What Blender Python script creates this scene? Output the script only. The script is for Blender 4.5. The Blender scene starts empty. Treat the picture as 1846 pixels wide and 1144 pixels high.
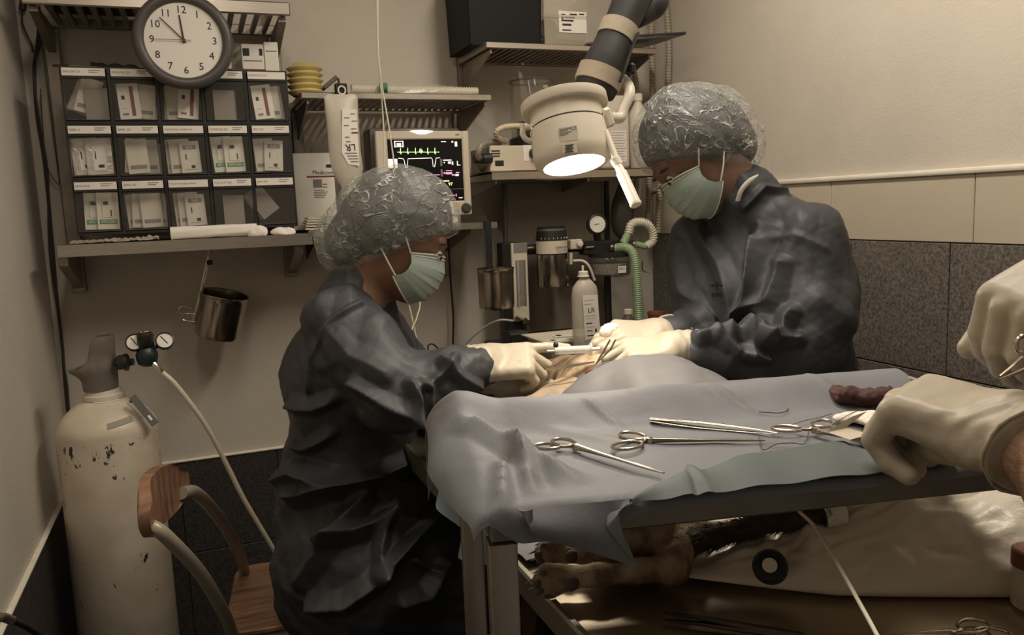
import bpy, bmesh, math, random
import numpy as np
from mathutils import Vector, Matrix, Euler, noise as mnoise

# ------------------------------------------------------------------ camera, world, light, exposure
scn = bpy.context.scene
COL = scn.collection
CAMH = 1.32
FPX = 1450.0                      # focal length in pixels of the 1846 x 1144 frame
PSI, TH, RO = math.radians(21.13), math.radians(7.83), math.atan(0.0395)
FW = Vector((math.sin(PSI)*math.cos(TH), math.cos(PSI)*math.cos(TH), -math.sin(TH)))
R0 = Vector((math.cos(PSI), -math.sin(PSI), 0.0)); U0 = R0.cross(FW)
CU = U0*math.cos(RO) + R0*math.sin(RO); CR = R0*math.cos(RO) - U0*math.sin(RO)
CP = Vector((0, 0, CAMH))
cd = bpy.data.cameras.new('camera'); cam = bpy.data.objects.new('camera', cd); COL.objects.link(cam)
cd.sensor_width = 36.0; cd.lens = 36.0*FPX/1846.0; cd.clip_start = 0.02; cd.clip_end = 50
cam.matrix_world = Matrix(((CR.x, CU.x, -FW.x, CP.x), (CR.y, CU.y, -FW.y, CP.y), (CR.z, CU.z, -FW.z, CP.z), (0, 0, 0, 1)))
scn.camera = cam

world = bpy.data.worlds.new('world'); scn.world = world; world.use_nodes = True
bgn = world.node_tree.nodes['Background']
bgn.inputs[0].default_value = (1.0, 0.88, 0.74, 1); bgn.inputs[1].default_value = 0.19

def area_light(name, loc, aim, sx, sy, power, col):
    l = bpy.data.lights.new(name, 'AREA'); l.shape = 'RECTANGLE'; l.size = sx; l.size_y = sy
    l.energy = power; l.color = col
    o = bpy.data.objects.new(name, l); COL.objects.link(o); o.location = loc
    o.rotation_euler = (Vector(aim)-Vector(loc)).to_track_quat('-Z', 'Y').to_euler()
    return o
WARM = (1.0, 0.90, 0.77)
area_light('ceiling_tube_or_fill_light', (0.95, 1.22, 2.385), (0.95, 1.22, 0), 0.16, 1.15, 18.5, WARM)
area_light('ceiling_tube_or_fill_light', (0.02, 0.95, 2.385), (0.02, 0.95, 0), 0.16, 1.15, 6.5, WARM)  # unseen second lamp, added as fill for the left side

scn.view_settings.view_transform = 'Standard'; scn.view_settings.look = 'None'
scn.view_settings.gamma = 1.0; scn.view_settings.use_curve_mapping = False
scn.view_settings.exposure = 0.0

# ------------------------------------------------------------------ from a pixel of the frame to a place in the room
def ray(x, y): return FW + CR*((x-923)/FPX) - CU*((y-572)/FPX)
def D_(x, y, dep): return CP + ray(x, y)*dep                       # at a view depth
def aY(x, y, v): r = ray(x, y); return CP + r*(v/r.y)              # on a plane Y = v
def aX(x, y, v): r = ray(x, y); return CP + r*(v/r.x)
def aZ(x, y, v): r = ray(x, y); return CP + r*((v-CAMH)/r.z)
def V(*a): return Vector(a)

# ------------------------------------------------------------------ materials
MATS = {}
def mat(name, col, rough=0.55, metal=0.0, var=0.0, vscale=8.0, bump=0.0, bscale=60.0, spec=0.5, alpha=1.0,
        trans=0.0, emit=None, estr=0.0, col2=None, stretch=None, aniso=0.0, ior=1.45, sss=0.0, sheen=0.0):
    if name in MATS: return MATS[name]
    m = bpy.data.materials.new(name); m.use_nodes = True; MATS[name] = m
    nt = m.node_tree; b = nt.nodes['Principled BSDF']
    b.inputs['Base Color'].default_value = (*col, 1); b.inputs['Roughness'].default_value = rough
    b.inputs['Metallic'].default_value = metal; b.inputs['Specular IOR Level'].default_value = spec
    b.inputs['Alpha'].default_value = alpha; b.inputs['Transmission Weight'].default_value = trans
    b.inputs['IOR'].default_value = ior
    if sss: b.inputs['Subsurface Weight'].default_value = sss; b.inputs['Subsurface Radius'].default_value = (0.02, 0.01, 0.006)
    if sheen: b.inputs['Sheen Weight'].default_value = sheen
    if aniso: b.inputs['Anisotropic'].default_value = aniso
    if emit: b.inputs['Emission Color'].default_value = (*emit, 1); b.inputs['Emission Strength'].default_value = estr
    if var or bump:
        tc = nt.nodes.new('ShaderNodeTexCoord'); co = tc.outputs['Object']
        if stretch:
            mp = nt.nodes.new('ShaderNodeMapping'); mp.inputs['Scale'].default_value = stretch
            nt.links.new(co, mp.inputs[0]); co = mp.outputs[0]
    if var or col2:
        n = nt.nodes.new('ShaderNodeTexNoise'); n.inputs['Scale'].default_value = vscale; n.inputs['Detail'].default_value = 6
        n.inputs['Roughness'].default_value = 0.65
        nt.links.new(co, n.inputs['Vector'])
        r = nt.nodes.new('ShaderNodeValToRGB')
        c2 = col2 if col2 else tuple(min(1, c*(1+var)) for c in col)
        c1 = tuple(c*(1-var) for c in col)
        r.color_ramp.elements[0].color = (*c1, 1); r.color_ramp.elements[1].color = (*c2, 1)
        r.color_ramp.elements[0].position = 0.32; r.color_ramp.elements[1].position = 0.68
        nt.links.new(n.outputs['Fac'], r.inputs[0]); nt.links.new(r.outputs[0], b.inputs['Base Color'])
    if bump:
        n2 = nt.nodes.new('ShaderNodeTexNoise'); n2.inputs['Scale'].default_value = bscale; n2.inputs['Detail'].default_value = 4
        nt.links.new(co, n2.inputs['Vector'])
        bp = nt.nodes.new('ShaderNodeBump'); bp.inputs['Strength'].default_value = bump; bp.inputs['Distance'].default_value = 0.004
        nt.links.new(n2.outputs['Fac'], bp.inputs['Height']); nt.links.new(bp.outputs[0], b.inputs['Normal'])
    return m

# ------------------------------------------------------------------ mesh builder and scene graph
WM = {}                                                             # object -> world matrix known at build time
def frame(axis, up=(0, 0, 1)):
    z = Vector(axis).normalized(); u = Vector(up)
    if abs(z.dot(u.normalized())) > 0.98: u = Vector((0, 1, 0)) if abs(z.y) < 0.9 else Vector((1, 0, 0))
    x = u.cross(z).normalized(); y = z.cross(x)
    return x, y, z
def crv(pts, n=8, closed=False):
    """Catmull-Rom through the points"""
    P = [Vector(p) for p in pts]
    if len(P) < 3: return P
    out = []
    m = len(P)
    rng = range(m) if closed else range(m-1)
    for i in rng:
        if closed: a, b, c, d = P[(i-1) % m], P[i], P[(i+1) % m], P[(i+2) % m]
        else:
            b, c = P[i], P[i+1]; a = P[i-1] if i > 0 else b*2-c; d = P[i+2] if i+2 < m else c*2-b
        for k in range(n):
            t = k/n; t2 = t*t; t3 = t2*t
            out.append(0.5*((2*b)+(c-a)*t+(2*a-5*b+4*c-d)*t2+(3*b-a-3*c+d)*t3))
    if not closed: out.append(P[-1])
    return out
class MB:
    def __init__(s): s.v = []; s.f = []; s.M = None
    def add(s, vs, fs):
        o = len(s.v)
        if s.M is not None: vs = [s.M @ Vector(v) for v in vs]
        s.v += [tuple(v) for v in vs]; s.f += [tuple(i+o for i in f) for f in fs]; return s
    def bm(s, b):
        b.verts.ensure_lookup_table(); b.verts.index_update()
        s.add([v.co.copy() for v in b.verts], [[v.index for v in f.verts] for f in b.faces]); b.free(); return s
    def box(s, c, size, rot=None, bev=0.0, seg=1):
        """box by centre and size; rot: Matrix/Euler z angle"""
        b = bmesh.new(); bmesh.ops.create_cube(b, size=1.0)
        for v in b.verts: v.co = Vector((v.co.x*size[0], v.co.y*size[1], v.co.z*size[2]))
        if bev: bmesh.ops.bevel(b, geom=list(b.edges), offset=bev, segments=seg, affect='EDGES', profile=0.5)
        if rot is not None:
            R = Matrix.Rotation(rot, 3, 'Z') if isinstance(rot, (int, float)) else rot.to_3x3() if hasattr(rot, 'to_3x3') else rot
            for v in b.verts: v.co = R @ v.co
        for v in b.verts: v.co += Vector(c)
        return s.bm(b)
    def bx(s, x0, x1, y0, y1, z0, z1, bev=0.0, seg=1):
        return s.box(((x0+x1)/2, (y0+y1)/2, (z0+z1)/2), (x1-x0, y1-y0, z1-z0), None, bev, seg)
    def lathe(s, prof, base, axis=(0, 0, 1), n=32, up=(0, 0, 1), cap=True, scl=(1, 1)):
        """prof: list of (radius, height along axis)"""
        x, y, z = frame(axis, up); B = Vector(base); vs = []; fs = []
        for r, h in prof:
            for k in range(n):
                a = 2*math.pi*k/n; vs.append(B+z*h+x*(r*math.cos(a)*scl[0])+y*(r*math.sin(a)*scl[1]))
        for i in range(len(prof)-1):
            for k in range(n):
                k2 = (k+1) % n; fs.append((i*n+k, i*n+k2, (i+1)*n+k2, (i+1)*n+k))
        if cap:
            fs.append(tuple(range(n-1, -1, -1))); fs.append(tuple((len(prof)-1)*n+k for k in range(n)))
        return s.add(vs, fs)
    def cyl(s, a, b, r, r2=None, n=24, bev=0.0):
        a, b = Vector(a), Vector(b); h = (b-a).length; r2 = r if r2 is None else r2
        pf = [(r-bev, 0), (r, bev), (r2, h-bev), (r2-bev, h)] if bev else [(r, 0), (r2, h)]
        return s.lathe(pf, a, b-a, n)
    def tube(s, pts, r, n=10, closed=False, cap=True, flat=1.0, up=(0, 0, 1)):
        """swept tube; r number or list, flat squashes one cross axis"""
        P = [Vector(p) for p in pts]; m = len(P); vs = []; fs = []
        T = []
        for i in range(m):
            a = P[i-1] if (i > 0 or closed) else P[i]; b = P[(i+1) % m] if (i < m-1 or closed) else P[i]
            t = b-a
            T.append(t.normalized() if t.length > 1e-9 else Vector((0, 0, 1)))
        x, y, _ = frame(T[0], up)
        for i in range(m):
            t = T[i]; x = (x-t*x.dot(t)).normalized(); y = t.cross(x)
            rr = r[i] if isinstance(r, (list, tuple)) else r
            for k in range(n):
                a = 2*math.pi*k/n; vs.append(P[i]+x*(rr*math.cos(a))+y*(rr*math.sin(a)*flat))
        rng = m if closed else m-1
        for i in range(rng):
            j = (i+1) % m
            for k in range(n):
                k2 = (k+1) % n; fs.append((i*n+k, i*n+k2, j*n+k2, j*n+k))
        if cap and not closed:
            fs.append(tuple(range(n-1, -1, -1))); fs.append(tuple((m-1)*n+k for k in range(n)))
        return s.add(vs, fs)
    def prism(s, poly, ext):
        """closed polygon (3d points) extruded by a vector"""
        P = [Vector(p) for p in poly]; n = len(P); E = Vector(ext)
        vs = P+[p+E for p in P]
        fs = [tuple(range(n-1, -1, -1)), tuple(range(n, 2*n))]+[(i, (i+1) % n, n+(i+1) % n, n+i) for i in range(n)]
        return s.add(vs, fs)
    def ell(s, c, rad, n=20, m=12, R=None):
        vs = []; fs = []; C = Vector(c)
        for j in range(m+1):
            t = math.pi*j/m
            for k in range(n):
                a = 2*math.pi*k/n
                v = Vector((rad[0]*math.sin(t)*math.cos(a), rad[1]*math.sin(t)*math.sin(a), rad[2]*math.cos(t)))
                vs.append(C+(R @ v if R else v))
        for j in range(m):
            for k in range(n):
                k2 = (k+1) % n; fs.append((j*n+k, (j+1)*n+k, (j+1)*n+k2, j*n+k2))
        return s.add(vs, fs)
    def grid(s, fn, nu, nv, thick=0.0, wrap=False):
        """fn(u,v)->point, u,v in 0..1; thick gives a real thickness along the normal"""
        P = [[Vector(fn(i/nu, j/nv)) for j in range(nv+1)] for i in range(nu+1)]
        vs = [P[i][j] for i in range(nu+1) for j in range(nv+1)]
        w = nv+1; fs = [(i*w+j, (i+1)*w+j, (i+1)*w+j+1, i*w+j+1) for i in range(nu) for j in range(nv)]
        if thick:
            N = []
            for i in range(nu+1):
                for j in range(nv+1):
                    du = P[min(i+1, nu)][j]-P[max(i-1, 0)][j]; dv = P[i][min(j+1, nv)]-P[i][max(j-1, 0)]
                    nn = du.cross(dv); N.append(nn.normalized() if nn.length > 1e-12 else Vector((0, 0, 1)))
            o = len(vs); vs = vs+[vs[k]-N[k]*thick for k in range(o)]
            fs = fs+[tuple(o+k for k in reversed(f)) for f in fs]
            bd = [(i*w, (i+1)*w) for i in range(nu)]+[((i+1)*w+nv, i*w+nv) for i in range(nu)]
            bd += [(j+1, j) for j in range(nv)]+[(nu*w+j, nu*w+j+1) for j in range(nv)]
            fs += [(b, a, o+a, o+b) for a, b in bd]
        return s.add(vs, fs)
    def build(s, name, material, parent=None, smooth=35, base=None):
        me = bpy.data.meshes.new(name)
        M = WM[parent] if parent is not None else None
        if M is None:
            if base is None:
                A = np.array(s.v); base = ((A[:, 0].min()+A[:, 0].max())/2, (A[:, 1].min()+A[:, 1].max())/2, A[:, 2].min())
            M = Matrix.Translation(Vector(base))
        Mi = M.inverted(); A = np.array(s.v, dtype=np.float64)
        A = A @ np.array(Mi.to_3x3()).T + np.array(Mi.translation)
        me.from_pydata(A.tolist(), [], s.f)
        if isinstance(material, (list, tuple)):
            for q in material: me.materials.append(q)
        else: me.materials.append(material)
        if smooth:
            me.polygons.foreach_set('use_smooth', [True]*len(me.polygons))
            if smooth < 180: me.set_sharp_from_angle(angle=math.radians(smooth))
        o = bpy.data.objects.new(name, me); COL.objects.link(o)
        if parent is not None: o.parent = parent
        else: o.matrix_world = M
        WM[o] = M.copy()
        return o
def tag(o, label=None, cat=None, group=None, kind=None):
    if label: o['label'] = label
    if cat: o['category'] = cat
    if group: o['group'] = group
    if kind: o['kind'] = kind
    return o
def thing(name, label, cat, loc=(0, 0, 0), rz=0.0, group=None, M=None):
    o = bpy.data.objects.new(name, None); COL.objects.link(o); o.empty_display_size = 0.05
    M = M if M is not None else Matrix.Translation(Vector(loc)) @ Matrix.Rotation(rz, 4, 'Z')
    o.matrix_world = M; WM[o] = M.copy()
    return tag(o, label, cat, group)
def struct(o): o['kind'] = 'structure'; return o
def dup(o, M, parent=None):
    """copy of a thing with copies of its parts; M is the new world matrix of the thing"""
    c = o.copy(); COL.objects.link(c); c.parent = parent; WM[c] = M
    if parent is None: c.matrix_world = M
    for ch in [q for q in o.children]:
        dup(ch, M, c)
    return c
def part_mb(f): m = MB(); f(m); return m
FONTC = {}
def text_mb(txt, size, origin, xdir, ydir, align='CENTER', depth=0.0004, spacing=1.0):
    """built-in font text turned to geometry: origin, right and up directions"""
    key = (txt, align, spacing)
    if key not in FONTC:
        cu = bpy.data.curves.new('txt', 'FONT'); cu.body = txt; cu.align_x = align; cu.align_y = 'CENTER'; cu.resolution_u = 2
        cu.space_character = spacing; cu.extrude = 0.0
        ob = bpy.data.objects.new('txt', cu); COL.objects.link(ob)
        dg = bpy.context.evaluated_depsgraph_get(); me = bpy.data.meshes.new_from_object(ob.evaluated_get(dg))
        FONTC[key] = ([v.co.copy() for v in me.vertices], [tuple(p.vertices) for p in me.polygons])
        bpy.data.objects.remove(ob); bpy.data.curves.remove(cu); bpy.data.meshes.remove(me)
    vs, fs = FONTC[key]; x = Vector(xdir).normalized(); y = Vector(ydir).normalized(); z = x.cross(y); O = Vector(origin)
    m = MB(); m.add([O+x*(v.x*size)+y*(v.y*size)+z*depth for v in vs], fs); return m

# ------------------------------------------------------------------ numpy noise and implicit surfaces
def _h(i, j, k, s):
    n = (i*374761393 + j*668265263 + k*2147483647 + s*1274126177) & 0xffffffff
    n = ((n ^ (n >> 13))*1274126177) & 0xffffffff
    return ((n ^ (n >> 16)) & 0xffff)/65535.0
def vnoise(P, scale, seed=0):
    """smooth value noise in -1..1 for (N,3) points"""
    Q = np.asarray(P, dtype=np.float64)*scale+17.3; I = np.floor(Q).astype(np.int64); f = Q-I; f = f*f*(3-2*f)
    i, j, k = I[:, 0], I[:, 1], I[:, 2]; r = 0
    for a in (0, 1):
        for b in (0, 1):
            for c in (0, 1):
                w = (f[:, 0] if a else 1-f[:, 0])*(f[:, 1] if b else 1-f[:, 1])*(f[:, 2] if c else 1-f[:, 2])
                r = r+w*_h(i+a, j+b, k+c, seed)
    return r*2-1
def tri(x): return 2*np.abs(x-np.floor(x+0.5))*2-1                    # triangle wave -1..1
def crumple(P, scale, seed=0, n=5, warp=0.6):
    """crisp paper-like creases"""
    rs = np.random.RandomState(seed); out = 0
    W = np.stack([vnoise(P, scale*0.6, seed+q) for q in (1, 2, 3)], 1)*warp
    for q in range(n):
        d = rs.normal(size=3); d /= np.linalg.norm(d); k = scale*rs.uniform(0.5, 1.3)
        amp = 0.5+0.5*vnoise(P, scale*0.45, seed+20+q)
        out = out+tri((P @ d)*k+W @ rs.normal(size=3)*0.5+rs.uniform())*amp/(1+0.3*q)
    return out/n
def smin(a, b, k): h = np.clip(0.5+0.5*(b-a)/k, 0, 1); return b+(a-b)*h-k*h*(1-h)
def smax(a, b, k): return -smin(-a, -b, k)
def cap_(P, a, b, ra, rb, flat=None):
    """tapered capsule"""
    a = np.array(a, float); b = np.array(b, float); d = b-a; L2 = d @ d
    t = np.clip(((P-a) @ d)/max(L2, 1e-12), 0, 1); q = P-a-t[:, None]*d
    return np.sqrt((q*q).sum(1))-(ra+(rb-ra)*t)
def ecap(P, a, b, A, B, side):
    """tapered elliptical capsule: A,B = (radius along side, radius along the other axis)"""
    a = np.array(a, float); b = np.array(b, float); d = b-a; L2 = d @ d
    s = np.array(side, float); dn = d/math.sqrt(L2); s = s-dn*(s @ dn); s /= np.linalg.norm(s); w = np.cross(dn, s)
    tt = ((P-a) @ d)/L2; t = np.clip(tt, 0, 1); q = P-a-t[:, None]*d
    rs_ = A[0]+(B[0]-A[0])*t; rw = A[1]+(B[1]-A[1])*t; rm = np.minimum(rs_, rw)
    e = np.sqrt(((q @ s)/rs_)**2+((q @ w)/rw)**2+((q @ dn)/rm)**2)
    return (e-1)*rm
def ell_(P, c, r, R=None):
    q = P-np.array(c, float)
    if R is not None: q = q @ np.array(R)
    r = np.array(r, float); k0 = np.sqrt(((q/r)**2).sum(1)); k1 = np.sqrt(((q/(r*r))**2).sum(1))+1e-9
    return k0*(k0-1)/k1
def box_(P, c, hs, R=None, rd=0.0):
    q = P-np.array(c, float)
    if R is not None: q = q @ np.array(R)
    q = np.abs(q)-np.array(hs, float)+rd
    return np.sqrt((np.maximum(q, 0)**2).sum(1))+np.minimum(q.max(1), 0)-rd
def sdf(fn, lo, hi, h):
    """surface nets of fn(P)<0; returns verts (N,3), quads"""
    lo = np.array(lo, float); hi = np.array(hi, float); n = np.ceil((hi-lo)/h).astype(int)+1
    # coarse pass, then the fine samples only near the surface
    c = 4; nc = (n-1)//c+2; lim = h*c*1.75
    ci = np.stack(np.meshgrid(*[np.arange(q) for q in nc], indexing='ij'), -1).reshape(-1, 3)
    Gc = np.concatenate([fn(lo+h*c*ci[i:i+150000]) for i in range(0, len(ci), 150000)]).reshape(tuple(nc))
    ii = [np.minimum((np.arange(n[q])+c//2)//c, nc[q]-1) for q in range(3)]
    G = Gc[np.ix_(*ii)].copy(); near = np.argwhere(np.abs(G) < lim)
    for i in range(0, len(near), 150000):
        k = near[i:i+150000]; G[k[:, 0], k[:, 1], k[:, 2]] = fn(lo+h*k)
    S = G < 0
    cs = sum(S[a:n[0]-1+a, b:n[1]-1+b, c:n[2]-1+c].astype(np.int8) for a in (0, 1) for b in (0, 1) for c in (0, 1))
    act = (cs > 0) & (cs < 8); idx = np.argwhere(act); num = -np.ones(act.shape, dtype=np.int64); num[act] = np.arange(len(idx))
    acc = np.zeros((len(idx), 3)); cnt = np.zeros(len(idx))
    for a, b in [((0,0,0),(1,0,0)),((0,1,0),(1,1,0)),((0,0,1),(1,0,1)),((0,1,1),(1,1,1)),((0,0,0),(0,1,0)),((1,0,0),(1,1,0)),
                 ((0,0,1),(0,1,1)),((1,0,1),(1,1,1)),((0,0,0),(0,0,1)),((1,0,0),(1,0,1)),((0,1,0),(0,1,1)),((1,1,0),(1,1,1))]:
        ga = G[idx[:, 0]+a[0], idx[:, 1]+a[1], idx[:, 2]+a[2]]; gb = G[idx[:, 0]+b[0], idx[:, 1]+b[1], idx[:, 2]+b[2]]
        m = (ga < 0) != (gb < 0); t = np.where(m, ga/np.where(m, ga-gb, 1), 0)
        acc[m] += (np.array(a)+(np.array(b)-np.array(a))*t[:, None])[m]; cnt[m] += 1
    Vt = lo+h*(idx+acc/np.maximum(cnt, 1)[:, None]); F = []
    for d in range(3):
        o = [q for q in range(3) if q != d]
        A = np.take(S, range(0, n[d]-1), d); B = np.take(S, range(1, n[d]), d)
        e = np.argwhere(A != B); e = e[(e[:, o[0]] > 0) & (e[:, o[1]] > 0) & (e[:, o[0]] < n[o[0]]-1) & (e[:, o[1]] < n[o[1]]-1)]
        if not len(e): continue
        def cell(u, v):
            c = e.copy(); c[:, o[0]] -= u; c[:, o[1]] -= v; return num[c[:, 0], c[:, 1], c[:, 2]]
        q = np.stack([cell(0, 0), cell(1, 0), cell(1, 1), cell(0, 1)], 1)
        ins = A[e[:, 0], e[:, 1], e[:, 2]]
        flip = ins if d != 1 else ~ins
        q[~flip] = q[~flip][:, ::-1]
        F.append(q)
    F = np.concatenate(F); F = F[(F >= 0).all(1)]
    return Vt, F
def smooth_mesh(Vt, F, it=2, lam=0.5):
    E = np.concatenate([F[:, [0, 1]], F[:, [1, 2]], F[:, [2, 3]], F[:, [3, 0]]]); E = np.concatenate([E, E[:, ::-1]])
    deg = np.bincount(E[:, 0], minlength=len(Vt))[:, None].clip(1)
    for _ in range(it):
        S = np.stack([np.bincount(E[:, 0], weights=Vt[E[:, 1], q], minlength=len(Vt)) for q in range(3)], 1)
        Vt = Vt+(S/deg-Vt)*lam
    return Vt
def vnormals(Vt, F):
    N = np.cross(Vt[F[:, 2]]-Vt[F[:, 0]], Vt[F[:, 3]]-Vt[F[:, 1]]); R = np.zeros_like(Vt)
    for q in range(4): np.add.at(R, F[:, q], N)
    return R/np.maximum(np.linalg.norm(R, axis=1), 1e-12)[:, None]
def nmesh(Vt, F): m = MB(); m.v = [tuple(v) for v in Vt.tolist()]; m.f = [tuple(f) for f in F.tolist()]; return m
def organic(fn, lo, hi, h, it=2, disp=None):
    Vt, F = sdf(fn, lo, hi, h); Vt = smooth_mesh(Vt, F, it)
    if disp is not None: Vt = Vt+vnormals(Vt, F)*disp(Vt)[:, None]
    return nmesh(Vt, F)

# ------------------------------------------------------------------ common materials
PAINT = mat('wall_paint', (0.58, 0.525, 0.445), 0.75, var=0.05, vscale=3.0, bump=0.25, bscale=140)
TILE_D = mat('dark_speckled_tile', (0.15, 0.13, 0.11), 0.55, var=0.65, vscale=150, bump=0.12, bscale=220)
TILE_B = mat('black_speckled_tile', (0.046, 0.040, 0.035), 0.5, var=0.65, vscale=150, bump=0.12, bscale=220)
TILE_L = mat('cream_glazed_tile', (0.56, 0.49, 0.38), 0.3, var=0.04, vscale=4)
GROUT = mat('dark_grout', (0.035, 0.03, 0.026), 0.9)
LIP = mat('white_bead', (0.80, 0.74, 0.62), 0.5, var=0.06, vscale=30)
STEEL = mat('brushed_steel', (0.50, 0.45, 0.38), 0.33, 0.95, var=0.12, vscale=12, stretch=(1, 1, 30), bump=0.05, bscale=60)
STEELD = mat('dull_steel', (0.30, 0.265, 0.22), 0.45, 0.85, var=0.15, vscale=14)
CHROME = mat('polished_instrument_steel', (0.62, 0.57, 0.49), 0.2, 1.0)
BLACK = mat('black_plastic', (0.018, 0.017, 0.016), 0.45)
RUBBER = mat('black_rubber', (0.02, 0.019, 0.018), 0.7)
WHITEP = mat('white_plastic', (0.78, 0.72, 0.61), 0.35)
CREAM = mat('cream_plastic', (0.66, 0.59, 0.46), 0.4)
PAPER = mat('white_paper', (0.80, 0.76, 0.68), 0.8, var=0.04, vscale=20)
INK = mat('black_ink', (0.03, 0.028, 0.026), 0.7)
INKG = mat('grey_ink', (0.22, 0.20, 0.18), 0.7)
INKR = mat('dark_red_ink', (0.20, 0.05, 0.045), 0.6)
INKGR = mat('green_ink', (0.10, 0.25, 0.14), 0.6)
def clear(name, tint, alpha, rough=0.12, spec=0.6, emit=0):
    """thin see-through plastic: mostly transparent, some haze and gloss"""
    if name in MATS: return MATS[name]
    m = bpy.data.materials.new(name); m.use_nodes = True; MATS[name] = m; nt = m.node_tree
    b = nt.nodes['Principled BSDF']; b.inputs['Base Color'].default_value = (*tint, 1); b.inputs['Roughness'].default_value = rough
    b.inputs['Specular IOR Level'].default_value = spec
    b.inputs['Alpha'].default_value = alpha
    return m
CLEAR = clear('clear_plastic', (0.75, 0.70, 0.60), 0.04)
SMOKE = clear('smoky_plastic', (0.10, 0.085, 0.07), 0.42)
FROST = clear('frosted_plastic', (0.72, 0.66, 0.55), 0.62, 0.35)

# ------------------------------------------------------------------ room shell
XL, XR, YB, YF, ZC = -0.40, 1.58, 2.60, -1.30, 2.42
FLOORM = mat('floor_tile', (0.05, 0.045, 0.04), 0.5, var=0.3, vscale=150)
fl = struct(MB().bx(XL-.1, XR+.1, YF, YB+.1, -.1, 0).build('floor', GROUT, smooth=0))
ft = []
for i in range(7):
    for j in range(13):
        x0, y0 = XL+.285*i, YF+.3*j
        m = MB().bx(x0+.0015, min(x0+.2835, XR), y0+.0015, y0+.2985, -.004, .0012)
        m.build('tile', FLOORM, fl, 0)
struct(MB().bx(XL-.1, XR+.1, YF, YB+.1, ZC, ZC+.1).build('ceiling', PAINT, smooth=0))
wb = struct(MB().bx(XL-.1, XR+.1, YB, YB+.1, 0, ZC).build('wall_back', PAINT, smooth=0))
wl = struct(MB().bx(XL-.1, XL, YF, YB, 0, ZC).build('wall_left', PAINT, smooth=0))
wr = struct(MB().bx(XR, XR+.1, YF, YB, 0, ZC).build('wall_right', PAINT, smooth=0))
# dark wainscot tiles: two rows on the back and left walls, four rows and a cream row on the right wall
T = 0.008
for wall, ax, rows, x0, n, w in ((wb, 'x', (0.0, 0.2925), XL, 7, .2915), (wl, 'y', (0.0, 0.2925), YF, 14, .2915)):
    MB().bx(*( (XL, XR, YB-.004, YB+.002) if ax == 'x' else (XL-.002, XL+.004, YF, YB) ), 0, .585).build('grout_bed', GROUT, wall, 0)
    for z0 in rows:
        for k in range(n):
            a = x0+k*w; b = a+w-.003
            if ax == 'x': MB().bx(a, min(b, XR-T), YB-T, YB, z0+.0015, z0+.291, .0012).build('tile', TILE_B, wall, 0)
            else: MB().bx(XL, XL+T, a, min(b, YB-T), z0+.0015, z0+.291, .0012).build('tile', TILE_B, wall, 0)
MB().bx(XR-.004, XR+.002, YF, YB, 0, 1.36).build('grout_bed', GROUT, wr, 0)
for r in range(4):
    z1 = 1.2-.305*r; z0 = max(z1-.302, 0.0)
    for k in range(14):
        y1 = 2.505-.295*(k-1); y0 = y1-.292; y1 = min(y1, YB-T)
        if y1 > YF: MB().bx(XR-T, XR, max(y0, YF), y1, z0, z1, .0012).build('tile', TILE_D, wr, 0)
for k in range(10):
    y1 = 2.543-.4245*(k-1); y0 = y1-.4225
    if y1 > YF: MB().bx(XR-T, XR, max(y0, YF), min(y1, YB-T), 1.2025, 1.352, .0015).build('cream_tile', TILE_L, wr, 0)
struct(MB().bx(XR-.016, XR, YF, YB, 1.352, 1.366, .005, 2).build('trim_1', LIP))
struct(MB().bx(XL, XR-.02, YB-.013, YB, .585, .594, .003).build('trim_2', LIP))
struct(MB().bx(XL, XL+.013, YF, YB-.015, .585, .594, .003).build('trim_3', LIP))
# ceiling luminaires over the two tube lights, the left one added as fill
LAMPW = mat('luminaire_white', (0.8, 0.78, 0.72), 0.4)
GLOWT = mat('lit_tube', (1, 0.9, 0.75), 0.4, emit=(1, 0.82, 0.6), estr=4.0)
for (x, y), w in (((.95, 1.22), 'above the operating table'), ((.02, .95), 'added as fill above the seated person')):
    t = thing('ceiling_light', 'white ceiling light with two fluorescent tubes %s' % w, 'ceiling light', (x, y, 2.36), group='ceiling lights')
    MB().bx(x-.11, x+.11, y-.62, y+.62, 2.398, 2.42, .004).build('housing', LAMPW, t)
    for s in (-1, 1):
        MB().cyl((x+s*.055, y-.58, 2.391), (x+s*.055, y+.58, 2.391), .006, n=12).build('tube', GLOWT, t)

# ------------------------------------------------------------------ steel wall rack with shelves (left)
def upright(m, x, z0, z1, w=.036, y=2.598, d=.03): m.bx(x-w/2, x+w/2, y-d, y, z0, z1, .002)
rk = thing('wall_rack', 'steel wall rack with slatted top shelf behind the clock and solid lower shelf', 'shelf rack', (-.005, 2.45, 1.09))
xl, xr = aY(118, 300, 2.57).x, aY(524, 470, 2.57).x
for x, z0 in ((xl, aY(160, 525, 2.57).z), (xr, aY(525, 498, 2.57).z)):
    part_mb(lambda m: upright(m, x, z0, 1.93)).build('upright', STEELD, rk)
    part_mb(lambda m: m.prism([(x-.012, 2.57, z0+.01), (x-.012, 2.57, 1.235), (x-.012, 2.33, 1.235), (x-.012, 2.33, 1.215)], (.024, 0, 0))).build('bracket', STEELD, rk)
zs = 1.268
# lower solid shelf: sheet with a folded front lip
def lower(m):
    m.bx(xl-.005, xr+.035, 2.30, 2.585, zs-.004, zs); m.bx(xl-.005, xr+.035, 2.298, 2.302, zs-.03, zs); m.bx(xl-.005, xr+.035, 2.303, 2.312, zs-.03, zs-.027)
part_mb(lower).build('lower_shelf', STEEL, rk, 0)
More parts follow.
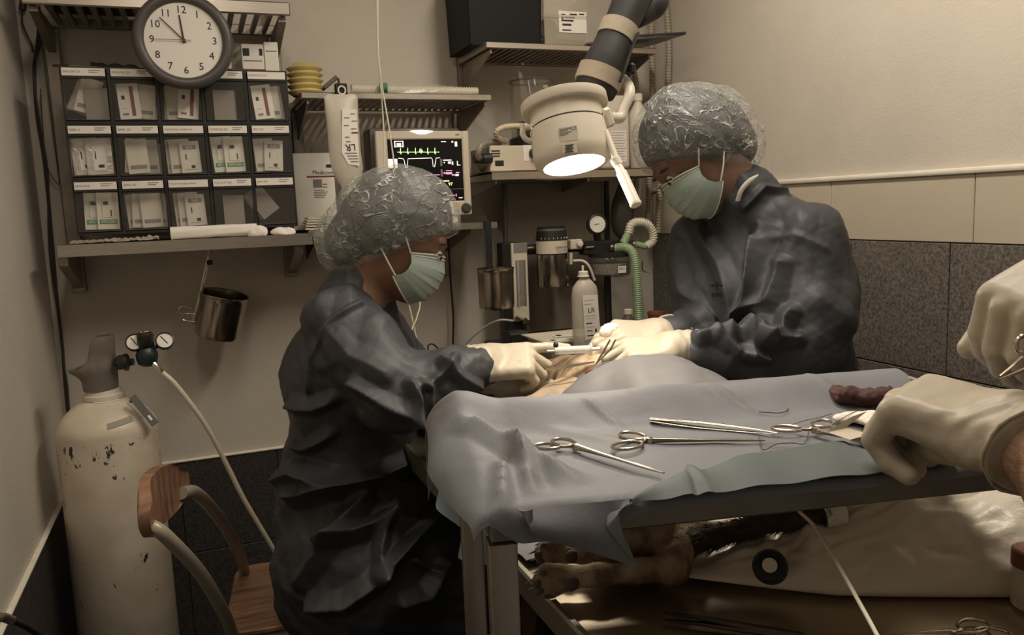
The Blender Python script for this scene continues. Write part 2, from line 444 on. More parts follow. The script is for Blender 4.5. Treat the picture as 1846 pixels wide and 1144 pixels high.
# slatted top shelf
zt = aY(390, 14, 2.30).z
MB().bx(xl-.02, xr+.02, 2.295, 2.307, zt-.012, zt+.022, .003).build('front_rail', STEEL, rk)
MB().bx(xl-.02, xr+.02, 2.555, 2.567, zt-.012, zt+.018, .003).build('rear_rail', STEELD, rk)
ns = 19
for k in range(ns):
    x = xl-.005+(xr-xl+.01)*k/(ns-1)
    MB().bx(x-.0065, x+.0065, 2.308, 2.554, zt-.008, zt+.006, .002).build('slat', STEELD, rk)
for x in (xl, xr): MB().prism([(x-.01, 2.567, zt-.075), (x-.01, 2.567, zt-.012), (x-.01, 2.32, zt-.012), (x-.01, 2.32, zt-.024)], (.02, 0, 0)).build('bracket', STEELD, rk)
# dark wire basket and dark things on the top shelf
bk = thing('wire_basket', 'dark wire basket on the slatted shelf left of the clock', 'basket', (-.17, 2.42, zt+.022))
MB().bx(-.30, -.04, 2.335, 2.545, zt+.0225, zt+.028).build('base', BLACK, bk)
for k in range(8):
    x = -.295+.035*k
    MB().tube([(x, 2.335, zt+.03), (x, 2.33, zt+.13)], .0045, 8).build('bar', BLACK, bk)
    MB().tube([(x, 2.545, zt+.03), (x, 2.55, zt+.13)], .0045, 8).build('bar', BLACK, bk)
MB().tube([(-.30, 2.33, zt+.13), (-.045, 2.33, zt+.13), (-.045, 2.55, zt+.13), (-.30, 2.55, zt+.13)], .005, 8, closed=True).build('rim', BLACK, bk)
pk = tag(MB().bx(-.285, -.06, 2.36, 2.53, zt+.0285, zt+.12, .01).build('fabric_pouch', mat('charcoal_cloth', (.03, .028, .026), .85, bump=.3, bscale=40), smooth=40), 'charcoal cloth pouch inside the wire basket', 'pouch')
def cshape(m):
    a = aY(425, 14, 2.36); z = zt+.027
    m.tube(crv([(a.x-.03, 2.40, z), (a.x+.01, 2.37, z+.002), (a.x+.05, 2.36, z), (a.x+.075, 2.38, z), (a.x+.06, 2.42, z)], 6), .0055, 8)
tag(part_mb(cshape).build('black_clamp', BLACK), 'black curved clamp lying on the slatted shelf right of the clock', 'clamp')

# ------------------------------------------------------------------ three rows of tilt bins
BINF = mat('smoky_bin_frame', (0.026, 0.023, 0.020), 0.4)
X0, X1, YBIN = -.282, .270, 2.335
ZT = [1.712, 1.570, 1.430]; ZB = [1.5705, 1.4305, 1.2895]
PW = (X1-X0)/5
names = [['NYLON 2/0', 'MONOF. 2/0', 'NYLON 3/0', 'SILK 3/0', 'MONOCRYL 2-0'], ['SAFIL 0', 'SAFIL 2/0', 'DAFIL/ETHIL. MONO 3-0', 'DAFILON 2/0', 'SILK 2/0'],
         ['NYLON 0', 'SAFIL 3/0', 'NYLON AGUJA CURVA', 'CATGUT 2/0', 'SILK 3/0']]
rown = ['top', 'middle', 'bottom']; coln = ['first', 'second', 'third', 'fourth', 'fifth']
PCK = {}
def packet_kind(k):
    """suture packets: pouch with print; local: x right, y back, z up, base at z=0"""
    if k in PCK: return PCK[k]
    W, Hh = {'red': (.052, .092), 'silver': (.062, .094), 'green': (.052, .096), 'silk': (.050, .084), 'plain': (.052, .09), 'card': (.054, .080)}[k]
    t = thing('suture_packet', 'x', 'packet', (0, 0, 0))
    bmats = {'red': PAPER, 'silver': mat('foil_pouch', (.62, .58, .50), .28, .55, bump=.8, bscale=55), 'green': mat('pale_pouch', (.72, .68, .56), .5, var=.05, bump=.3, bscale=60),
             'silk': mat('clear_pouch', (.64, .59, .50), .3, bump=.6, bscale=50), 'plain': mat('dull_pouch', (.60, .55, .46), .6, var=.1, bump=.3, bscale=40), 'card': mat('grey_card', (.24, .21, .18), .7)}
    m = MB().box((0, 0, Hh/2), (W, .0022, Hh), None, .0008); m.build('pouch', bmats[k], t, 0)
    y = -.0014
    def pr(name, x0, x1, z0, z1, mt): MB().bx(x0, x1, y-.0002, y, z0, z1).build(name, mt, t, 0)
    if k == 'red': pr('print_band', .004, .013, .008, Hh-.008, INKR); pr('print_block', -.017, -.009, Hh*.55, Hh*.66, INK); pr('print_line', -.018, -.004, .010, .016, INKG); pr('print_frame', -.018, -.006, Hh*.3, Hh*.31, INKG)
    if k == 'silver': pr('print_panel', -.014, .016, .012, Hh-.02, PAPER); pr('print_block', -.004, .010, .018, .026, INK); pr('print_line', -.01, -.007, .04, .06, INKG)
    if k == 'green':
        pr('print_band', -.021, .021, .014, .026, INKGR); text_mb('NYLON', .0095, (0, y-.0002, .0200), (1, 0, 0), (0, 0, 1)).build('lettering', PAPER, t, 0)
        pr('print_block', -.010, .002, Hh*.66, Hh*.76, INK); pr('print_line', .006, .009, .034, .05, INK); pr('print_frame', -.014, .012, .03, .031, INKG); pr('print_frame', -.014, -.013, .03, .075, INKG)
    if k == 'silk':
        pr('print_band', -.017, .017, Hh-.022, Hh-.011, INKG); text_mb('SILK', .009, (0, y-.0002, Hh-.0165), (1, 0, 0), (0, 0, 1)).build('lettering', PAPER, t, 0)
        pr('print_block', 0, .01, .012, .02, INK); pr('print_line', -.012, -.009, .035, .05, INK); pr('print_frame', -.016, .016, .008, .009, INKG)
    if k == 'plain': pr('print_band', -.02, .02, .012, .022, INKG)
    PCK[k] = [t, False]; return PCK[k]
def put_packet(k, x, y, z, tilt, lean, label, group, yaw=0.0):
    src = packet_kind(k); M = Matrix.Translation((x, y, z)) @ Matrix.Rotation(yaw, 4, 'Z') @ Matrix.Rotation(lean, 4, 'X') @ Matrix.Rotation(tilt, 4, 'Y')
    if not src[1]:
        o = src[0]; o.matrix_world = M; src[1] = True
    else: o = dup(src[0], M)
    o['label'] = label; o['group'] = group
fill = {(0, 0): [('plain', -.012, .42), ('plain', -.004, .38), ('plain', .004, .34), ('plain', .010, .30), ('card', .022, 0)],
        (0, 1): [('plain', .026, .06), ('plain', .020, .10), ('red', -.014, -.05)], (0, 2): [('plain', -.02, .05), ('plain', -.012, -.03), ('red', .016, .10)],
        (0, 3): [('card', q*.0055-.012, 0.0) for q in range(6)], (0, 4): [('plain', .022, -.08), ('plain', .014, -.08), ('red', -.008, -.10)],
        (1, 0): [('silver', -.02, -.05), ('silver', .015, -.02)], (1, 1): [('card', .026, 0.0), ('plain', .02, -.03), ('plain', -.018, .10), ('plain', -.006, -.06)], (1, 2): [('plain', -.024, -.03), ('plain', -.014, -.04), ('silk', .014, -.04)],
        (1, 3): [('green', -.016, -.07), ('green', .016, -.03)], (1, 4): [('plain', -.018, -.05), ('silk', .004, .06)],
        (2, 0): [('green', -.014, .03), ('green', .02, .02)], (2, 1): [('plain', .026, .05), ('plain', -.022, -.05), ('plain', -.012, .04), ('plain', .016, -.03)], (2, 2): [('plain', -.014, -.05), ('plain', -.004, -.03), ('silk', .016, -.04)],
        (2, 3): [('card', 0.0, 0.0)], (2, 4): [('card', -.02, -.6), ('card', -.012, -.62)]}
for r in range(3):
    z0, z1 = ZB[r]+.0, ZT[r]-.0005
    t = thing('tilt_bin_rack', '%s row of five clear tilt bins with paper labels on the wall rack' % rown[r], 'storage bins', ((X0+X1)/2, YBIN+.08, z0), group='stacked rows of tilt bins')
    MB().bx(X0, X1, 2.50, 2.506, z0, z1).build('back_panel', BINF, t, 0)
    MB().bx(X0, X1, YBIN, 2.50, z1-.006, z1).build('top_panel', BINF, t, 0)
    MB().bx(X0, X1, YBIN, 2.50, z0, z0+.006).build('bottom_panel', BINF, t, 0)
    for k in range(6):
        x = X0+PW*k; w = .004
        MB().bx(max(x-w, X0), min(x+w, X1), YBIN, 2.50, z0+.006, z1-.006).build('divider', BINF, t, 0)
    for c in range(5):
        xa, xb = X0+PW*c+.0055, X0+PW*(c+1)-.0055
        # a clear bin: sloping front pane, floor, two cheeks, label strip on top
        yb = YBIN-.004
        b = MB(); b.prism([(xa, yb, z0+.0085), (xb, yb, z0+.0085), (xb, yb-.006, z1-.028), (xa, yb-.006, z1-.028)], (0, .0018, 0))
        bo = b.build('bin', CLEAR, t, 0)
        m = MB().bx(xa, xb, yb-.0085, yb-.004, z1-.031, z1-.026, .001); m.build('bin_lip', BINF, bo)
        m = MB().bx(xa, xb, yb+.004, yb+.09, z0+.0085, z0+.0105); m.build('bin_floor', BINF, bo, 0)
        m = MB().bx(xa+.001, xb-.001, yb-.007, yb-.005, z1-.0245, z1-.0055); m.build('paper_label', PAPER, bo, 0)
        tx = text_mb(names[r][c], .0078 if len(names[r][c]) < 12 else .0062, (xa+.004, yb-.0072, z1-.015), (1, 0, 0), (0, 0, 1), 'LEFT'); tx.build('handwriting', INKG, bo, 0)
        if len(names[r][c]) < 12:
            MB().bx(xb-.038, xb-.012, yb-.0074, yb-.0072, z1-.0115, z1-.0098).bx(xb-.038, xb-.018, yb-.0074, yb-.0072, z1-.0165, z1-.0148).build('printed_lines', INKG, bo, 0)
        cx = (xa+xb)/2; lab = 'suture packets in the %s bin from the left in the %s bin row' % (coln[c], rown[r])
        for q, (k, dx, tl) in enumerate(fill[(r, c)]):
            n = len(fill[(r, c)])
            if r == 0 and c == 3: put_packet(k, cx+dx*.2, YBIN+.02+q*.004, z0+.0115, 0, -.06, 'grey card %s' % lab.replace('suture packets', 'suture sleeve'), lab); continue
            put_packet(k, cx+dx*.9-(.02 if tl > .25 else 0), YBIN+.014+(n-q)*.0075, z0+(.0125 if abs(tl) < .2 else .022)+abs(math.sin(tl))*.026, tl, -.07, '%s' % lab.replace('suture packets', '%s suture packet' % {'red': 'red banded', 'silver': 'crinkled foil', 'green': 'green banded', 'silk': 'clear pouch', 'plain': 'dull paper', 'card': 'dark card'}[k]), lab)
for k in list(PCK):
    if not PCK[k][1]:
        for ch in list(PCK[k][0].children): bpy.data.objects.remove(ch)
        bpy.data.objects.remove(PCK[k][0])

# things lying on top of the bins
ztop = 1.7125
def strap(m):
    P = crv([aY(165, 104, 2.40), aY(180, 101, 2.41), aY(215, 102, 2.42), aY(250, 104, 2.43)], 8)
    P = [Vector((p.x, p.y, ztop+.008+.003*math.sin(i))) for i, p in enumerate(P)]
    m.tube(P, [.004]+[.0075]*(len(P)-2)+[.005], 10, flat=1.6)
tag(part_mb(strap).build('black_strap', RUBBER), 'black rubber strap lying on top of the bins left of the clock', 'strap')
a, b = aY(82, 112, 2.36), aY(150, 108, 2.36)
pn = thing('slim_instrument', 'slim steel tool with dark handle sticking out left over the bins', 'tool', (a.x, 2.36, ztop))
MB().tube([(a.x+.015, 2.36, ztop+.004), (a.x+.05, 2.362, ztop+.004)], [.003, .004], 8).build('handle', BLACK, pn)
MB().tube([(a.x+.05, 2.362, ztop+.004), (b.x+.03, 2.37, ztop+.004)], .002, 8).build('shaft', CHROME, pn)
for (p0, p1, nm, lb) in (((402, 414, 80, 114), 'r', 'small_box', 'small pale box with dark red base half hidden by the clock'), ((437, 474, 80, 115), 'r', 'small_box', 'small printed box with dark red base on top of the bins'),
                   ((478, 500, 76, 116), 'w', 'small_box', 'narrow white carton beside the red based box on top of the bins')):
    u0, u1, v0, v1 = p0; A = aY(u0, v1, 2.40); B = aY(u1, v0, 2.40)
    t = thing(nm, lb, 'box', ((A.x+B.x)/2, 2.42, ztop)); hgt = B.z-ztop
    MB().bx(A.x, B.x, 2.40, 2.44, ztop, ztop+hgt, .0015).build('carton', PAPER, t)
    if p1 == 'r':
        MB().bx(A.x-.0003, B.x+.0003, 2.3993, 2.4403, ztop+.0005, ztop+.013).build('red_band', INKR, t, 0)
        MB().bx(A.x+.003, A.x+(B.x-A.x)*.35, 2.3993, 2.3999, ztop+hgt*.6, ztop+hgt*.85).bx(B.x-.012, B.x-.003, 2.3993, 2.3999, ztop+hgt*.62, ztop+hgt*.85).build('print_block', INK, t, 0)
        MB().bx(A.x+.004, B.x-.006, 2.3993, 2.3999, ztop+hgt*.42, ztop+hgt*.46).build('print_line', INKG, t, 0)
    else: MB().bx(A.x+.004, B.x-.004, 2.3993, 2.3999, ztop+hgt*.7, ztop+hgt*.73).build('print_line', INKG, t, 0)

# ------------------------------------------------------------------ wall clock
YC = 2.262; cc = aY(331, 71, YC); rc = 86*(cc-CP).dot(FW)/FPX
ck = thing('wall_clock', 'round wall clock with grey rim and white dial above the bins', 'clock', (cc.x, YC+.03, cc.z-rc))
RIM = mat('clock_rim_grey', (0.085, 0.075, 0.068), 0.38)
MB().lathe([(rc*.80, .036), (rc*.99, .030), (rc, .018), (rc*.985, .008), (rc*.93, .001), (rc*.86, .0), (rc*.79, .004), (rc*.765, .010), (rc*.765, .016)], (cc.x, YC, cc.z), (0, 1, 0), 64, cap=False).build('rim', RIM, ck, 60)
MB().cyl((cc.x, YC+.012, cc.z), (cc.x, YC+.034, cc.z), rc*.78, n=64).build('dial', mat('clock_dial', (.80, .76, .69), .6), ck)
DI = mat('dial_ink', (.03, .028, .027), .6)
for h in range(1, 13):
    a = math.radians(30*h); rr = rc*.615
    text_mb(str(h), rc*.215, (cc.x+rr*math.sin(a), YC+.0116, cc.z+rr*math.cos(a)), (1, 0, 0), (0, 0, 1)).build('numeral', DI, ck, 0)
def hand(nm, ang, l, back, w, y, mt):
    a = math.radians(ang); d = Vector((math.sin(a), 0, math.cos(a))); p = Vector((d.z, 0, -d.x)); o = Vector((cc.x, YC+y, cc.z))
    MB().prism([o-d*back-p*w, o-d*back+p*w, o+d*l+p*w*.8, o+d*l-p*w*.8], (0, .0008, 0)).build(nm, mt, ck, 0)
hand('hour_hand', -5, rc*.51, rc*.06, .0022, .0095, DI); hand('minute_hand', -44, rc*.62, rc*.06, .0014, .008, DI); hand('second_hand', -90, rc*.60, rc*.15, .0006, .0065, DI)
MB().cyl((cc.x, YC+.005, cc.z), (cc.x, YC+.0118, cc.z), .0045, n=20).build('hub', mat('hub_red', (.12, .03, .03), .4), ck)
MB().bx(cc.x-.008, cc.x+.008, YC+.03, 2.294, cc.z+rc*.45, cc.z+rc*.6).build('hanger', STEELD, ck)

# ------------------------------------------------------------------ on the lower shelf: wrapped paper roll, tissue, film
def roll(m):
    A, B = aY(306, 405, 2.325), aY(462, 398, 2.325); r = .0165; L = B.x-A.x
    def fn(u, v):
        a = 2*math.pi*v; x = A.x+L*u; e = 1+.05*math.sin(5*a+u*3)+.06*mnoise.noise(Vector((u*6, math.cos(a)*1.5, math.sin(a)*1.5)))
        return (x, 2.332+.014*math.cos(a)*e, zs+.0165+.0005+r*math.sin(a)*e*(1-.05*u)+.002*u)
    m.grid(fn, 40, 28)
    for u in (0, 1):
        P = [fn(u, k/28) for k in range(28)]; m.add(P, [tuple(range(28))])
TISS = mat('white_tissue', (.84, .80, .72), .85, bump=.3, bscale=60)
tag(part_mb(roll).build('paper_roll', TISS, smooth=50), 'long flattened roll of white paper lying on the lower steel shelf', 'paper roll')
def tissue(m, px, seed, rx, rz):
    c = aY(*px, 2.32)
    def fn(P): return ell_(P, (c.x, 2.328, zs+rz*.6), (rx, .016, rz))
    Vt, F = sdf(fn, (c.x-rx-.02, 2.29, zs-.02), (c.x+rx+.02, 2.37, zs+rz*2+.03), .0028)
    Vt = Vt+vnormals(Vt, F)*(crumple(Vt, 45, seed, 5)*.012)[:, None]; Vt[:, 2] = np.maximum(Vt[:, 2], zs+.0005)
    q = nmesh(Vt, F); m.v += q.v; m.f += q.f
tag(part_mb(lambda m: tissue(m, (462, 397), 3, .03, .018)).build('paper_towel', TISS, smooth=25), 'folded white paper towel fanned at the end of the paper roll', 'paper towel')
tag(part_mb(lambda m: tissue(m, (510, 402), 8, .034, .013)).build('tissue', TISS, smooth=25), 'crumpled white tissue hanging at the right end of the lower shelf', 'tissue')
def film(m):
    A, B = aY(125, 432, 2.315), aY(285, 412, 2.315)
    def fn(u, v):
        x = A.x+(B.x-A.x)*u; y = 2.306+.03*v; k = mnoise.noise(Vector((u*14, v*3, 5)))
        return (x, y, zs+.003+.011*abs(k)*(0.3+u)+.006*v)
    m.grid(fn, 50, 8, .0006)
tag(part_mb(film).build('plastic_film', clear('crinkled_film', (.6, .53, .42), .55, .25), smooth=30), 'crinkled strip of clear plastic film on the lower shelf', 'film')

# ------------------------------------------------------------------ tilted steel dipper cup hanging below the shelf
def steel_cup(root, c, axis, r, h):
    """open straight cup with rounded foot, rim and walls; c = centre of the mouth, axis points to the mouth"""
    ax = Vector(axis).normalized(); base = Vector(c)-ax*h
    MB().lathe([(0.001, 0), (r*.80, 0), (r*.93, .004), (r*.97, .013), (r*.985, h*.86), (r*1.0, h*.865), (r*1.0, h-.003), (r*1.035, h), (r*1.03, h+.002), (r*.975, h), (r*.955, h*.85), (r*.94, .016), (r*.78, .005), (.001, .004)], base, ax, 48, cap=False).build('cup', mat('cup_steel', (.46, .41, .345), .22, 1.0, var=.10, vscale=10, stretch=(6, 6, .3)), root, 40)
cm = aY(405, 530, 2.46); axc = (Vector((math.sin(math.radians(13.5)), -.14, math.cos(math.radians(13.5)))))
rcup = 42*(cm-CP).dot(FW)/FPX; hc = 80*(cm-CP).dot(FW)/FPX
dp = thing('dipper_cup', 'tilted steel dipper cup hanging by its long handle under the bin shelf', 'cup', (cm.x-.02, cm.y, cm.z-hc))
steel_cup(dp, cm, axc, rcup, hc)
h0, h1 = aY(381, 437, 2.46), aY(347, 585, 2.46)
MB().tube([h0, aY(374, 470, 2.46), aY(362, 530, 2.455), h1], .0052, 8, flat=.35, up=(0, 1, 0)).build('handle', STEEL, dp)
MB().tube([aY(383, 437, 2.455), aY(377, 468, 2.455), aY(368, 515, 2.455)], .0018, 8).build('handle_wire', CHROME, dp)
MB().tube(crv([h1, aY(335, 572, 2.455), aY(322, 560, 2.45), aY(328, 552, 2.45), aY(345, 556, 2.45)], 6), .0014, 6).build('wire_clip', CHROME, dp)
MB().tube(crv([aY(352, 566, 2.45), aY(332, 566, 2.45), aY(330, 576, 2.45), aY(352, 580, 2.45)], 6), .0014, 6).build('wire_clip', CHROME, dp)
MB().box(aY(378, 473, 2.45), (.016, .008, .014), None, .003).build('clamp', BLACK, dp)
MB().tube([aY(383, 440, 2.455), aY(385, 432, 2.48)+V(0, 0, .008)], .003, 6).build('hook', CHROME, dp)

# ------------------------------------------------------------------ cables at the left of the rack
CAB = mat('grey_cable', (.05, .044, .038), .5); CABT = mat('thin_cable', (.09, .08, .066), .5)
def cable(px, r, label, name='cable', mt=None, Y=2.592, n=6):
    P = crv([aY(x, y, Y) for x, y in px], n)
    return tag(MB().tube(P, r, 8).build(name, mt or CAB), label, 'cable')
cable([(88, -60), (79, -10), (71, 40), (66, 90), (62, 120), (66, 200), (80, 290), (92, 410), (103, 540), (112, 620), (118, 700), (124, 760)], .0042, 'thick dark cable running down the wall left of the bins', Y=2.59)
cable([(73, 30), (74, 75), (66, 100), (60, 130), (72, 225), (86, 310), (88, 420), (95, 500), (109, 590), (114, 650), (122, 700), (126, 770)], .0026, 'thinner dark cable twisted with the thick one beside the bins', Y=2.582)
cable([(70, -40), (72, 20), (75, 70), (86, 160), (100, 270), (107, 328), (98, 325), (84, 295), (77, 230), (73, 160)], .0016, 'thin looped cable hanging beside the bins', mt=CABT, Y=2.575)
pc = thing('plug_cable', 'cable with a cylindrical inline plug hanging in the upper left corner', 'cable', aY(40, 10, 2.58))
MB().tube([aY(48, -40, 2.58), aY(44, -5, 2.58), aY(40, 18, 2.58)], [.007, .0095, .0085], 12).build('plug', CAB, pc)
MB().tube(crv([aY(40, 18, 2.58), aY(40, 40, 2.58), aY(48, 62, 2.58), aY(56, 78, 2.58), aY(60, 95, 2.58)], 6), .0026, 8).build('cord', CAB, pc)

# ------------------------------------------------------------------ oxygen cylinder with regulator
xc, yc, rcy = -.243, 2.165, .1145
OX = bpy.data.materials.new('cylinder_paint'); OX.use_nodes = True
def ox_mat():
    nt = OX.node_tree; b = nt.nodes['Principled BSDF']; b.inputs['Roughness'].default_value = .35
    tc = nt.nodes.new('ShaderNodeTexCoord'); mp = nt.nodes.new('ShaderNodeMapping'); mp.inputs['Scale'].default_value = (1, 1, .55)
    n = nt.nodes.new('ShaderNodeTexNoise'); n.inputs['Scale'].default_value = 34; n.inputs['Detail'].default_value = 6; n.inputs['Roughness'].default_value = .66
    nt.links.new(tc.outputs['Object'], mp.inputs[0]); nt.links.new(mp.outputs[0], n.inputs[0])
    sx = nt.nodes.new('ShaderNodeSeparateXYZ'); nt.links.new(tc.outputs['Object'], sx.inputs[0])
    # chips are denser in a band just under the shoulder
    mr = nt.nodes.new('ShaderNodeMapRange'); mr.inputs[1].default_value = .735; mr.inputs[2].default_value = .80; mr.inputs[3].default_value = 0.0; mr.inputs[4].default_value = 0.13
    nt.links.new(sx.outputs[2], mr.inputs[0])
    mr2 = nt.nodes.new('ShaderNodeMapRange'); mr2.inputs[1].default_value = .806; mr2.inputs[2].default_value = .812; mr2.inputs[3].default_value = 0.0; mr2.inputs[4].default_value = -0.6
    nt.links.new(sx.outputs[2], mr2.inputs[0])
    a1 = nt.nodes.new('ShaderNodeMath'); a2 = nt.nodes.new('ShaderNodeMath'); nt.links.new(n.outputs[0], a1.inputs[0]); nt.links.new(mr.outputs[0], a1.inputs[1])
    nt.links.new(a1.outputs[0], a2.inputs[0]); nt.links.new(mr2.outputs[0], a2.inputs[1])
    r = nt.nodes.new('ShaderNodeValToRGB'); r.color_ramp.elements[0].position = .655; r.color_ramp.elements[1].position = .672
    r.color_ramp.elements[0].color = (.70, .62, .50, 1); r.color_ramp.elements[1].color = (.03, .027, .024, 1)
    nt.links.new(a2.outputs[0], r.inputs[0])
    n2 = nt.nodes.new('ShaderNodeTexNoise'); n2.inputs['Scale'].default_value = 9; n2.inputs['Detail'].default_value = 8
    nt.links.new(tc.outputs['Object'], n2.inputs[0])
    r2 = nt.nodes.new('ShaderNodeValToRGB'); r2.color_ramp.elements[0].position = .3; r2.color_ramp.elements[1].position = .62
    r2.color_ramp.elements[0].color = (.78, .74, .68, 1); r2.color_ramp.elements[1].color = (1, 1, 1, 1); nt.links.new(n2.outputs[0], r2.inputs[0])
    mx = nt.nodes.new('ShaderNodeMix'); mx.data_type = 'RGBA'; mx.blend_type = 'MULTIPLY'; mx.inputs[0].default_value = 1
    nt.links.new(r.outputs[0], mx.inputs[6]); nt.links.new(r2.outputs[0], mx.inputs[7]); nt.links.new(mx.outputs[2], b.inputs['Base Color'])
    bp = nt.nodes.new('ShaderNodeBump'); bp.inputs['Strength'].default_value = .25; bp.inputs['Distance'].default_value = .002; nt.links.new(n2.outputs[0], bp.inputs['Height']); nt.links.new(bp.outputs[0], b.inputs['Normal'])
ox_mat()
oc = thing('oxygen_cylinder', 'tall chipped cream oxygen cylinder with grey valve guard and regulator', 'gas cylinder', (xc, yc, 0))
zn = aY(203, 706, yc).z; zsh = aY(200, 792, yc-rcy).z
def shr(s): return .041+(rcy-.041)*max(0, 1-s**1.75)**.85
prof = [(rcy*.93, 0), (rcy, .012), (rcy, zsh)]
for k in range(1, 13):
    s = k/12; prof.append((shr(s), zsh+(zn-.012-zsh)*s))
MB().lathe(prof, (xc, yc, 0), n=56).build('body', OX, oc, 50)
MB().lathe([(.042, 0), (.046, .002), (.046, .012), (.041, .014), (.039, .024), (.034, .026)], (xc, yc, zn-.014), n=40).build('neck_ring', mat('cream_enamel', (.70, .62, .50), .35), oc)
# tulip-shaped valve guard: a shell, high at the right and back, low lip at the left
GUARD = mat('grey_guard', (.19, .165, .14), .42, .2, var=.15, vscale=30)
zg = zn+.010; hg = aY(190, 603, yc).z-zg
def guard(m):
    n = 56
    def top(a):                                                     # height of the rim around the axis (a = 0 to the right)
        c = math.cos(a); return .40+.60*(1/(1+math.exp(-(c+.38)*9)))
    def rad(h, a):
        c = math.cos(a); fl = math.exp(-((h-.42)/.14)**2)
        return .040+.0015*math.sin(h*9)+.026*fl*max(0, -c)**1.5+.004*fl
    P = []; st = [0, .08, .25, .34, .38, .45, .55, .7, .85, .97, 1.0]
    for q, side in ((1.0, 1), (.90, -1)):
        for s in (st if side == 1 else st[::-1]):
            row = []
            for k in range(n):
                a = 2*math.pi*k/n; h = s*top(a); r = rad(h, a)*q
                row.append((xc-.004+r*math.cos(a)*(1.0 if h > .35 else .97), yc+r*math.sin(a), zg+h*hg-(.003 if side == -1 and s == 1.0 else 0)))
            P.append(row)
    vs = [p for r in P for p in r]; fs = []
    for i in range(len(P)-1):
        for k in range(n): fs.append((i*n+k, i*n+(k+1) % n, (i+1)*n+(k+1) % n, (i+1)*n+k))
    m.add(vs, fs)
part_mb(guard).build('valve_guard', GUARD, oc, 60)
MB().cyl((xc, yc, zg-.002), (xc, yc, zg+hg*.8), .014, n=20, bev=.003).build('valve', mat('brass_dull', (.25, .19, .11), .4, .8), oc)
zr = aY(262, 650, yc-.03).z
rg = MB(); A = V(xc+.015, yc-.01, zr); B = aY(240, 652, yc-.03)
BLKM = mat('black_lacquer', (.02, .019, .018), .35)
rg.cyl(A, B, .009, n=16); rgo = rg.build('regulator', BLKM, oc)
c0 = aY(265, 642, yc-.045)
MB().lathe([(.015, -.02), (.019, -.015), (.019, .006), (.014, .009)], aY(226, 652, yc-.03), V(1, -.1, 0), 6).build('coupling_nut', BLKM, rgo)
MB().lathe([(.008, -.012), (.021, -.012), (.021, -.004), (.008, -.002)], aY(234, 652, yc-.03), V(1, -.1, 0), 24).build('hand_wheel', BLKM, rgo)
GRN = mat('dark_green_metal', (.022, .04, .034), .35, .3)
MB().lathe([(.012, -.024), (.021, -.018), (.025, -.004), (.025, .008), (.016, .022), (.013, .026)], c0, n=32).build('regulator_body', GRN, rgo)
kn = MB().lathe([(.0165, 0), (.0185, .003), (.019, .028), (.017, .034), (.012, .0355)], c0+V(0, 0, .024), V(.02, -.18, 1), 28).build('knob', BLKM, rgo)
text_mb('UP', .016, c0+V(.0005, -.0070, .0602), V(1, 0, .0), V(0, 1, .18), depth=0.0006).build('lettering', PAPER, kn, 0)
for sx, px in ((-1, (243, 617)), (1, (297, 614))):
    g = aY(*px, yc-.045); nrm = V(0.06*sx, -.88, .48).normalized()
    go = MB().lathe([(.016, -.014), (.0205, -.010), (.0215, 0), (.0215, .004), (.019, .005), (.0185, .002), (0.001, .0015)], g, nrm, 32, cap=False).build('gauge', BLKM, rgo)
    MB().cyl(g+nrm*.0012, g+nrm*.0024, .0182, n=32).build('gauge_dial', PAPER, rgo)
    x_, y_, _ = frame(nrm)
    MB().prism([g+nrm*.003+(x_*.7-y_)*-.012+(x_+y_*.7)*.0008, g+nrm*.003+(x_*.7-y_)*-.012-(x_+y_*.7)*.0008, g+nrm*.003+(x_*.7-y_)*.008-(x_+y_*.7)*.0008, g+nrm*.003+(x_*.7-y_)*.008+(x_+y_*.7)*.0008], nrm*.0006).build('needle', INK, rgo, 0)
    MB().cyl(c0+V(0, 0, .012), g-nrm*.012, .005, n=12).build('gauge_stem', BLKM, rgo)
ba, bb = aY(283, 660, yc-.06), aY(293, 671, yc-.06)
MB().tube([c0+V(.012, -.01, -.015), ba, bb], [.007, .005, .004], 10).build('hose_barb', CHROME, rgo)
# stickers and hanging tag
def sticker(name, px, w, h, mt, txt=None, tm=INK, rot=0.0, r=None):
    p = aY(*px, yc-rcy*.75); zz = p.z
    # radius of the shoulder at that height
    s = min(max((zz-zsh)/(zn-.012-zsh), 0), .999); rr = shr(s) if s > 0 else rcy
    a0 = math.asin(max(-.95, min(.95, (p.x-xc)/rr)))
    def fn(u, v):
        a = a0+(u-.5)*w/rr; z2 = zz+(v-.5)*h*.75+(u-.5)*w*rot; s2 = min(max((z2-zsh)/(zn-.012-zsh), 0), .999)
        r2 = (shr(s2) if s2 > 0 else rcy)+.0012
        return (xc+r2*math.sin(a), yc-r2*math.cos(a), z2)
    MB().grid(fn, 8, 4, -.0004).build(name, mt, oc, 40)
sticker('barcode_sticker', (188, 727), .052, .014, PAPER); sticker('barcode_print', (178, 727), .010, .009, INK); sticker('barcode_print', (195, 727), .026, .007, INK)
sticker('date_sticker', (218, 760), .060, .016, mat('grey_sticker', (.30, .27, .22), .6), rot=.12); sticker('paper_sticker', (246, 744), .030, .050, mat('faded_sticker', (.42, .37, .29), .6), rot=.2); sticker('sticker_print', (238, 732), .022, .004, INK, rot=.2)
ta, tb = aY(238, 714, yc-.07), aY(280, 765, yc-.085)
dd = (tb-ta); nn_ = V(.5, -.75, .45).normalized(); sd = dd.cross(nn_).normalized()
MB().prism([ta-sd*.009, ta+sd*.009, tb+sd*.010, tb-sd*.010], nn_*.0015).build('hanging_tag', mat('dark_grey_tag', (.07, .07, .068), .5), oc, 0)
MB().prism([ta+dd*.68-sd*.003+nn_*.0016, ta+dd*.68+sd*.003+nn_*.0016, ta+dd*.84+sd*.003+nn_*.0016, ta+dd*.84-sd*.003+nn_*.0016], nn_*.0003).build('tag_print', PAPER, oc, 0)
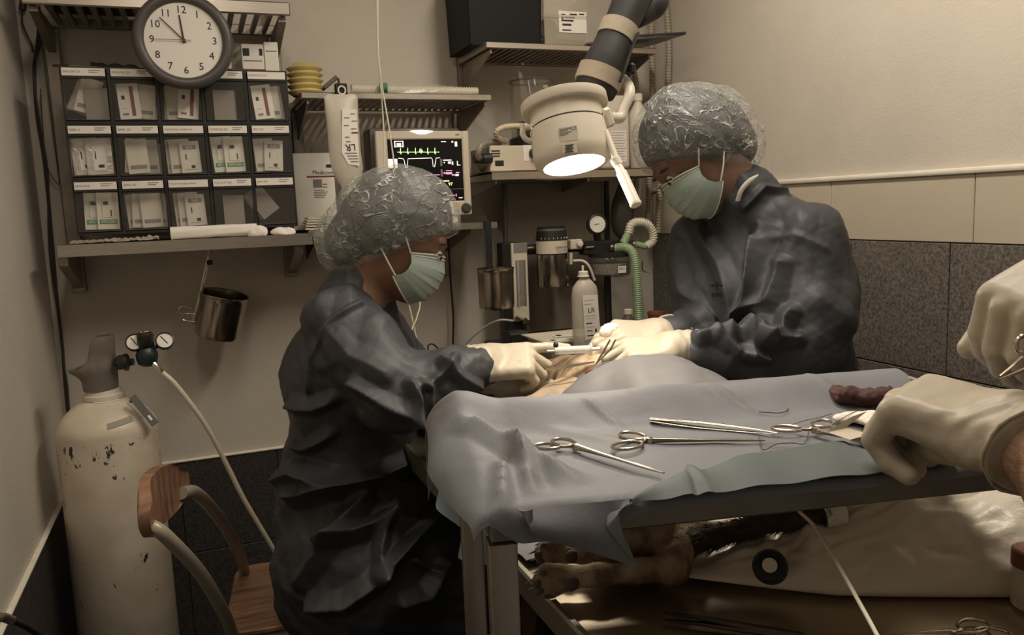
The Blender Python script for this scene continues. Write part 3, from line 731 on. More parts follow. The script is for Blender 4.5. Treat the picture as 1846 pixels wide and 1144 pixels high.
# hose from the regulator to behind the seated person
hp = [bb, aY(320, 697, 2.10), aY(370, 765, 2.11), aY(410, 840, 2.13), aY(440, 900, 2.14), aY(490, 985, 2.16), aY(530, 1060, 2.20), V(.20, 2.25, .12), V(.34, 2.3, .012), V(.6, 2.32, .0115)]
tag(MB().tube(crv(hp, 10), .0062, 12).build('oxygen_hose', mat('cream_hose', (.66, .58, .46), .4)), 'cream rubber hose curving down from the cylinder regulator behind the chair', 'hose')
# black hose with a steel ferrule at the lower left corner
bh = thing('black_hose', 'black hose with steel ferrule in the lower left corner', 'hose', aZ(20, 1130, .35))
q = [aX(-12, 1118, -.36), aX(3, 1112, -.36), aX(22, 1118, -.35)]
MB().tube(crv(q, 5), .0078, 12).build('ferrule', STEEL, bh)
MB().tube(crv([q[2]-V(.0, .0, .0), aX(50, 1130, -.345), aX(75, 1150, -.34), aX(95, 1190, -.335), V(-.335, 1.75, .02), V(-.30, 1.9, .009)], 8), .0058, 12).build('tubing', RUBBER, bh)

# ------------------------------------------------------------------ wooden school chair
WOOD = bpy.data.materials.new('varnished_wood'); WOOD.use_nodes = True
def wood_mat():
    nt = WOOD.node_tree; b = nt.nodes['Principled BSDF']; b.inputs['Roughness'].default_value = .38
    tc = nt.nodes.new('ShaderNodeTexCoord'); mp = nt.nodes.new('ShaderNodeMapping'); mp.inputs['Scale'].default_value = (3, 38, 6)
    n = nt.nodes.new('ShaderNodeTexNoise'); n.inputs['Scale'].default_value = 2.2; n.inputs['Detail'].default_value = 7; n.inputs['Distortion'].default_value = .6
    nt.links.new(tc.outputs['Object'], mp.inputs[0]); nt.links.new(mp.outputs[0], n.inputs[0])
    r = nt.nodes.new('ShaderNodeValToRGB'); r.color_ramp.elements[0].position = .3; r.color_ramp.elements[1].position = .7
    r.color_ramp.elements[0].color = (.13, .062, .035, 1); r.color_ramp.elements[1].color = (.34, .19, .115, 1)
    nt.links.new(n.outputs[0], r.inputs[0]); nt.links.new(r.outputs[0], b.inputs['Base Color'])
wood_mat()
TUBE = mat('beige_enamel_tube', (.36, .31, .24), .3, .1)
sz = .455
sb0, sb1 = aZ(402, 1135, sz), aZ(425, 1026, sz)                     # rear edge of the seat, near and far corner
yx = (sb1-sb0).normalized(); xx = V(yx.y, -yx.x, 0)                  # xx forward (towards the table), yx away from the camera
ch = thing('wooden_chair', 'school chair with varnished wooden seat and beige bent tube frame', 'chair', (sb0.x+.15, sb0.y+.15, 0))
org = V(sb0.x, sb0.y, sz); SW = (sb1-sb0).length+.02
def cpt(u, v, z): return org+xx*u+yx*v+V(0, 0, z-sz)
def seat(m):
    n = 6; poly = []; u0, u1, v0, v1, rr = 0, .37, -.02, SW, .045
    for cx_, cy_, a0 in ((u1-rr, v1-rr, 0), (u0+rr, v1-rr, 90), (u0+rr, v0+rr, 180), (u1-rr, v0+rr, 270)):
        for k in range(n+1):
            a = math.radians(a0+90*k/n); poly.append((cx_+rr*math.cos(a), cy_+rr*math.sin(a)))
    for zz in (0,):
        rows = []
        for sc, z in ((.97, -.014), (1.0, -.010), (1.0, -.003), (.985, 0.0)):
            rows.append([cpt(.185+(p[0]-.185)*sc, SW/2+(p[1]-SW/2)*sc, sz+z) for p in poly])
        L = len(poly); vs = [p for r in rows for p in r]; fs = [tuple(range(L-1, -1, -1)), tuple(3*L+k for k in range(L))]
        for i in range(3):
            for k in range(L): fs.append((i*L+k, i*L+(k+1) % L, (i+1)*L+(k+1) % L, (i+1)*L+k))
        m.add(vs, fs)
part_mb(seat).build('seat', WOOD, ch, 40)
# two side tubes: from the back rest down along the seat to the front legs, and rear legs
bt0, bt1 = aZ(266, 955, .80), aZ(330, 882, .80)
bd = (bt1-bt0)
for s, top, kx in ((0, bt0, (300, 1000)), (1, bt1, (372, 930))):
    v = -.005 if s == 0 else SW-.015
    lowp = cpt(.03, v, sz-.028)
    d = (lowp-top)
    P = crv([top+V(0, 0, .0)-yx*(.02 if s else -.02), top+d*.10+V(.012, 0, .012), top+d*.4+V(.02, 0, .012), top+d*.75+V(.01, 0, .006), lowp, cpt(.10, v, sz-.03), cpt(.30, v, sz-.03), cpt(.36, v, sz-.06), cpt(.385, v, .01)], 8)
    MB().tube(P, .0125, 16).build('side_tube', TUBE, ch)
    lg = crv([cpt(.09, v, sz-.03), cpt(.03, v, sz-.09), cpt(-.05, v, .01)], 8)
    MB().tube(lg, .0115, 14).build('leg', TUBE, ch)
def backrest(m):
    # curved plywood slab standing between the tubes
    mid = (bt0+bt1)/2; ax = bd.normalized(); fwd = V(ax.y, -ax.x, 0); Lh = bd.length/2+.012
    nu, nv = 16, 12
    def fn(side):
        def g(u, v):
            s = (u-.5)*2; w = (v-.5)*2
            ra = 1-.18*abs(w)**3                                     # rounded outline
            hh = .052*(1-.45*abs(s)**3.5)
            return mid+ax*(s*Lh*ra)+V(0, 0, .018+w*hh)-fwd*(.022*(1-s*s))+fwd*(side*.010)
        return g
    a = MB().grid(fn(1), nu, nv); b = MB().grid(fn(-1), nu, nv); w = nv+1; N = (nu+1)*w
    vs = a.v+b.v; fs = a.f+[tuple(N+i for i in reversed(f)) for f in b.f]
    bdv = [i*w for i in range(nu+1)]+[nu*w+j for j in range(1, nv+1)]+[i*w+nv for i in range(nu-1, -1, -1)]+[j for j in range(nv-1, 0, -1)]
    for k in range(len(bdv)): p, q_ = bdv[k], bdv[(k+1) % len(bdv)]; fs.append((p, q_, N+q_, N+p))
    m.add(vs, fs)
part_mb(backrest).build('backrest', WOOD, ch, 50)

# ------------------------------------------------------------------ more wall shelves (steel): two slatted, two solid
def rail(name, lab, x0, x1, z, yf, slats, bx, bh=.06, lip=.018, ups=None):
    t = thing(name, lab, 'shelf', ((x0+x1)/2, 2.45, z-bh))
    if slats:
        MB().bx(x0, x1, yf, yf+.010, z-lip, z, .002).build('front_rail', STEEL, t)
        MB().bx(x0, x1, 2.565, 2.577, z-lip, z, .002).build('rear_rail', STEELD, t)
        n = slats
        for k in range(n):
            x = x0+.012+(x1-x0-.024)*k/(n-1)
            MB().bx(x-.0065, x+.0065, yf+.0102, 2.5648, z-.013, z-.001, .002).build('slat', STEELD, t)
        for x in (x0+.004, x1-.004): MB().bx(x-.004, x+.004, yf+.0102, 2.5648, z-lip, z-.0005).build('side_rail', STEEL, t, 0)
    else:
        MB().bx(x0, x1, yf, 2.585, z-.004, z).bx(x0, x1, yf-.002, yf+.001, z-lip, z).bx(x0, x0+.002, yf, 2.585, z-lip, z).bx(x1-.002, x1, yf, 2.585, z-lip, z).build('sheet', STEEL, t, 0)
    for x in bx:
        MB().prism([(x-.0025, 2.575, z-lip-.001-bh), (x-.0025, 2.575, z-lip-.001), (x-.0025, yf+.012, z-lip-.001), (x-.0025, yf+.012, z-lip-.012)], (.005, 0, 0)).build('bracket', STEELD, t, 0)
    for x, za, zb in (ups or []): MB().bx(x-.016, x+.016, 2.5775, 2.599, za, zb, .002).build('upright', STEELD, t)
    return t
ZM, ZMON, ZR, ZV = 1.652, 1.2765, 1.803, 1.424
rail('slatted_shelf', 'middle slatted steel shelf holding the yellow bellows and tubing', .30, .852, ZM, 2.30, 26, (.318, .835), .085, ups=[(.318, 1.50, 1.66), (.835, 1.50, 1.66)])
rail('steel_shelf', 'solid steel shelf under the patient monitor', .292, .852, ZMON, 2.30, 0, (.318, .775), .075, ups=[(.775, 1.10, 1.25)])
rail('slatted_shelf', 'upper right slatted steel shelf with the black crate', .842, 1.42, ZR, 2.30, 26, (.86, 1.40), .085, ups=[(.86, 1.66, 1.87), (1.40, 1.66, 1.87)])
rail('steel_shelf', 'steel shelf with dark red mat holding the ventilator', .842, 1.47, ZV, 2.30, 0, (.86, 1.17), .05, .022)

# yellow bellows on the middle shelf
YEL = mat('yellow_rubber', (.56, .44, .17), .5, var=.08, vscale=20)
b0 = aY(551, 158, 2.40); k = (b0-CP).dot(FW)/FPX; r1 = 32*k
pf = [(r1*.72, 0)]
for i in range(5):
    z = (2+i*10.2)*k; pf += [(r1*.80, z), (r1*.99, z+4.5*k), (r1*1.0, z+5.6*k), (r1*.82, z+9*k)]
pf += [(r1*.78, 52*k), (r1*.6, 57*k), (r1*.3, 58.5*k), (.001, 58.5*k)]
tag(MB().lathe(pf, (b0.x, 2.40, ZM+.0005), n=40, cap=False).build('bellows', YEL, smooth=50), 'yellow accordion rubber bellows at the left end of the middle shelf', 'bellows')
tag(MB().box(aY(594, 150, 2.42)+V(0, 0, 0), (.012, .05, .05), Matrix.Rotation(.9, 3, 'Y'), .002).build('grey_wedge', mat('grey_card2', (.12, .11, .09), .6)), 'dark grey wedge leaning beside the yellow bellows', 'wedge')
# packed corrugated tubing on the shelf
def corr(path, r, pitch, amp, n=12):
    """corrugated tube along a path"""
    P = [Vector(p) for p in path]; S = [0]
    for i in range(1, len(P)): S.append(S[-1]+(P[i]-P[i-1]).length)
    L = S[-1]; m = int(L/pitch*4); out = []; rr = []
    j = 0
    for q in range(m+1):
        s = L*q/m
        while j < len(P)-2 and S[j+1] < s: j += 1
        t = (s-S[j])/max(S[j+1]-S[j], 1e-9); out.append(P[j].lerp(P[j+1], t)); rr.append(r+amp*(1 if q % 4 in (0, 1) else -1))
    return MB().tube(out, rr, n)
CORR = clear('corrugated_clear_tube', (.70, .64, .52), .75, .25)
pk = thing('tubing_pack', 'bag of clear corrugated tubing lying along the middle shelf', 'tubing', (.66, 2.36, ZM))
A, B = aY(632, 160, 2.36), aY(858, 160, 2.36)
corr(crv([(A.x, 2.35, ZM+.016), ((A.x+B.x)/2, 2.36, ZM+.016), (B.x, 2.35, ZM+.014)], 10), .0125, .008, .0015).build('corrugated_tube', CORR, pk, 60)
corr(crv([(A.x+.07, 2.385, ZM+.017), ((A.x+B.x)/2, 2.40, ZM+.017), (B.x-.02, 2.385, ZM+.015)], 10), .0125, .008, .0015).build('corrugated_tube', CORR, pk, 60)
c = aY(690, 152, 2.335); MB().lathe([(.008, -.012), (.0135, -.011), (.0135, .011), (.009, .012)], (c.x, 2.33, ZM+.0185), V(1, -.3, 0), 20).build('green_connector', mat('green_connector', (.06, .22, .12), .4), pk)
def bag(m):
    def fn(u, v):
        x = A.x-.05+(B.x-A.x+.055)*u; a = math.pi*v; e = .25+.75*math.sin(math.pi*min(max(u*1.0, 0.02), .985))**.35
        k = 1+.16*mnoise.noise(Vector((u*18, v*5, 2)))
        return (x, 2.37+.045*math.cos(a)*e, ZM+.001+.036*math.sin(a)*e*k)
    m.grid(fn, 60, 14)
part_mb(bag).build('plastic_bag', clear('clear_bag_film', (.8, .75, .64), .16, .08, .9), pk, 30)

# infusion bag hanging upside down from a black clip on the shelf edge
YB_ = 2.27; kb = (aY(615, 250, YB_)-CP).dot(FW)/FPX
ib = thing('infusion_bag', 'clear hanging infusion bag with white printed label on the middle shelf', 'infusion bag', aY(622, 350, YB_))
def outline(v):
    """left and right pixel edge of the bag and its half thickness at height v (0 top, 1 bottom)"""
    ys = [170, 176, 200, 235, 270, 305, 322, 334, 340]; l = [590, 584, 586, 590, 592, 598, 606, 614, 617]; r = [640, 645, 646, 648, 650, 655, 652, 642, 636]; d = [.1, .3, .75, 1, 1, 1, .9, .6, .45]
    t = v*8; i = min(int(t), 7); f = t-i
    g = lambda a: a[i]+(a[i+1]-a[i])*f
    return g(l), g(r), g(ys), g(d)
def ibag(m):
    n = 28; rows = []
    for j in range(33):
        l, r, y, d = outline(j/32); A_, B_ = aY(l, y, YB_), aY(r, y, YB_); mid = (A_+B_)/2; w = (B_.x-A_.x)/2
        rows.append([(mid.x+w*math.cos(2*math.pi*q/n), YB_+.020*d*math.sin(2*math.pi*q/n), mid.z) for q in range(n)])
    vs = [p for r_ in rows for p in r_]; fs = []
    for i in range(32):
        for q in range(n): fs.append((i*n+q, i*n+(q+1) % n, (i+1)*n+(q+1) % n, (i+1)*n+q))
    fs += [tuple(range(n)), tuple(32*n+q for q in reversed(range(n)))]; m.add(vs, fs)
part_mb(ibag).build('bag', FROST, ib, 60)
p = aY(626, 345, YB_); MB().cyl(p+V(0, 0, .010), p-V(0, 0, .004), 11*kb, 10*kb).cyl(p-V(0, 0, .004), p-V(0, 0, .008), 15*kb).cyl(p-V(0, 0, .008), p-V(0, 0, .020), 10*kb).build('port', FROST, ib)
def ontop(pl, y): return [aY(a, b, y) for a, b in pl]
MB().prism(ontop([(617, 195), (643, 197), (648, 299), (628, 296), (616, 275)], YB_-.0215), (0, .0008, 0)).build('label', PAPER, ib, 0)
dn, lf = V(.02, 0, -1), V(-1, 0, 0)
text_mb('LR', 17*kb, aY(632, 265, YB_-.0225), V(-1, 0, -.05), V(.05, 0, -1)).build('lettering', INK, ib, 0)
for y, x0, x1 in ((205, 632, 640), (212, 620, 630), (218, 634, 644), (226, 620, 629), (232, 633, 643), (247, 622, 630), (255, 624, 632), (276, 622, 644), (281, 626, 645), (286, 628, 646), (291, 632, 646)):
    a, b = aY(x0, y, YB_-.0226), aY(x1, y, YB_-.0226); MB().bx(a.x, b.x, a.y, a.y+.0003, a.z-.0012, a.z+.0012).build('printed_line', INKG, ib, 0)
a, b = aY(634, 239, YB_-.0226), aY(646, 239, YB_-.0226); MB().bx(a.x, b.x, a.y, a.y+.0003, a.z-.002, a.z+.002).build('red_mark', INKR, ib, 0)
h = aY(615, 160, 2.285)
MB().bx(h.x-.017, h.x+.017, 2.283, 2.297, ZM-.012, ZM+.022, .003).build('clip', BLACK, ib)
MB().tube([h+V(-.004, -.004, 0), V(h.x-.006, 2.286, ZM+.034)], .0035, 8).build('clip_lever', BLACK, ib)
MB().tube([V(h.x+.010*math.cos(q/12*6.2832), 2.276, aY(615, 163, 2.28).z+.011*math.sin(q/12*6.2832)) for q in range(12)], .0022, 8, closed=True).build('hanging_ring', WHITEP, ib)

# medical supply carton and packets below it
A, B = aY(543, 400, 2.43), aY(622, 275, 2.43)
mx_ = thing('dressing_carton', 'white dressing carton with printed front behind the infusion bag', 'box', ((A.x+B.x)/2, 2.48, ZMON))
MB().bx(A.x-.022, A.x+.105, 2.43, 2.545, ZMON, B.z, .001).build('carton', PAPER, mx_, 0)
yy = 2.4293
text_mb('Medicom', .0165, aY(563, 311, yy), (1, 0, -.02), (.02, 0, 1), 'LEFT').build('lettering', INK, mx_, 0)
def rc_(name, x0, x1, y0, y1, mt, par, Y):
    a, b = aY(x0, y1, Y), aY(x1, y0, Y); MB().bx(a.x, b.x, Y, Y+.0004, a.z, b.z).build(name, mt, par, 0)
rc_('red_line', 553, 605, 316, 320, INKR, mx_, yy); rc_('printed_picture', 565, 580, 323, 338, INKG, mx_, yy); rc_('logo', 588, 597, 296, 302, INK, mx_, yy)
for q in range(5): rc_('printed_line', 566, 584+(q*7) % 9, 342+q*3.2, 343.8+q*3.2, INKG, mx_, yy)
rc_('printed_line', 582, 590, 331, 333, INKG, mx_, yy); rc_('printed_line', 582, 590, 336, 338, INKG, mx_, yy)
MB().bx(A.x-.0226, A.x-.022, 2.45, 2.52, ZMON+.06, ZMON+.066).build('printed_line', INKG, mx_, 0)
for q in range(5):
    a, b = aY(548+q*1.5, 404, 2.36), aY(602, 404, 2.36); z = ZMON+.0008+q*.0075
    MBq = MB()
    def fn(u, v, q=q, z=z): return (a.x+(b.x-a.x)*u, 2.335+.08*v, z+.0050+.0010*mnoise.noise(Vector((u*7, v*4, q*3.1))))
    MBq.grid(fn, 18, 6, .004 if q else .0045)
    tag(MBq.build('dressing_packet', mat('crinkled_pack', (.60, .53, .42), .45, bump=.6, bscale=40), smooth=40), ['lowest', 'second lowest', 'middle', 'second from top', 'topmost'][q]+' crinkled dressing packet of the pile before the white carton', 'packet', 'pile of dressing packets')

# ------------------------------------------------------------------ patient monitor
ym = 2.355
mo = thing('patient_monitor', 'cream patient monitor with black screen showing vital sign traces', 'monitor', (.65, ym+.06, ZMON))
mA, mB = aY(690, 390, ym), aY(846, 237, ym); mx0, mx1, mz0, mz1 = .508, .793, aY(850, 386, ym).z, aY(750, 236, ym).z
BEZ = mat('monitor_cream', (.62, .55, .43), .38)
def bez(m):
    t = .022; sx0, sx1, sz0, sz1 = aY(702, 320, ym).x, aY(836, 320, ym).x, aY(845, 361, ym).z, aY(760, 251, ym).z
    m.bx(mx0, sx0, ym, ym+t, mz0, mz1, .003); m.bx(sx1, mx1, ym, ym+t, mz0, mz1, .003); m.bx(sx0-.001, sx1+.001, ym, ym+t, sz1, mz1, .003); m.bx(sx0-.001, sx1+.001, ym, ym+t, mz0, sz0, .003)
    return sx0, sx1, sz0, sz1
m = MB(); sx0, sx1, sz0, sz1 = bez(m); m.build('bezel', BEZ, mo)
MB().bx(mx0-.012, mx1-.02, ym+.022, ym+.12, mz0+.005, mz1+.012, .008, 2).build('rear_case', mat('monitor_dark_case', (.10, .085, .07), .4), mo)
MB().bx(.60, .75, ym+.005, ym+.10, ZMON+.0005, mz0, .004).build('foot', BEZ, mo)
scr = MB().bx(sx0, sx1, ym+.006, ym+.012, sz0, sz1).build('screen', mat('screen_black', (.008, .008, .009), .18), mo, 0)
def em(name, c, s=1.6): return mat(name, c, .5, emit=c, estr=s)
EG, EW, EM, EY = em('trace_green', (.55, .95, .35), 1.0), em('trace_white', (1, .92, .80), .9), em('trace_magenta', (.9, .35, .6), .8), em('trace_yellow', (1, .9, .35), 1.2)
ysn = ym+.0056
def sp(x, y): return aY(x, y, ysn)
def trace(px, mt, w=.0009):
    m = MB(); P = [sp(*p) for p in px]
    m.tube(P, w, 6, flat=.3, up=(0, 1, 0)); m.build('trace', mt, scr)
ecg = [(716, 274)]
for x in (722, 735, 749, 771, 784): ecg += [(x-2, 274), (x-.7, 276), (x, 266), (x+.6, 278), (x+2, 274)]
ecg += [(792, 274)]; ecg.sort(key=lambda p: p[0]); trace(ecg, EG)
trace([(756, 274), (757, 268), (758, 276), (759, 267), (760, 276), (761, 270), (762, 274)], EG, .0014)
trace([(718, 285), (727, 286), (729, 290), (730.5, 300), (731.5, 302), (733.5, 302), (734.5, 296), (735.5, 286), (765, 285), (778, 284.5), (779.5, 288), (781, 300), (783.5, 301), (785, 292), (786, 285), (793, 284)], EW)
trace([(765, 316), (780, 315), (793, 315)], EM); trace([(770, 334), (777, 332), (780, 330), (785, 332), (790, 331), (795, 330)], EY, .0007)
def block(x0, x1, y0, y1, mt, name='readout'):
    a, b = sp(x0, y1), sp(x1, y0); MB().bx(a.x, b.x, ysn, ysn+.0004, a.z, b.z).build(name, mt, scr, 0)
block(697, 716, 286, 303, EW); block(711, 727, 254, 255.3, EW); block(711, 727, 263.7, 265, EW); block(711, 712.2, 254, 265, EW); block(725.8, 727, 254, 265, EW); block(715, 723, 258, 263, EW)
block(795, 804, 254.5, 255.8, EW); block(814, 817, 254, 257, EW); block(820, 824, 255, 264, EW); block(794, 797, 286, 299, INKG); block(795, 798, 305, 318, INKG); block(796, 799, 324, 337, INKG)
for (x0, x1, y0, y1, mt) in ((799, 814, 287.5, 289.5, EW), (808, 813, 291, 295, EW), (800, 802, 292, 294, EW), (815, 817, 291, 297, EW), (824, 825.2, 290, 298, EW), (824, 830, 296.6, 298, EW), (800, 803, 310, 313, EM), (804, 815, 306.5, 308, EM), (804, 815, 310, 314, EM),
                             (822, 828, 310, 312, EM), (815, 820, 314.5, 316, EW), (821, 827, 313.5, 317, EW), (800, 810, 325, 327, EY), (827, 834, 355.5, 357, EW), (776, 835, 340.3, 341.3, INKG), (806, 807, 349, 354, EM), (822, 823, 349, 354, EM), (810, 820, 350.8, 352.5, EM)):
    block(x0, x1, y0, y1, mt)
text_mb('97', .0135, sp(812, 332)+V(0, -.0004, 0), (1, 0, 0), (0, 0, 1)).build('readout', EY, scr, 0)
def lens(m):
    P = [aY(741+39*q/16, 236.5+ (5.2*math.sin(math.pi*q/16)), ym-.001) for q in range(17)]; P += [aY(780, 235.6, ym-.001), aY(760, 234.2, ym-.001), aY(741, 235.2, ym-.001)]
    m.prism(P, (0, .014, 0))
part_mb(lens).build('alarm_light', em('alarm_glow', (1, .86, .62), 3.5), mo, 0)
kp = aY(840, 375, ym); MB().lathe([(.0155, 0), (.0155, .004), (.013, .014), (.011, .016)], kp, (0, -1, 0), 28).build('knob', mat('knob_brown', (.06, .052, .045), .4), mo)
for x0, x1, y0, y1, mt in ((809, 817, 366, 373, PAPER), (819, 829, 366, 373, YEL), (810, 817, 376, 382, PAPER), (820, 829, 376, 383, mat('button_green', (.22, .34, .24), .5))): rc_('button', x0, x1, y0, y1, mt, mo, ym-.0012)
rc_('maker_mark', 821, 828, 241, 244, INKG, mo, ym-.0006)

# infusion lines hanging from above in front of the monitor
LINE = clear('infusion_tubing', (.74, .68, .56), .85, .25)
tag(MB().tube(crv([aY(676, -60, 2.2), aY(679, 20, 2.2), aY(681, 100, 2.2), aY(687, 160, 2.21), aY(692, 240, 2.2), aY(694, 330, 2.19), aY(700, 420, 2.18), aY(735, 540, 2.15), aY(757, 640, 2.12), aY(768, 690, 2.1)], 8), .0022, 8).build('infusion_line', LINE), 'thin clear infusion line hanging straight down before the monitor, the left one', 'tubing', 'infusion lines')
tag(MB().tube(crv([aY(684, -60, 2.19), aY(681, 20, 2.19), aY(683, 110, 2.19), aY(692, 175, 2.2), aY(703, 240, 2.19), aY(712, 310, 2.18), aY(720, 400, 2.17), aY(755, 530, 2.14), aY(752, 570, 2.12), aY(741, 600, 2.1), aY(735, 660, 2.06)], 8), .0022, 8).build('infusion_line', LINE), 'thin clear infusion line slanting across the monitor screen, the right one', 'tubing', 'infusion lines')
cable([(806, 390), (808, 420), (812, 500), (817, 570), (816, 640), (816, 700)], .0034, 'black power cable hanging straight down the wall from the monitor', Y=2.55, mt=RUBBER)
plg = thing('cable_plug', 'black plug on a curled black cord in front of the wall', 'plug', aY(783, 660, 2.3))
MB().tube(crv([aY(772, 632, 2.3), aY(775, 645, 2.3), aY(782, 655, 2.3), aY(786, 668, 2.3)], 4), [.006]*5+[.009]*8, 10).build('plug', BLACK, plg)
MB().tube(crv([aY(772, 633, 2.3), aY(772, 623, 2.3), aY(780, 620, 2.3), aY(792, 632, 2.3), aY(798, 655, 2.3), aY(815, 652, 2.4), aY(830, 655, 2.597)], 6), .0024, 8).build('cord', RUBBER, plg)

# upright steel cup on a black strap handle
cm = aY(893, 484, 2.25); k = (cm-CP).dot(FW)/FPX
c2 = thing('steel_cup', 'upright steel cup hanging by a black strap from the monitor shelf', 'cup', aY(893, 556, 2.25))
steel_cup(c2, cm, (0, 0, 1), 33*k, 73*k)
s0 = aY(880, 398, 2.285); s1 = aY(881, 480, 2.285)
MB().bx(s0.x-.0095, s0.x+.0095, 2.284, 2.2885, s1.z-.02, s0.z, .001).bx(s0.x-.0095, s0.x+.0095, 2.2885, 2.31, s0.z-.003, s0.z).build('strap_handle', BLACK, c2)

# ------------------------------------------------------------------ things on the upper right shelf
def crate(m):
    A, B = aY(842, 92, 2.36), aY(978, 68, 2.36); x0, x1 = A.x, aY(976, 60, 2.36).x; z0 = ZR+.0005; y0, y1 = 2.345, 2.56
    m.prism([(x0+.008, y0+.008, z0), (x1-.012, y0+.008, z0), (x1-.012, y1, z0), (x0+.008, y1, z0)], (0, 0, .004))
    h = .24
    for (p, q_) in (((x0, y0), (x1, y0)), ((x1, y0), (x1, y1)), ((x1, y1), (x0, y1)), ((x0, y1), (x0, y0))):
        P = Vector((*p, 0)); Q = Vector((*q_, 0)); nrm = V(Q.y-P.y, -(Q.x-P.x), 0).normalized(); c = V((x0+x1)/2, (y0+y1)/2, 0)
        bp_, bq_ = P.lerp(c, .06), Q.lerp(c, .06)
        m.prism([bp_+V(0, 0, z0), bq_+V(0, 0, z0), Q+V(0, 0, z0+h), P+V(0, 0, z0+h)], -nrm*.004)
tag(part_mb(crate).build('storage_crate', mat('crate_black', (.007, .007, .0065), .6, spec=.25), smooth=0), 'large black plastic crate on the upper right shelf', 'crate')
A, B = aY(982, 72, 2.38), aY(1060, 20, 2.38)
bx_ = thing('clear_container', 'clear plastic container with white printed label beside the black crate', 'container', ((A.x+B.x)/2, 2.43, ZR))
z0 = ZR+.0006
CB = clear('container_plastic', (.56, .50, .40), .35, .12)
def shell(m):
    x0, x1, y0, y1 = A.x, B.x, 2.38, 2.50; t = .002
    m.bx(x0, x1, y0, y1, z0, z0+t); m.bx(x0, x1, y0, y0+t, z0+t, z0+.17); m.bx(x0, x1, y1-t, y1, z0+t, z0+.17); m.bx(x0, x0+t, y0+t, y1-t, z0+t, z0+.17); m.bx(x1-t, x1, y0+t, y1-t, z0+t, z0+.17)
    m.bx(x0-.004, x1+.004, y0-.004, y0, z0+.095, z0+.105)
part_mb(shell).build('container_body', CB, bx_, 0)
MB().bx(A.x+.006, B.x-.006, 2.39, 2.49, z0+.003, z0+.035, .004).build('content', mat('dark_content', (.16, .14, .11), .6), bx_)
MB().lathe([(.028, 0), (.032, .006), (.032, .02), (.02, .02)], ((A.x+.028), 2.43, z0+.066), (0, -1, .1), 24).build('coiled_hose', mat('dark_coil', (.16, .14, .115), .5), bx_)
rc_('label', 1008, 1057, 22, 58, PAPER, bx_, 2.3775)
for (x0, x1, y0, y1) in ((1012, 1019, 25, 27), (1027, 1040, 25, 27), (1044, 1053, 25, 27), (1012, 1016, 30, 34), (1018, 1036, 31, 32.5), (1012, 1034, 36, 38), (1014, 1030, 43, 46), (1014, 1030, 53.5, 55)): rc_('printed_line', x0, x1, y0, y1, INK, bx_, 2.3771)
# dark flat tray lying across the right end
def dtray(m):
    a, b, c_ = aY(1052, 73, 2.30), aY(1208, 62, 2.22), aY(1150, 60, 2.5)
    m.prism([(a.x+.01, 2.30, ZR+.002), (1.46, 2.20, ZR+.022), (1.46, 2.42, ZR+.028), (1.22, 2.46, ZR+.004)], (0, 0, .006))
    m.tube([(1.30, 2.26, ZR+.024), (1.462, 2.198, ZR+.027)], .004, 8)
tag(part_mb(dtray).build('flat_tray', mat('dark_tray', (.045, .04, .036), .35), smooth=30), 'flat dark plastic tray sticking out at the right end of the upper shelf', 'tray')
# corrugated hoses hanging in the corner
CH = mat('beige_corrugated_hose', (.40, .34, .26), .5)
for px, Yh, lab in (([(1190, -60), (1202, 20), (1206, 90), (1204, 150), (1196, 220), (1190, 320), (1186, 420)], 2.46, 'rightmost beige corrugated hose hanging in the room corner'), ([(1150, -60), (1172, 0), (1174, 80), (1176, 150), (1172, 250), (1168, 400)], 2.50, 'middle beige corrugated hose hanging in the room corner'),
                ([(1140, 110), (1146, 150), (1150, 220), (1148, 320), (1140, 420)], 2.53, 'leftmost beige corrugated hose hanging in the room corner, below the shelf')):
    tag(corr(crv([aY(*p, Yh) for p in px], 10), .0098, .010, .0014, 10).build('corrugated_hose', CH, smooth=60), lab, 'hose', 'corner hoses')

# ------------------------------------------------------------------ ventilator on the red mat
MATR = mat('dark_red_mat', (.10, .028, .026), .6)
tag(MB().bx(.93, 1.455, 2.302, 2.56, ZV+.0002, ZV+.004, .001).build('shelf_mat', MATR), 'dark red mat covering the ventilator shelf', 'mat')
zv = ZV+.0042
ve = thing('ventilator', 'cream veterinary ventilator with clear bellows jar on top', 'ventilator', (1.0, 2.42, zv))
A, B = aY(884, 302, 2.345), aY(976, 262, 2.345)
CREM = mat('ventilator_cream', (.60, .53, .41), .4)
xa, xb, zc = A.x, B.x+.05, aY(930, 262, 2.345).z
MB().bx(xa, xb, 2.345, 2.53, zv, zc, .003).build('housing', CREM, ve)
rc_('control_panel', 944, 985, 261, 290, PAPER, ve, 2.3438)
kc = aY(962, 276, 2.343); MB().lathe([(.016, 0), (.016, .01), (.013, .018), (.009, .019)], kc, (0, -1, 0), 24).build('knob', BLACK, ve)
MB().cyl(kc+V(.002, -.019, 0), kc+V(.002, -.026, 0), .007, n=16).build('knob_cap', CHROME, ve)
rc_('display_window', 893, 908, 289, 299, BLACK, ve, 2.3438)
for q, (x0, x1) in enumerate(((886, 901), (886, 902), (886, 901))): rc_('printed_line', x0, x1, 270.5+q*4.7, 273+q*4.7, INK, ve, 2.3438)
jx, jy, jr = aY(959, 190, 2.43).x, 2.43, .0735
MB().lathe([(jr*1.05, 0), (jr*1.05, .024), (jr*.96, .03)], (jx, jy, zc+.0002), n=40).build('jar_base', BLACK, ve)
zj = zc+.03; zjt = aY(959, 137, 2.36).z
JAR = clear('bellows_jar_plastic', (.30, .25, .19), .25, .06, .9)
MB().lathe([(jr*.95, 0), (jr*.95, zjt-zj-.012), (jr*.92, zjt-zj-.004), (jr*.84, zjt-zj), (.001, zjt-zj+.002)], (jx, jy, zj), n=48, cap=False).build('bellows_jar', JAR, ve, 50)
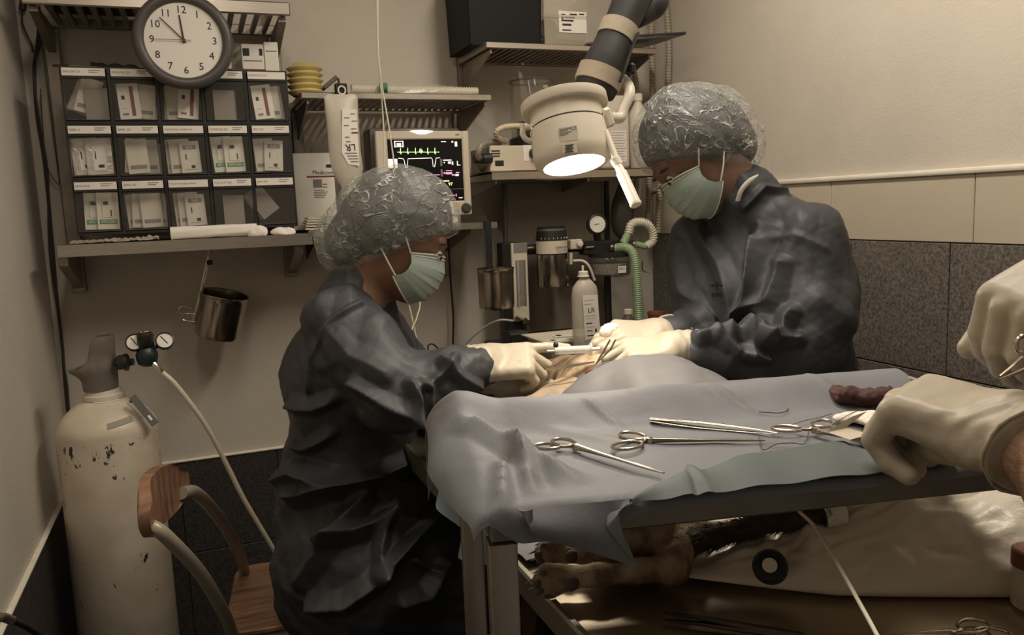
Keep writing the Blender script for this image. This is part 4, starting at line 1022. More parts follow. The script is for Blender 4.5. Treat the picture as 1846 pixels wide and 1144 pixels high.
MB().tube([(jx+jr*.955*math.cos(q/40*6.2832), jy+jr*.955*math.sin(q/40*6.2832), zjt-.006) for q in range(40)], .003, 8, closed=True).build('jar_rim', SMOKE, ve)
MB().lathe([(jr*.7, 0)]+[(jr*(.62 if q % 2 else .74), .006+.005*q) for q in range(9)]+[(jr*.5, .053)], (jx, jy, zj+.0005), n=36).build('bellows', RUBBER, ve)
for q, tx in enumerate(('300', '600', '900')):
    text_mb(tx, .0125, aY(983, 156+q*14.5, 2.43-jr*.93), (1, .25, 0), (0, 0, 1)).build('scale_mark', PAPER, ve, 0)
HB = mat('cream_corrugated_hose', (.60, .51, .36), .5)
corr(crv([aY(975, 227, 2.35), aY(945, 227, 2.34), aY(915, 228, 2.33), aY(898, 234, 2.33), aY(895, 243, 2.34), aY(902, 250, 2.36), aY(912, 254, 2.40)], 10), .0085, .006, .0008).build('bellows_hose', HB, ve, 60)
MB().tube(crv([aY(902, 256, 2.40), aY(885, 256, 2.36), aY(868, 262, 2.33), aY(862, 278, 2.33), aY(864, 295, 2.36), aY(869, 304, 2.42)], 8), .0095, 14).build('smooth_hose', mat('taupe_hose', (.26, .22, .17), .35), ve)
MB().cyl(aY(854, 287, 2.345), aY(869, 286, 2.345), .0135, n=20, bev=.002).build('port_cap', BLACK, ve); MB().cyl(aY(869, 286, 2.345), aY(886, 285, 2.345), .0155, n=20, bev=.002).build('port', BLACK, ve)
# canister and bottle behind the lamp
jn = thing('white_canister', 'white plastic jerrycan with printed label behind the lamp', 'canister', (1.30, 2.42, zv))
xa, xb = aY(1078, 230, 2.40).x, aY(1131, 230, 2.40).x; zt_ = aY(1100, 172, 2.40).z
MB().bx(xa, xb, 2.38, 2.50, zv, zt_, .014, 3).build('canister_body', mat('translucent_white', (.66, .60, .50), .4), jn, 50)
a, b = aY(1102, 292, 2.379), aY(1129, 235, 2.379); MB().bx(a.x, b.x, 2.3788, 2.3794, a.z, b.z).build('label', PAPER, jn, 0)
for q in range(11): MB().bx(a.x+.003, b.x-.004-.004*(q % 3), 2.3784, 2.3788, b.z-.008-.0085*q, b.z-.0065-.0085*q).build('printed_line', INKG, jn, 0)
bo = thing('white_bottle', 'tall white bottle with round cap between lamp and standing person', 'bottle', (1.40, 2.40, zv))
bxx = aY(1150, 200, 2.40).x
pfb = [(.03, 0), (.034, .004), (.034, .15), (.030, .175), (.014, .20), (.0125, .205), (.0125, .21)]
sc_ = (aY(1152, 182, 2.40).z-zv)/.21
MB().lathe([(r, h*sc_) for r, h in pfb], (bxx, 2.40, zv), n=32).build('bottle_body', MATS['translucent_white'], bo, 50)
MB().lathe([(.0155, 0), (.0155, .022), (.013, .0235)], (bxx, 2.40, zv+.21*sc_), n=24).build('cap', WHITEP, bo)

# ------------------------------------------------------------------ anaesthesia cart with vaporiser, flow meter, absorber
ZCT = .893
an = thing('anaesthesia_cart', 'dark anaesthesia cart with column, flow meter, vaporiser and absorber against the back wall', 'medical cart', (1.10, 2.2, 0))
CARTM = mat('cart_dark', (.045, .04, .035), .45); BOARD = mat('taupe_board', (.205, .17, .13), .6, var=.06, vscale=10)
MB().bx(.86, 1.40, 1.93, 2.44, .10, ZCT-.025, .006).build('cabinet', CARTM, an)
MB().bx(.845, 1.41, 1.91, 2.45, ZCT-.024, ZCT, .004).build('worktop', mat('worktop_dark', (.06, .053, .045), .35), an)
MB().bx(.845, 1.41, 1.9065, 1.9095, ZCT-.020, ZCT-.001, .001).build('worktop_edge', STEEL, an)
for x in (.90, 1.36):
    for y in (1.97, 2.40): MB().cyl((x, y-.01, .04), (x, y+.012, .04), .04, n=20, bev=.006).cyl((x, y, .06), (x, y, .10), .012, n=12).build('castor', RUBBER, an)
MB().bx(aY(913, 500, 2.5).x, aY(1092, 500, 2.5).x, 2.505, 2.52, ZCT, 1.395, .002).build('back_board', BOARD, an)
MB().bx(aY(1093, 500, 2.5).x, aY(1099, 500, 2.5).x, 2.49, 2.504, ZCT, 1.395).build('board_post', BLACK, an)
xcA, xcB = aY(904, 520, 2.42).x, aY(944, 520, 2.42).x
MB().bx(xcA, xcB, 2.40, 2.45, ZCT, aY(920, 437, 2.42).z, .003).build('column', BLACK, an)
MB().cyl((aY(911, 400, 2.42).x, 2.425, aY(911, 438, 2.42).z), (aY(911, 330, 2.42).x, 2.425, 1.395), .0075, n=14).build('pole', CARTM, an)
# flow meter
yf = 2.39; kf = (aY(937, 500, yf)-CP).dot(FW)/FPX; a, b = aY(927, 580, yf), aY(950, 437, yf)
fm = MB().bx(a.x, b.x, yf, yf+.012, a.z, b.z, .002).build('flow_meter', CREAM, an)
a2, b2 = aY(932, 552, yf), aY(947, 468, yf); MB().bx(a2.x, b2.x, yf-.0008, yf, a2.z, b2.z).build('scale_window', INKG, fm, 0)
MB().cyl((a2.x+.007, yf-.003, a2.z), (a2.x+.007, yf-.003, b2.z), .004, n=14).build('glass_tube', clear('flow_glass', (.7, .68, .6), .4, .05), fm)
MB().cyl((b2.x-.006, yf-.002, a2.z), (b2.x-.006, yf-.002, b2.z), .0012, n=8).build('glass_highlight_rod', CHROME, fm)  # thin chrome rod stands in for a highlight on the glass
MB().ell(aY(936, 528, yf-.003), (.0042, .003, .005)).build('float', BLACK, fm)
a3, b3 = aY(926, 456, yf), aY(950, 437, yf); MB().bx(a3.x, b3.x, yf-.001, yf, a3.z, b3.z).build('grey_header', INKG, fm, 0)
nv = aY(943, 577, yf-.01); MB().lathe([(.008, -.008), (.010, -.004), (.010, .012), (.007, .013)], nv, V(.25, -1, -.1), 20).build('needle_valve', CHROME, fm); MB().cyl(aY(930, 570, yf-.008), nv, .005, n=12).build('valve_stem', CHROME, fm)
# back bar
zb = aY(1000, 447, 2.40).z
MB().bx(xcB-.004, aY(1052, 447, 2.40).x, 2.40, 2.425, zb-.016, zb+.016, .003).build('back_bar', BLACK, an)
MB().cyl(aY(950, 447, 2.385), aY(962, 446, 2.385), .006, n=14).build('steel_pin', CHROME, an)
# vaporiser
vb = aY(999, 516, 2.35); kv = (vb-CP).dot(FW)/FPX
def vz(y): return aY(999, y, 2.35).z-vb.z
va = MB().lathe([(27*kv, 0), (28*kv, .003), (28*kv, vz(458))], (vb.x, 2.36, vb.z), n=40).build('vaporiser', mat('vaporiser_chrome', (.42, .38, .32), .22, 1.0), an)
MB().lathe([(28.4*kv, 0), (28.4*kv, vz(433)-vz(456))], (vb.x, 2.36, vb.z+vz(456)), n=40).build('label_band', CREAM, va)
MB().lathe([(28*kv, 0), (28*kv, vz(452.5)-vz(457))], (vb.x, 2.36, vb.z+vz(457.5)), n=40).build('dark_ring', BLACK, va)
MB().lathe([(28.6*kv, 0), (26.5*kv, vz(416)-vz(433)), (25.5*kv, vz(415)-vz(433)), (25.5*kv, vz(409)-vz(433)), (23*kv, vz(408)-vz(433))], (vb.x, 2.36, vb.z+vz(433)), n=40).build('control_wheel', BLACK, va)
MB().lathe([(25.7*kv, 0), (25.7*kv, .006)], (vb.x, 2.36, vb.z+vz(415)), n=40).build('wheel_ring', STEELD, va)
yl = 2.36-28.9*kv
text_mb('Isoflurane', .0115, (vb.x+.012, yl, vb.z+vz(444.5)), (1, .1, 0), (0, 0, 1)).build('lettering', INK, va, 0)
text_mb('Vapor 19.1', .0095, (vb.x+.014, yl, vb.z+vz(450.5)), (1, .1, 0), (0, 0, 1)).build('lettering', INKG, va, 0)
for q in range(9):
    a = -1.1+q*.27; MB().box((vb.x+28.2*kv*math.sin(a), 2.36-28.2*kv*math.cos(a), vb.z+vz(428.5)), (.002, .001, .004)).build('wheel_mark', PAPER, va, 0)
fb = aY(1012, 505, 2.33)
MB().box(fb, (.022, .02, .034), None, .003).box(fb+V(.016, -.004, .008), (.014, .014, .012), None, .002).box(fb+V(-.014, -.004, .008), (.010, .012, .014), None, .002).build('filling_block', CHROME, va)
MB().cyl(aY(1000, 517, 2.33), aY(1024, 514, 2.33), .0055, n=14, bev=.001).build('drain_screw', CHROME, va)
for dx in (-10, -7): MB().cyl((vb.x+dx*2.3*kv, 2.36, vb.z), (vb.x+dx*2.3*kv, 2.36, vb.z-.012), .0016, n=8).build('pin', STEELD, va)
# selector block, pressure gauge, manifold
s_ = aY(1036, 440, 2.37); MB().box(s_, (.042, .03, .032), None, .003).build('selector_block', CREAM, an)
MB().lathe([(.0095, 0), (.0095, .012), (.008, .013)], aY(1044, 439, 2.352), (0, -1, 0), 22).build('selector_knob', WHITEP, an)
MB().cyl(aY(1029, 455, 2.37), aY(1029, 476, 2.37), .006, n=14).build('outlet_stem', CREAM, an)
MB().tube(crv([aY(1033, 470, 2.36), aY(1050, 470, 2.35), aY(1062, 480, 2.34), aY(1072, 505, 2.34)], 6), .0045, 10).build('fresh_gas_tube', LINE, an)
ma, mb_ = aY(1052, 450, 2.36), aY(1108, 450, 2.36)
MB().bx(ma.x, mb_.x+.02, 2.35, 2.40, ma.z-.018, ma.z+.026, .004).build('manifold', BLACK, an)
gg = aY(1077, 404, 2.345); kg = (gg-CP).dot(FW)/FPX
go = MB().lathe([(15*kg, -.02), (18.5*kg, -.016), (18.5*kg, .002), (16*kg, .005), (15*kg, .002), (.001, .001)], gg, V(-.15, -1, .05), 36, cap=False).build('pressure_gauge', BLACK, an)
nrm = V(-.15, -1, .05).normalized(); x_, y_, _ = frame(nrm)
MB().cyl(gg+nrm*.0012, gg+nrm*.002, 14.6*kg, n=36).build('gauge_dial', PAPER, go)
MB().tube([gg+nrm*.0028+V(-.013, 0, .0), gg+nrm*.0028+V(.006, 0, .001)], .0007, 6).build('needle', INK, go)
for q in range(13):
    a = math.radians(-130+260*q/12); p_ = gg+nrm*.0023+V(math.sin(a), 0, math.cos(a))*12.0*kg; MB().box(p_, (.0012, .0006, .0022), Matrix.Rotation(a, 3, 'Y')).build('dial_tick', INK, go, 0)
MB().cyl(gg-nrm*.01+V(0, 0, -15*kg), aY(1079, 440, 2.37), .012, n=18).build('gauge_neck', BLACK, an)
MB().cyl(aY(1056, 446, 2.345), aY(1070, 445, 2.345), .0042, n=12).build('luer_port', CHROME, an)
# absorber canister with granules
ac = aY(1106, 497, 2.335); ka = (ac-CP).dot(FW)/FPX
MB().lathe([(36*ka, 0), (38*ka, .004), (38*ka, .062), (36*ka, .066)], (ac.x, 2.36, ac.z), n=40).build('absorber_jar', SMOKE, an, 50)
MB().lathe([(34.5*ka, 0), (34.5*ka, .034)], (ac.x, 2.36, ac.z+.008), n=40).build('granules', mat('pale_granules', (.46, .41, .33), .9, var=.35, vscale=160, bump=.8, bscale=180), an)
MB().lathe([(39*ka, 0), (39*ka, .012), (36*ka, .014)], (ac.x, 2.36, ac.z+.064), n=40).build('absorber_lid', BLACK, an)
text_mb('OIO', .012, (ac.x+.006, 2.36-38.6*ka, ac.z+.026), (1, .06, 0), (0, 0, 1)).build('lettering', INK, an, 0)
MB().bx(ac.x-.007, ac.x+.022, 2.36-38.4*ka, 2.36-38.1*ka, ac.z+.012, ac.z+.034).build('jar_label', PAPER, an, 0)
MB().cyl((ac.x, 2.38, ac.z-.001), (ac.x, 2.38, ZCT+.0), .010, n=14).build('absorber_stem', BLACK, an)
MB().tube(crv([aY(1158, 470, 2.4), aY(1158, 485, 2.4), aY(1163, 490, 2.4), aY(1173, 489, 2.4), aY(1178, 480, 2.4), aY(1178, 465, 2.4)], 6), .0022, 8).build('wire_hook', CHROME, an)
# valve outlets
for p0, p1 in (((1098, 446), (1112, 446)), ((1138, 440), (1148, 440))):
    MB().lathe([(.0125, 0), (.0135, .003), (.0135, .010), (.011, .012)], aY(*p0, 2.345), aY(*p1, 2.345)-aY(*p0, 2.345), 24).build('valve_outlet', CHROME, an)
# breathing tubes and soda tube
BG = clear('green_breathing_tube', (.34, .46, .26), .84, .3); BW = clear('white_breathing_tube', (.72, .66, .53), .88, .3)
tag(corr(crv([aY(1112, 447, 2.33), aY(1128, 446, 2.30), aY(1140, 455, 2.28), aY(1146, 480, 2.27), aY(1149, 530, 2.27), aY(1152, 590, 2.26), aY(1152, 640, 2.22)], 12), .0148, .0065, .0010, 16).build('breathing_tube', BG, smooth=60), 'green corrugated breathing tube hanging down from the absorber', 'breathing tube')
tg = thing('breathing_loop', 'pale corrugated breathing loop with green elbow above the absorber', 'breathing tube', aY(1150, 440, 2.35))
corr(crv([aY(1133, 420, 2.33), aY(1138, 405, 2.33), aY(1152, 400, 2.33), aY(1168, 405, 2.33), aY(1177, 420, 2.33), aY(1176, 435, 2.33), aY(1164, 445, 2.33)], 10), .0135, .0080, .0014, 16).build('corrugated_tube', BW, tg, 60)
MB().cyl(aY(1124, 438, 2.33), aY(1133, 419, 2.33), .0135, .0125, n=20).build('green_elbow', BG, tg); MB().cyl(aY(1146, 440, 2.335), aY(1163, 444, 2.33), .0105, n=20).build('green_sleeve', BG, tg)
# dark rebreathing bag hanging behind
def rb(m):
    c_ = aY(1120, 385, 2.47); m.lathe([(.008, .10), (.012, .09), (.02, .07), (.034, .03), (.038, -.02), (.03, -.06), (.012, -.085), (.006, -.09)], (c_.x, 2.47, c_.z), n=28)
tag(part_mb(rb).build('rebreathing_bag', mat('grey_rubber_bag', (.085, .075, .063), .35), smooth=60), 'dark grey rebreathing bag hanging under the ventilator shelf', 'rebreathing bag')
tag(MB().tube(crv([aY(925, 578, 2.37), aY(900, 577, 2.38), aY(870, 592, 2.42), aY(840, 620, 2.45), aY(822, 655, 2.45), aY(815, 700, 2.45)], 8), .0036, 8).build('gas_tube', LINE), 'clear gas tube looping from the flow meter towards the wall', 'tubing')
# storage box with syringes, fluid bottle, small bottle, red pot on the worktop
tr = thing('plastic_tray', 'cream plastic tray with packaged syringes on the cart top', 'tray', aY(1010, 640, 2.05))
a, b, c_, d = aZ(938, 600, .955), aZ(1030, 610, .955), aZ(1105, 588, .955), aZ(1005, 582, .955)
x0, x1, y0, y1 = .865, 1.14, 1.985, 2.17; h = .05; zt0 = ZCT+.0006
def ptray(m):
    def ring(ix, z): return [(x0+ix, y0+ix, z), (x1-ix, y0+ix, z), (x1-ix, y1-ix, z), (x0+ix, y1-ix, z)]
    R = [ring(.03, zt0), ring(.012, zt0+h), ring(.0, zt0+h+.001), ring(.0, zt0+h+.004), ring(.015, zt0+h+.004), ring(.033, zt0+.003)]
    vs = [p for r in R for p in r]; fs = [(3, 2, 1, 0), (20, 21, 22, 23)]
    for i in range(5):
        for q in range(4): fs.append((i*4+q, i*4+(q+1) % 4, (i+1)*4+(q+1) % 4, (i+1)*4+q))
    m.add(vs, fs)
part_mb(ptray).build('tray_shell', CREAM, tr, 0)
for q, (x, y, rz) in enumerate(((.96, 2.05, .15), (1.0, 2.09, -.05), (1.02, 2.04, .3))):
    t = thing('syringe_packet', ['white', 'middle', 'rightmost'][q]+' packaged syringe lying in the cream tray', 'packet', (x, y, zt0+.045+.003*q), rz, 'syringe packets in the tray')
    MB_ = MB(); MB_.M = WM[t]; MB_.box((0, 0, .003), (.13, .03, .004), None, .0015).build('wrapper', PAPER, t)
    MB_ = MB(); MB_.M = WM[t]; MB_.box((-.05, 0, .0053), (.014, .018, .0006)).box((.02, .005, .0053), (.05, .004, .0006)).build('print_block', INK, t, 0)
fb = thing('infusion_bottle', 'clear plastic infusion bottle with printed label standing on the cart', 'bottle', (0, 0, 0))
bb_ = aY(1057, 640, 1.952); kq = (bb_-CP).dot(FW)/FPX; cx_ = aY(1055, 560, 1.952).x
fb.location = (cx_, 1.952, ZCT); WM[fb] = Matrix.Translation((cx_, 1.952, ZCT))
def bz(y): return aY(1055, y, 1.952).z-ZCT
MB().lathe([(21*kq, .001), (24*kq, .004), (25*kq, bz(600)), (25*kq, bz(535)), (24.5*kq, bz(527)), (22*kq, bz(516)), (14*kq, bz(506)), (9*kq, bz(502)), (8.5*kq, bz(498))], (cx_, 1.952, ZCT), n=36, scl=(1, .72)).build('bottle_body', FROST, fb, 60)
MB().lathe([(11*kq, 0), (11*kq, .002), (9*kq, .003), (9*kq, bz(489)-bz(498)), (6*kq, bz(488)-bz(498))], (cx_-.003, 1.952, ZCT+bz(498)), n=24).build('cap', WHITEP, fb)
MB().cyl((cx_-.004, 1.952, ZCT+bz(489)), (cx_-.004, 1.952, ZCT+bz(478)), 1.6*kq, 2.5*kq, 10).build('spike', WHITEP, fb)
yq = 1.952-25.6*kq*.72
MB().prism([aY(1050, 532, yq), aY(1077, 531, yq), aY(1083, 606, yq), aY(1055, 613, yq)], (0, .0006, 0)).build('label', PAPER, fb, 0)
text_mb('LR', .0185, aY(1066, 559, yq-.0003), (1, 0, .02), (-.04, 0, 1)).build('lettering', INK, fb, 0)
for (u0, u1, y0_, y1_, mt) in ((1053, 1070, 540, 542, INKG), (1053, 1066, 547, 549, INKG), (1054, 1075, 568, 569.5, INKG), (1055, 1073, 573, 574.5, INKG), (1057, 1068, 581, 584, INK), (1058, 1072, 588, 590, INKG), (1058, 1068, 594.5, 597, INK), (1073, 1076, 592, 598, INK), (1059, 1071, 603, 606, INK)): rc_('printed_line', u0, u1, y0_, y1_, mt, fb, yq-.0004)
sm = thing('small_bottle', 'small brown bottle half hidden behind the green breathing tube', 'bottle', (aY(1133, 600, 2.2).x, 2.2, ZCT)); xs = aY(1133, 600, 2.2).x; ks = (aY(1133, 600, 2.2)-CP).dot(FW)/FPX
MB().lathe([(12*ks, 0), (12.5*ks, .004), (12.5*ks, .062), (7*ks, .075), (6*ks, .08)], (xs, 2.2, ZCT+.0004), n=24).build('bottle_body', SMOKE, sm, 50); MB().lathe([(8*ks, 0), (8*ks, .014), (6*ks, .015)], (xs, 2.2, ZCT+.0804), n=20).build('cap', CREAM, sm)
MB().lathe([(12.8*ks, 0), (12.8*ks, .03)], (xs, 2.2, ZCT+.02), n=24, cap=False).build('label', PAPER, sm)
rp = thing('red_pot', 'small terracotta red pot with rim at the back of the cart', 'pot', (aY(1183, 580, 2.2).x, 2.2, ZCT)); xs = aY(1183, 580, 2.2).x
REDP = mat('terracotta_plastic', (.20, .075, .05), .5)
MB().lathe([(.02, 0), (.024, .0), (.026, aY(1183, 566, 2.2).z-ZCT)], (xs, 2.2, ZCT+.0004), n=28).build('pot', REDP, rp); MB().lathe([(.028, 0), (.028, .009), (.024, .009), (.023, .001)], (xs, 2.2, aY(1183, 566, 2.2).z), n=28).build('rim', REDP, rp)
tag(MB().bx(aY(915, 600, 2.3).x-.01, aY(915, 600, 2.3).x+.06, 2.26, 2.33, ZCT+.0005, ZCT+.045, .006).build('black_box', BLACK), 'small black power box at the foot of the cart column', 'box')

# ------------------------------------------------------------------ surgical lamp on its padded arm
LW = mat('lamp_white', (.74, .67, .55), .35); LD = 1.40
lax = (CR*-.15+CU*.97+FW*.13).normalized(); L0 = D_(1035, 297, LD); kl = LD/FPX
sl = thing('surgical_lamp', 'white surgical lamp head on a black padded arm', 'surgical lamp', L0)
MB().lathe([(.054, .003), (.054, -.001), (.060, -.001), (.0665, .006), (.069, .022), (.0675, .068)], L0, lax, 56, cap=False).build('lamp_drum', LW, sl, 40)
MB().lathe([(.0665, 0), (.0665, .003)], L0+lax*.068, lax, 56).build('seam_ring', BLACK, sl)
MB().lathe([(.066, 0), (.064, .030), (.060, .031)], L0+lax*.071, lax, 56).build('upper_drum', LW, sl, 40)
MB().lathe([(.0755, 0), (.077, .002), (.0765, .017), (.072, .019), (.001, .022)], L0+lax*.0995, lax, 56).build('top_plate', LW, sl, 40)
MB().cyl(L0+lax*.0015, L0+lax*.004, .0545, n=56).build('lamp_lens', em('lamp_glow', (1, .93, .82), 9.0), sl)
ll = bpy.data.lights.new('surgical_lamp_light', 'AREA'); ll.shape = 'DISK'; ll.size = .10; ll.energy = 2.0; ll.color = (1, .90, .72); ll.spread = math.radians(150)
lo_ = bpy.data.objects.new('surgical_lamp_light', ll); COL.objects.link(lo_); lo_.location = L0-lax*.004; lo_.rotation_euler = (-lax).to_track_quat('-Z', 'Y').to_euler()
# rating plates on the drum
def drum_pt(x, y, off=.0006):
    r = ray(x, y); # intersection with the drum cylinder of radius .0685
    R_ = .0688+off; d = r-lax*r.dot(lax); o = CP-L0; o2 = o-lax*o.dot(lax); a = d.dot(d); b = 2*d.dot(o2); c = o2.dot(o2)-R_*R_; t = (-b-math.sqrt(max(b*b-4*a*c, 0)))/(2*a); return CP+r*t
def drum_quad(name, x0, x1, y0, y1, sk, mt, off=.0004):
    MB().grid(lambda u, v: drum_pt(x0+(x1-x0)*u+(y0+(y1-y0)*v-y0)*.10, y0+(y1-y0)*v-sk*u, off), 6, 2, -.0002).build(name, mt, sl, 0)
PLATE = mat('rating_plate', (.50, .45, .36), .4)
drum_quad('rating_plate', 1006, 1040, 231, 256, 5, PLATE); drum_quad('rating_plate', 1013, 1040, 260, 277, 3, PLATE)
for q in range(4): drum_quad('printed_line', 1008, 1030-(q % 2)*6, 233+q*3.4, 234.3+q*3.4, 4.2, INKG, .0012)
for q in range(5): drum_quad('printed_line', 1018+(q % 2)*2, 1034-(q % 2)*2, 261.5+q*3.0, 263.2+q*3.0, 2, INK, .0012)
text_mb('CE', .0085, drum_pt(1034, 231, .0014), CR+CU*.14, CU-CR*.12).build('lettering', INK, sl, 0)
# left yoke and right bracket, elbow tube
yk = D_(968, 240, LD-.005)
MB().tube(crv([D_(972, 228, LD), D_(955, 229, LD-.01), D_(944, 232, LD-.012), D_(943, 243, LD-.012), D_(950, 252, LD-.01), D_(966, 256, LD)], 6), .0048, 10).build('yoke_handle', LW, sl)
MB().box(D_(941, 233, LD-.012), (.004, .012, .020), Matrix.Rotation(.1, 3, 'Y'), .001).build('yoke_pad', LW, sl)
MB().box(D_(1094, 212, LD-.01), (.016, .02, .034), Matrix.Rotation(-.35, 3, 'Y'), .004).build('side_bracket', LW, sl)
MB().tube(crv([D_(1100, 212, LD), D_(1117, 212, LD+.01), D_(1123, 198, LD+.015), D_(1134, 172, LD+.02), D_(1133, 156, LD+.03), D_(1122, 142, LD+.04)], 8), .0098, 16).build('elbow_tube', LW, sl)
# rod and sterile handle
MB().tube([D_(1092, 235, LD-.03), D_(1110, 285, LD-.045)], [.0042, .0062], 12).build('rod', LW, sl)
h0, h1 = D_(1108, 285, LD-.045), D_(1116, 300, LD-.05); MB().cyl(h0, h1, .0092, .0085, 20, .002).build('collar', LW, sl)
h2, h3 = D_(1114, 297, LD-.05), D_(1147, 370, LD-.075); MB().lathe([(.0070, 0), (.0072, .012), (.0092, .016), (.0094, (h3-h2).length-.006), (.0102, (h3-h2).length-.003), (.0095, (h3-h2).length)], h2, h3-h2, 24).build('sterile_handle', WHITEP, sl)
# padded arm: black sleeve with two cream straps
PAD = mat('black_padded_sleeve', (.028, .026, .024), .6, bump=.25, bscale=35)
AD = 1.43
ap = [D_(1070, 168, AD), D_(1078, 148, AD), D_(1092, 112, AD), D_(1108, 72, AD+.005), D_(1122, 38, AD+.01), D_(1138, 2, AD+.02), D_(1155, -40, AD+.04), D_(1178, -110, AD+.07)]
apc = crv(ap, 8); rr = []
for i in range(len(apc)):
    t = i/(len(apc)-1); rr.append((.026 if i == 0 else .0365)+.0035*math.sin(t*9)-.004*t)
MB().tube(apc, rr, 28).build('padded_sleeve', PAD, sl, 60)
MB().tube(crv([D_(1140, 30, AD+.03), D_(1165, 18, AD+.045), D_(1182, 5, AD+.05), D_(1180, -20, AD+.06), D_(1165, -50, AD+.07)], 6), [.016]+[.024]*22+[.018, .018], 18).build('padded_joint', PAD, sl, 60)
STRAP = mat('cream_webbing', (.44, .375, .28), .7, bump=.2, bscale=120)
for (cx_, cy_), w in (((1084, 143), .040), ((1116, 55), .0385)):
    iq = min(range(2, len(apc)-2), key=lambda i: (apc[i]-D_(cx_, cy_, AD)).length); c_ = apc[iq]; dr = (apc[iq+2]-apc[iq-2]).normalized(); w = rr[iq]
    MB().lathe([(w-.004, -.0145), (w+.0030, -.014), (w+.0034, .014), (w-.004, .0145)], c_, dr, 36, cap=False).build('strap', STRAP, sl, 40)
MB().tube(crv([D_(1118, 148, AD-.03), D_(1128, 120, AD-.03), D_(1134, 100, AD-.02), D_(1150, 60, AD-.01)], 5), .006, 8, flat=.35).build('strap_tail', PAD, sl)
MB().box(D_(1138, 124, AD-.01), (.014, .014, .02), None, .004).build('clip', BLACK, sl)
top = D_(1178, -110, AD+.07); MB().tube([top, top+V(.05, .03, .12), V(1.2, 1.6, 2.30), V(1.2, 1.6, 2.42)], .02, 16).build('ceiling_arm', LW, sl)
MB().lathe([(.09, 0), (.10, .02), (.10, .045)], (1.2, 1.6, 2.374), n=32).build('ceiling_mount', LW, sl)

# ------------------------------------------------------------------ operating table
ZO = .85
ot = thing('operating_table', 'stainless steel operating table under the animal and cushion', 'operating table', (.66, 1.1, 0))
TOPM = mat('table_steel', (.50, .42, .31), .30, .9, var=.10, vscale=9, bump=.06, bscale=30)
MB().bx(.362, .955, .40, 1.86, ZO-.03, ZO, .004).build('table_top', TOPM, ot)
for x in (.362, .955): MB().bx(x-.008, x+.004, .40, 1.86, ZO-.034, ZO+.004, .003).build('side_rim', STEELD, ot)
MB().bx(.60, .72, 1.0, 1.16, .12, ZO-.031, .006).build('column', STEELD, ot)
MB().bx(.45, .87, .80, 1.40, .0, .06, .01).bx(.58, .74, .98, 1.18, .06, .12, .008).build('base', CARTM, ot)

# ------------------------------------------------------------------ instrument table bridging over it
FL = V(.219, .643, 0); E1 = V(math.cos(math.radians(12)), -math.sin(math.radians(12)), 0); E2 = V(-E1.y, E1.x, 0)
TW, TD, ZTR = .60, .30, 1.055
def tp(a, b, z): return V(FL.x, FL.y, 0)+E1*a+E2*b+V(0, 0, z)
RT = Matrix.Rotation(-math.radians(12), 3, 'Z')
it = thing('instrument_table', 'steel instrument table on square tube legs draped with grey blue cloth', 'table', tp(TW/2, TD/2, 0))
MB().box(tp(TW/2, TD/2, ZTR-.006), (TW, TD, .004), RT).build('tray_sheet', STEEL, it, 0)
APR = mat('apron_steel', (.17, .15, .125), .42, .8, var=.15, vscale=10)
for a, b, sx, sy in ((TW/2, .011, TW-.002, .022), (TW/2, TD-.011, TW-.002, .022)): MB().box(tp(a, b, ZTR-.019), (sx, sy, .023), RT, .002).build('apron', APR, it)
for a in (.011, TW-.011): MB().box(tp(a, TD/2, ZTR-.019), (.022, TD-.046, .023), RT, .002).build('apron', APR, it)
for a, b, sx, sy in ((TW/2, TD, TW, .005), (TW, TD/2, .005, TD)): MB().box(tp(a, b, ZTR+.008), (sx, sy, .030), RT, .002).build('tray_rim', STEEL, it)
LEGS = mat('leg_steel', (.30, .265, .22), .38, .85, var=.12, vscale=30, stretch=(1, 1, .15))
for a in (.012, TW-.012):
    for b in (.012, TD-.012):
        lg = MB().box(tp(a, b, (ZTR-.031)/2), (.026, .026, ZTR-.032), RT, .0025, 2).build('leg', LEGS, it)
        if a < .1 and b < .1:
            MB().box(tp(a-.0126, b-.002, .50), (.0012, .004, .90), RT).build('side_channel', CHROME, lg, 0)
            MB().cyl(tp(a-.012, b, .93), tp(a-.0155, b, .93), .0035, n=12).build('bolt', CHROME, lg)
MB().box(tp(TW/2, TD-.012, .45), (TW-.05, .02, .02), RT, .002).build('stretcher', LEGS, it)

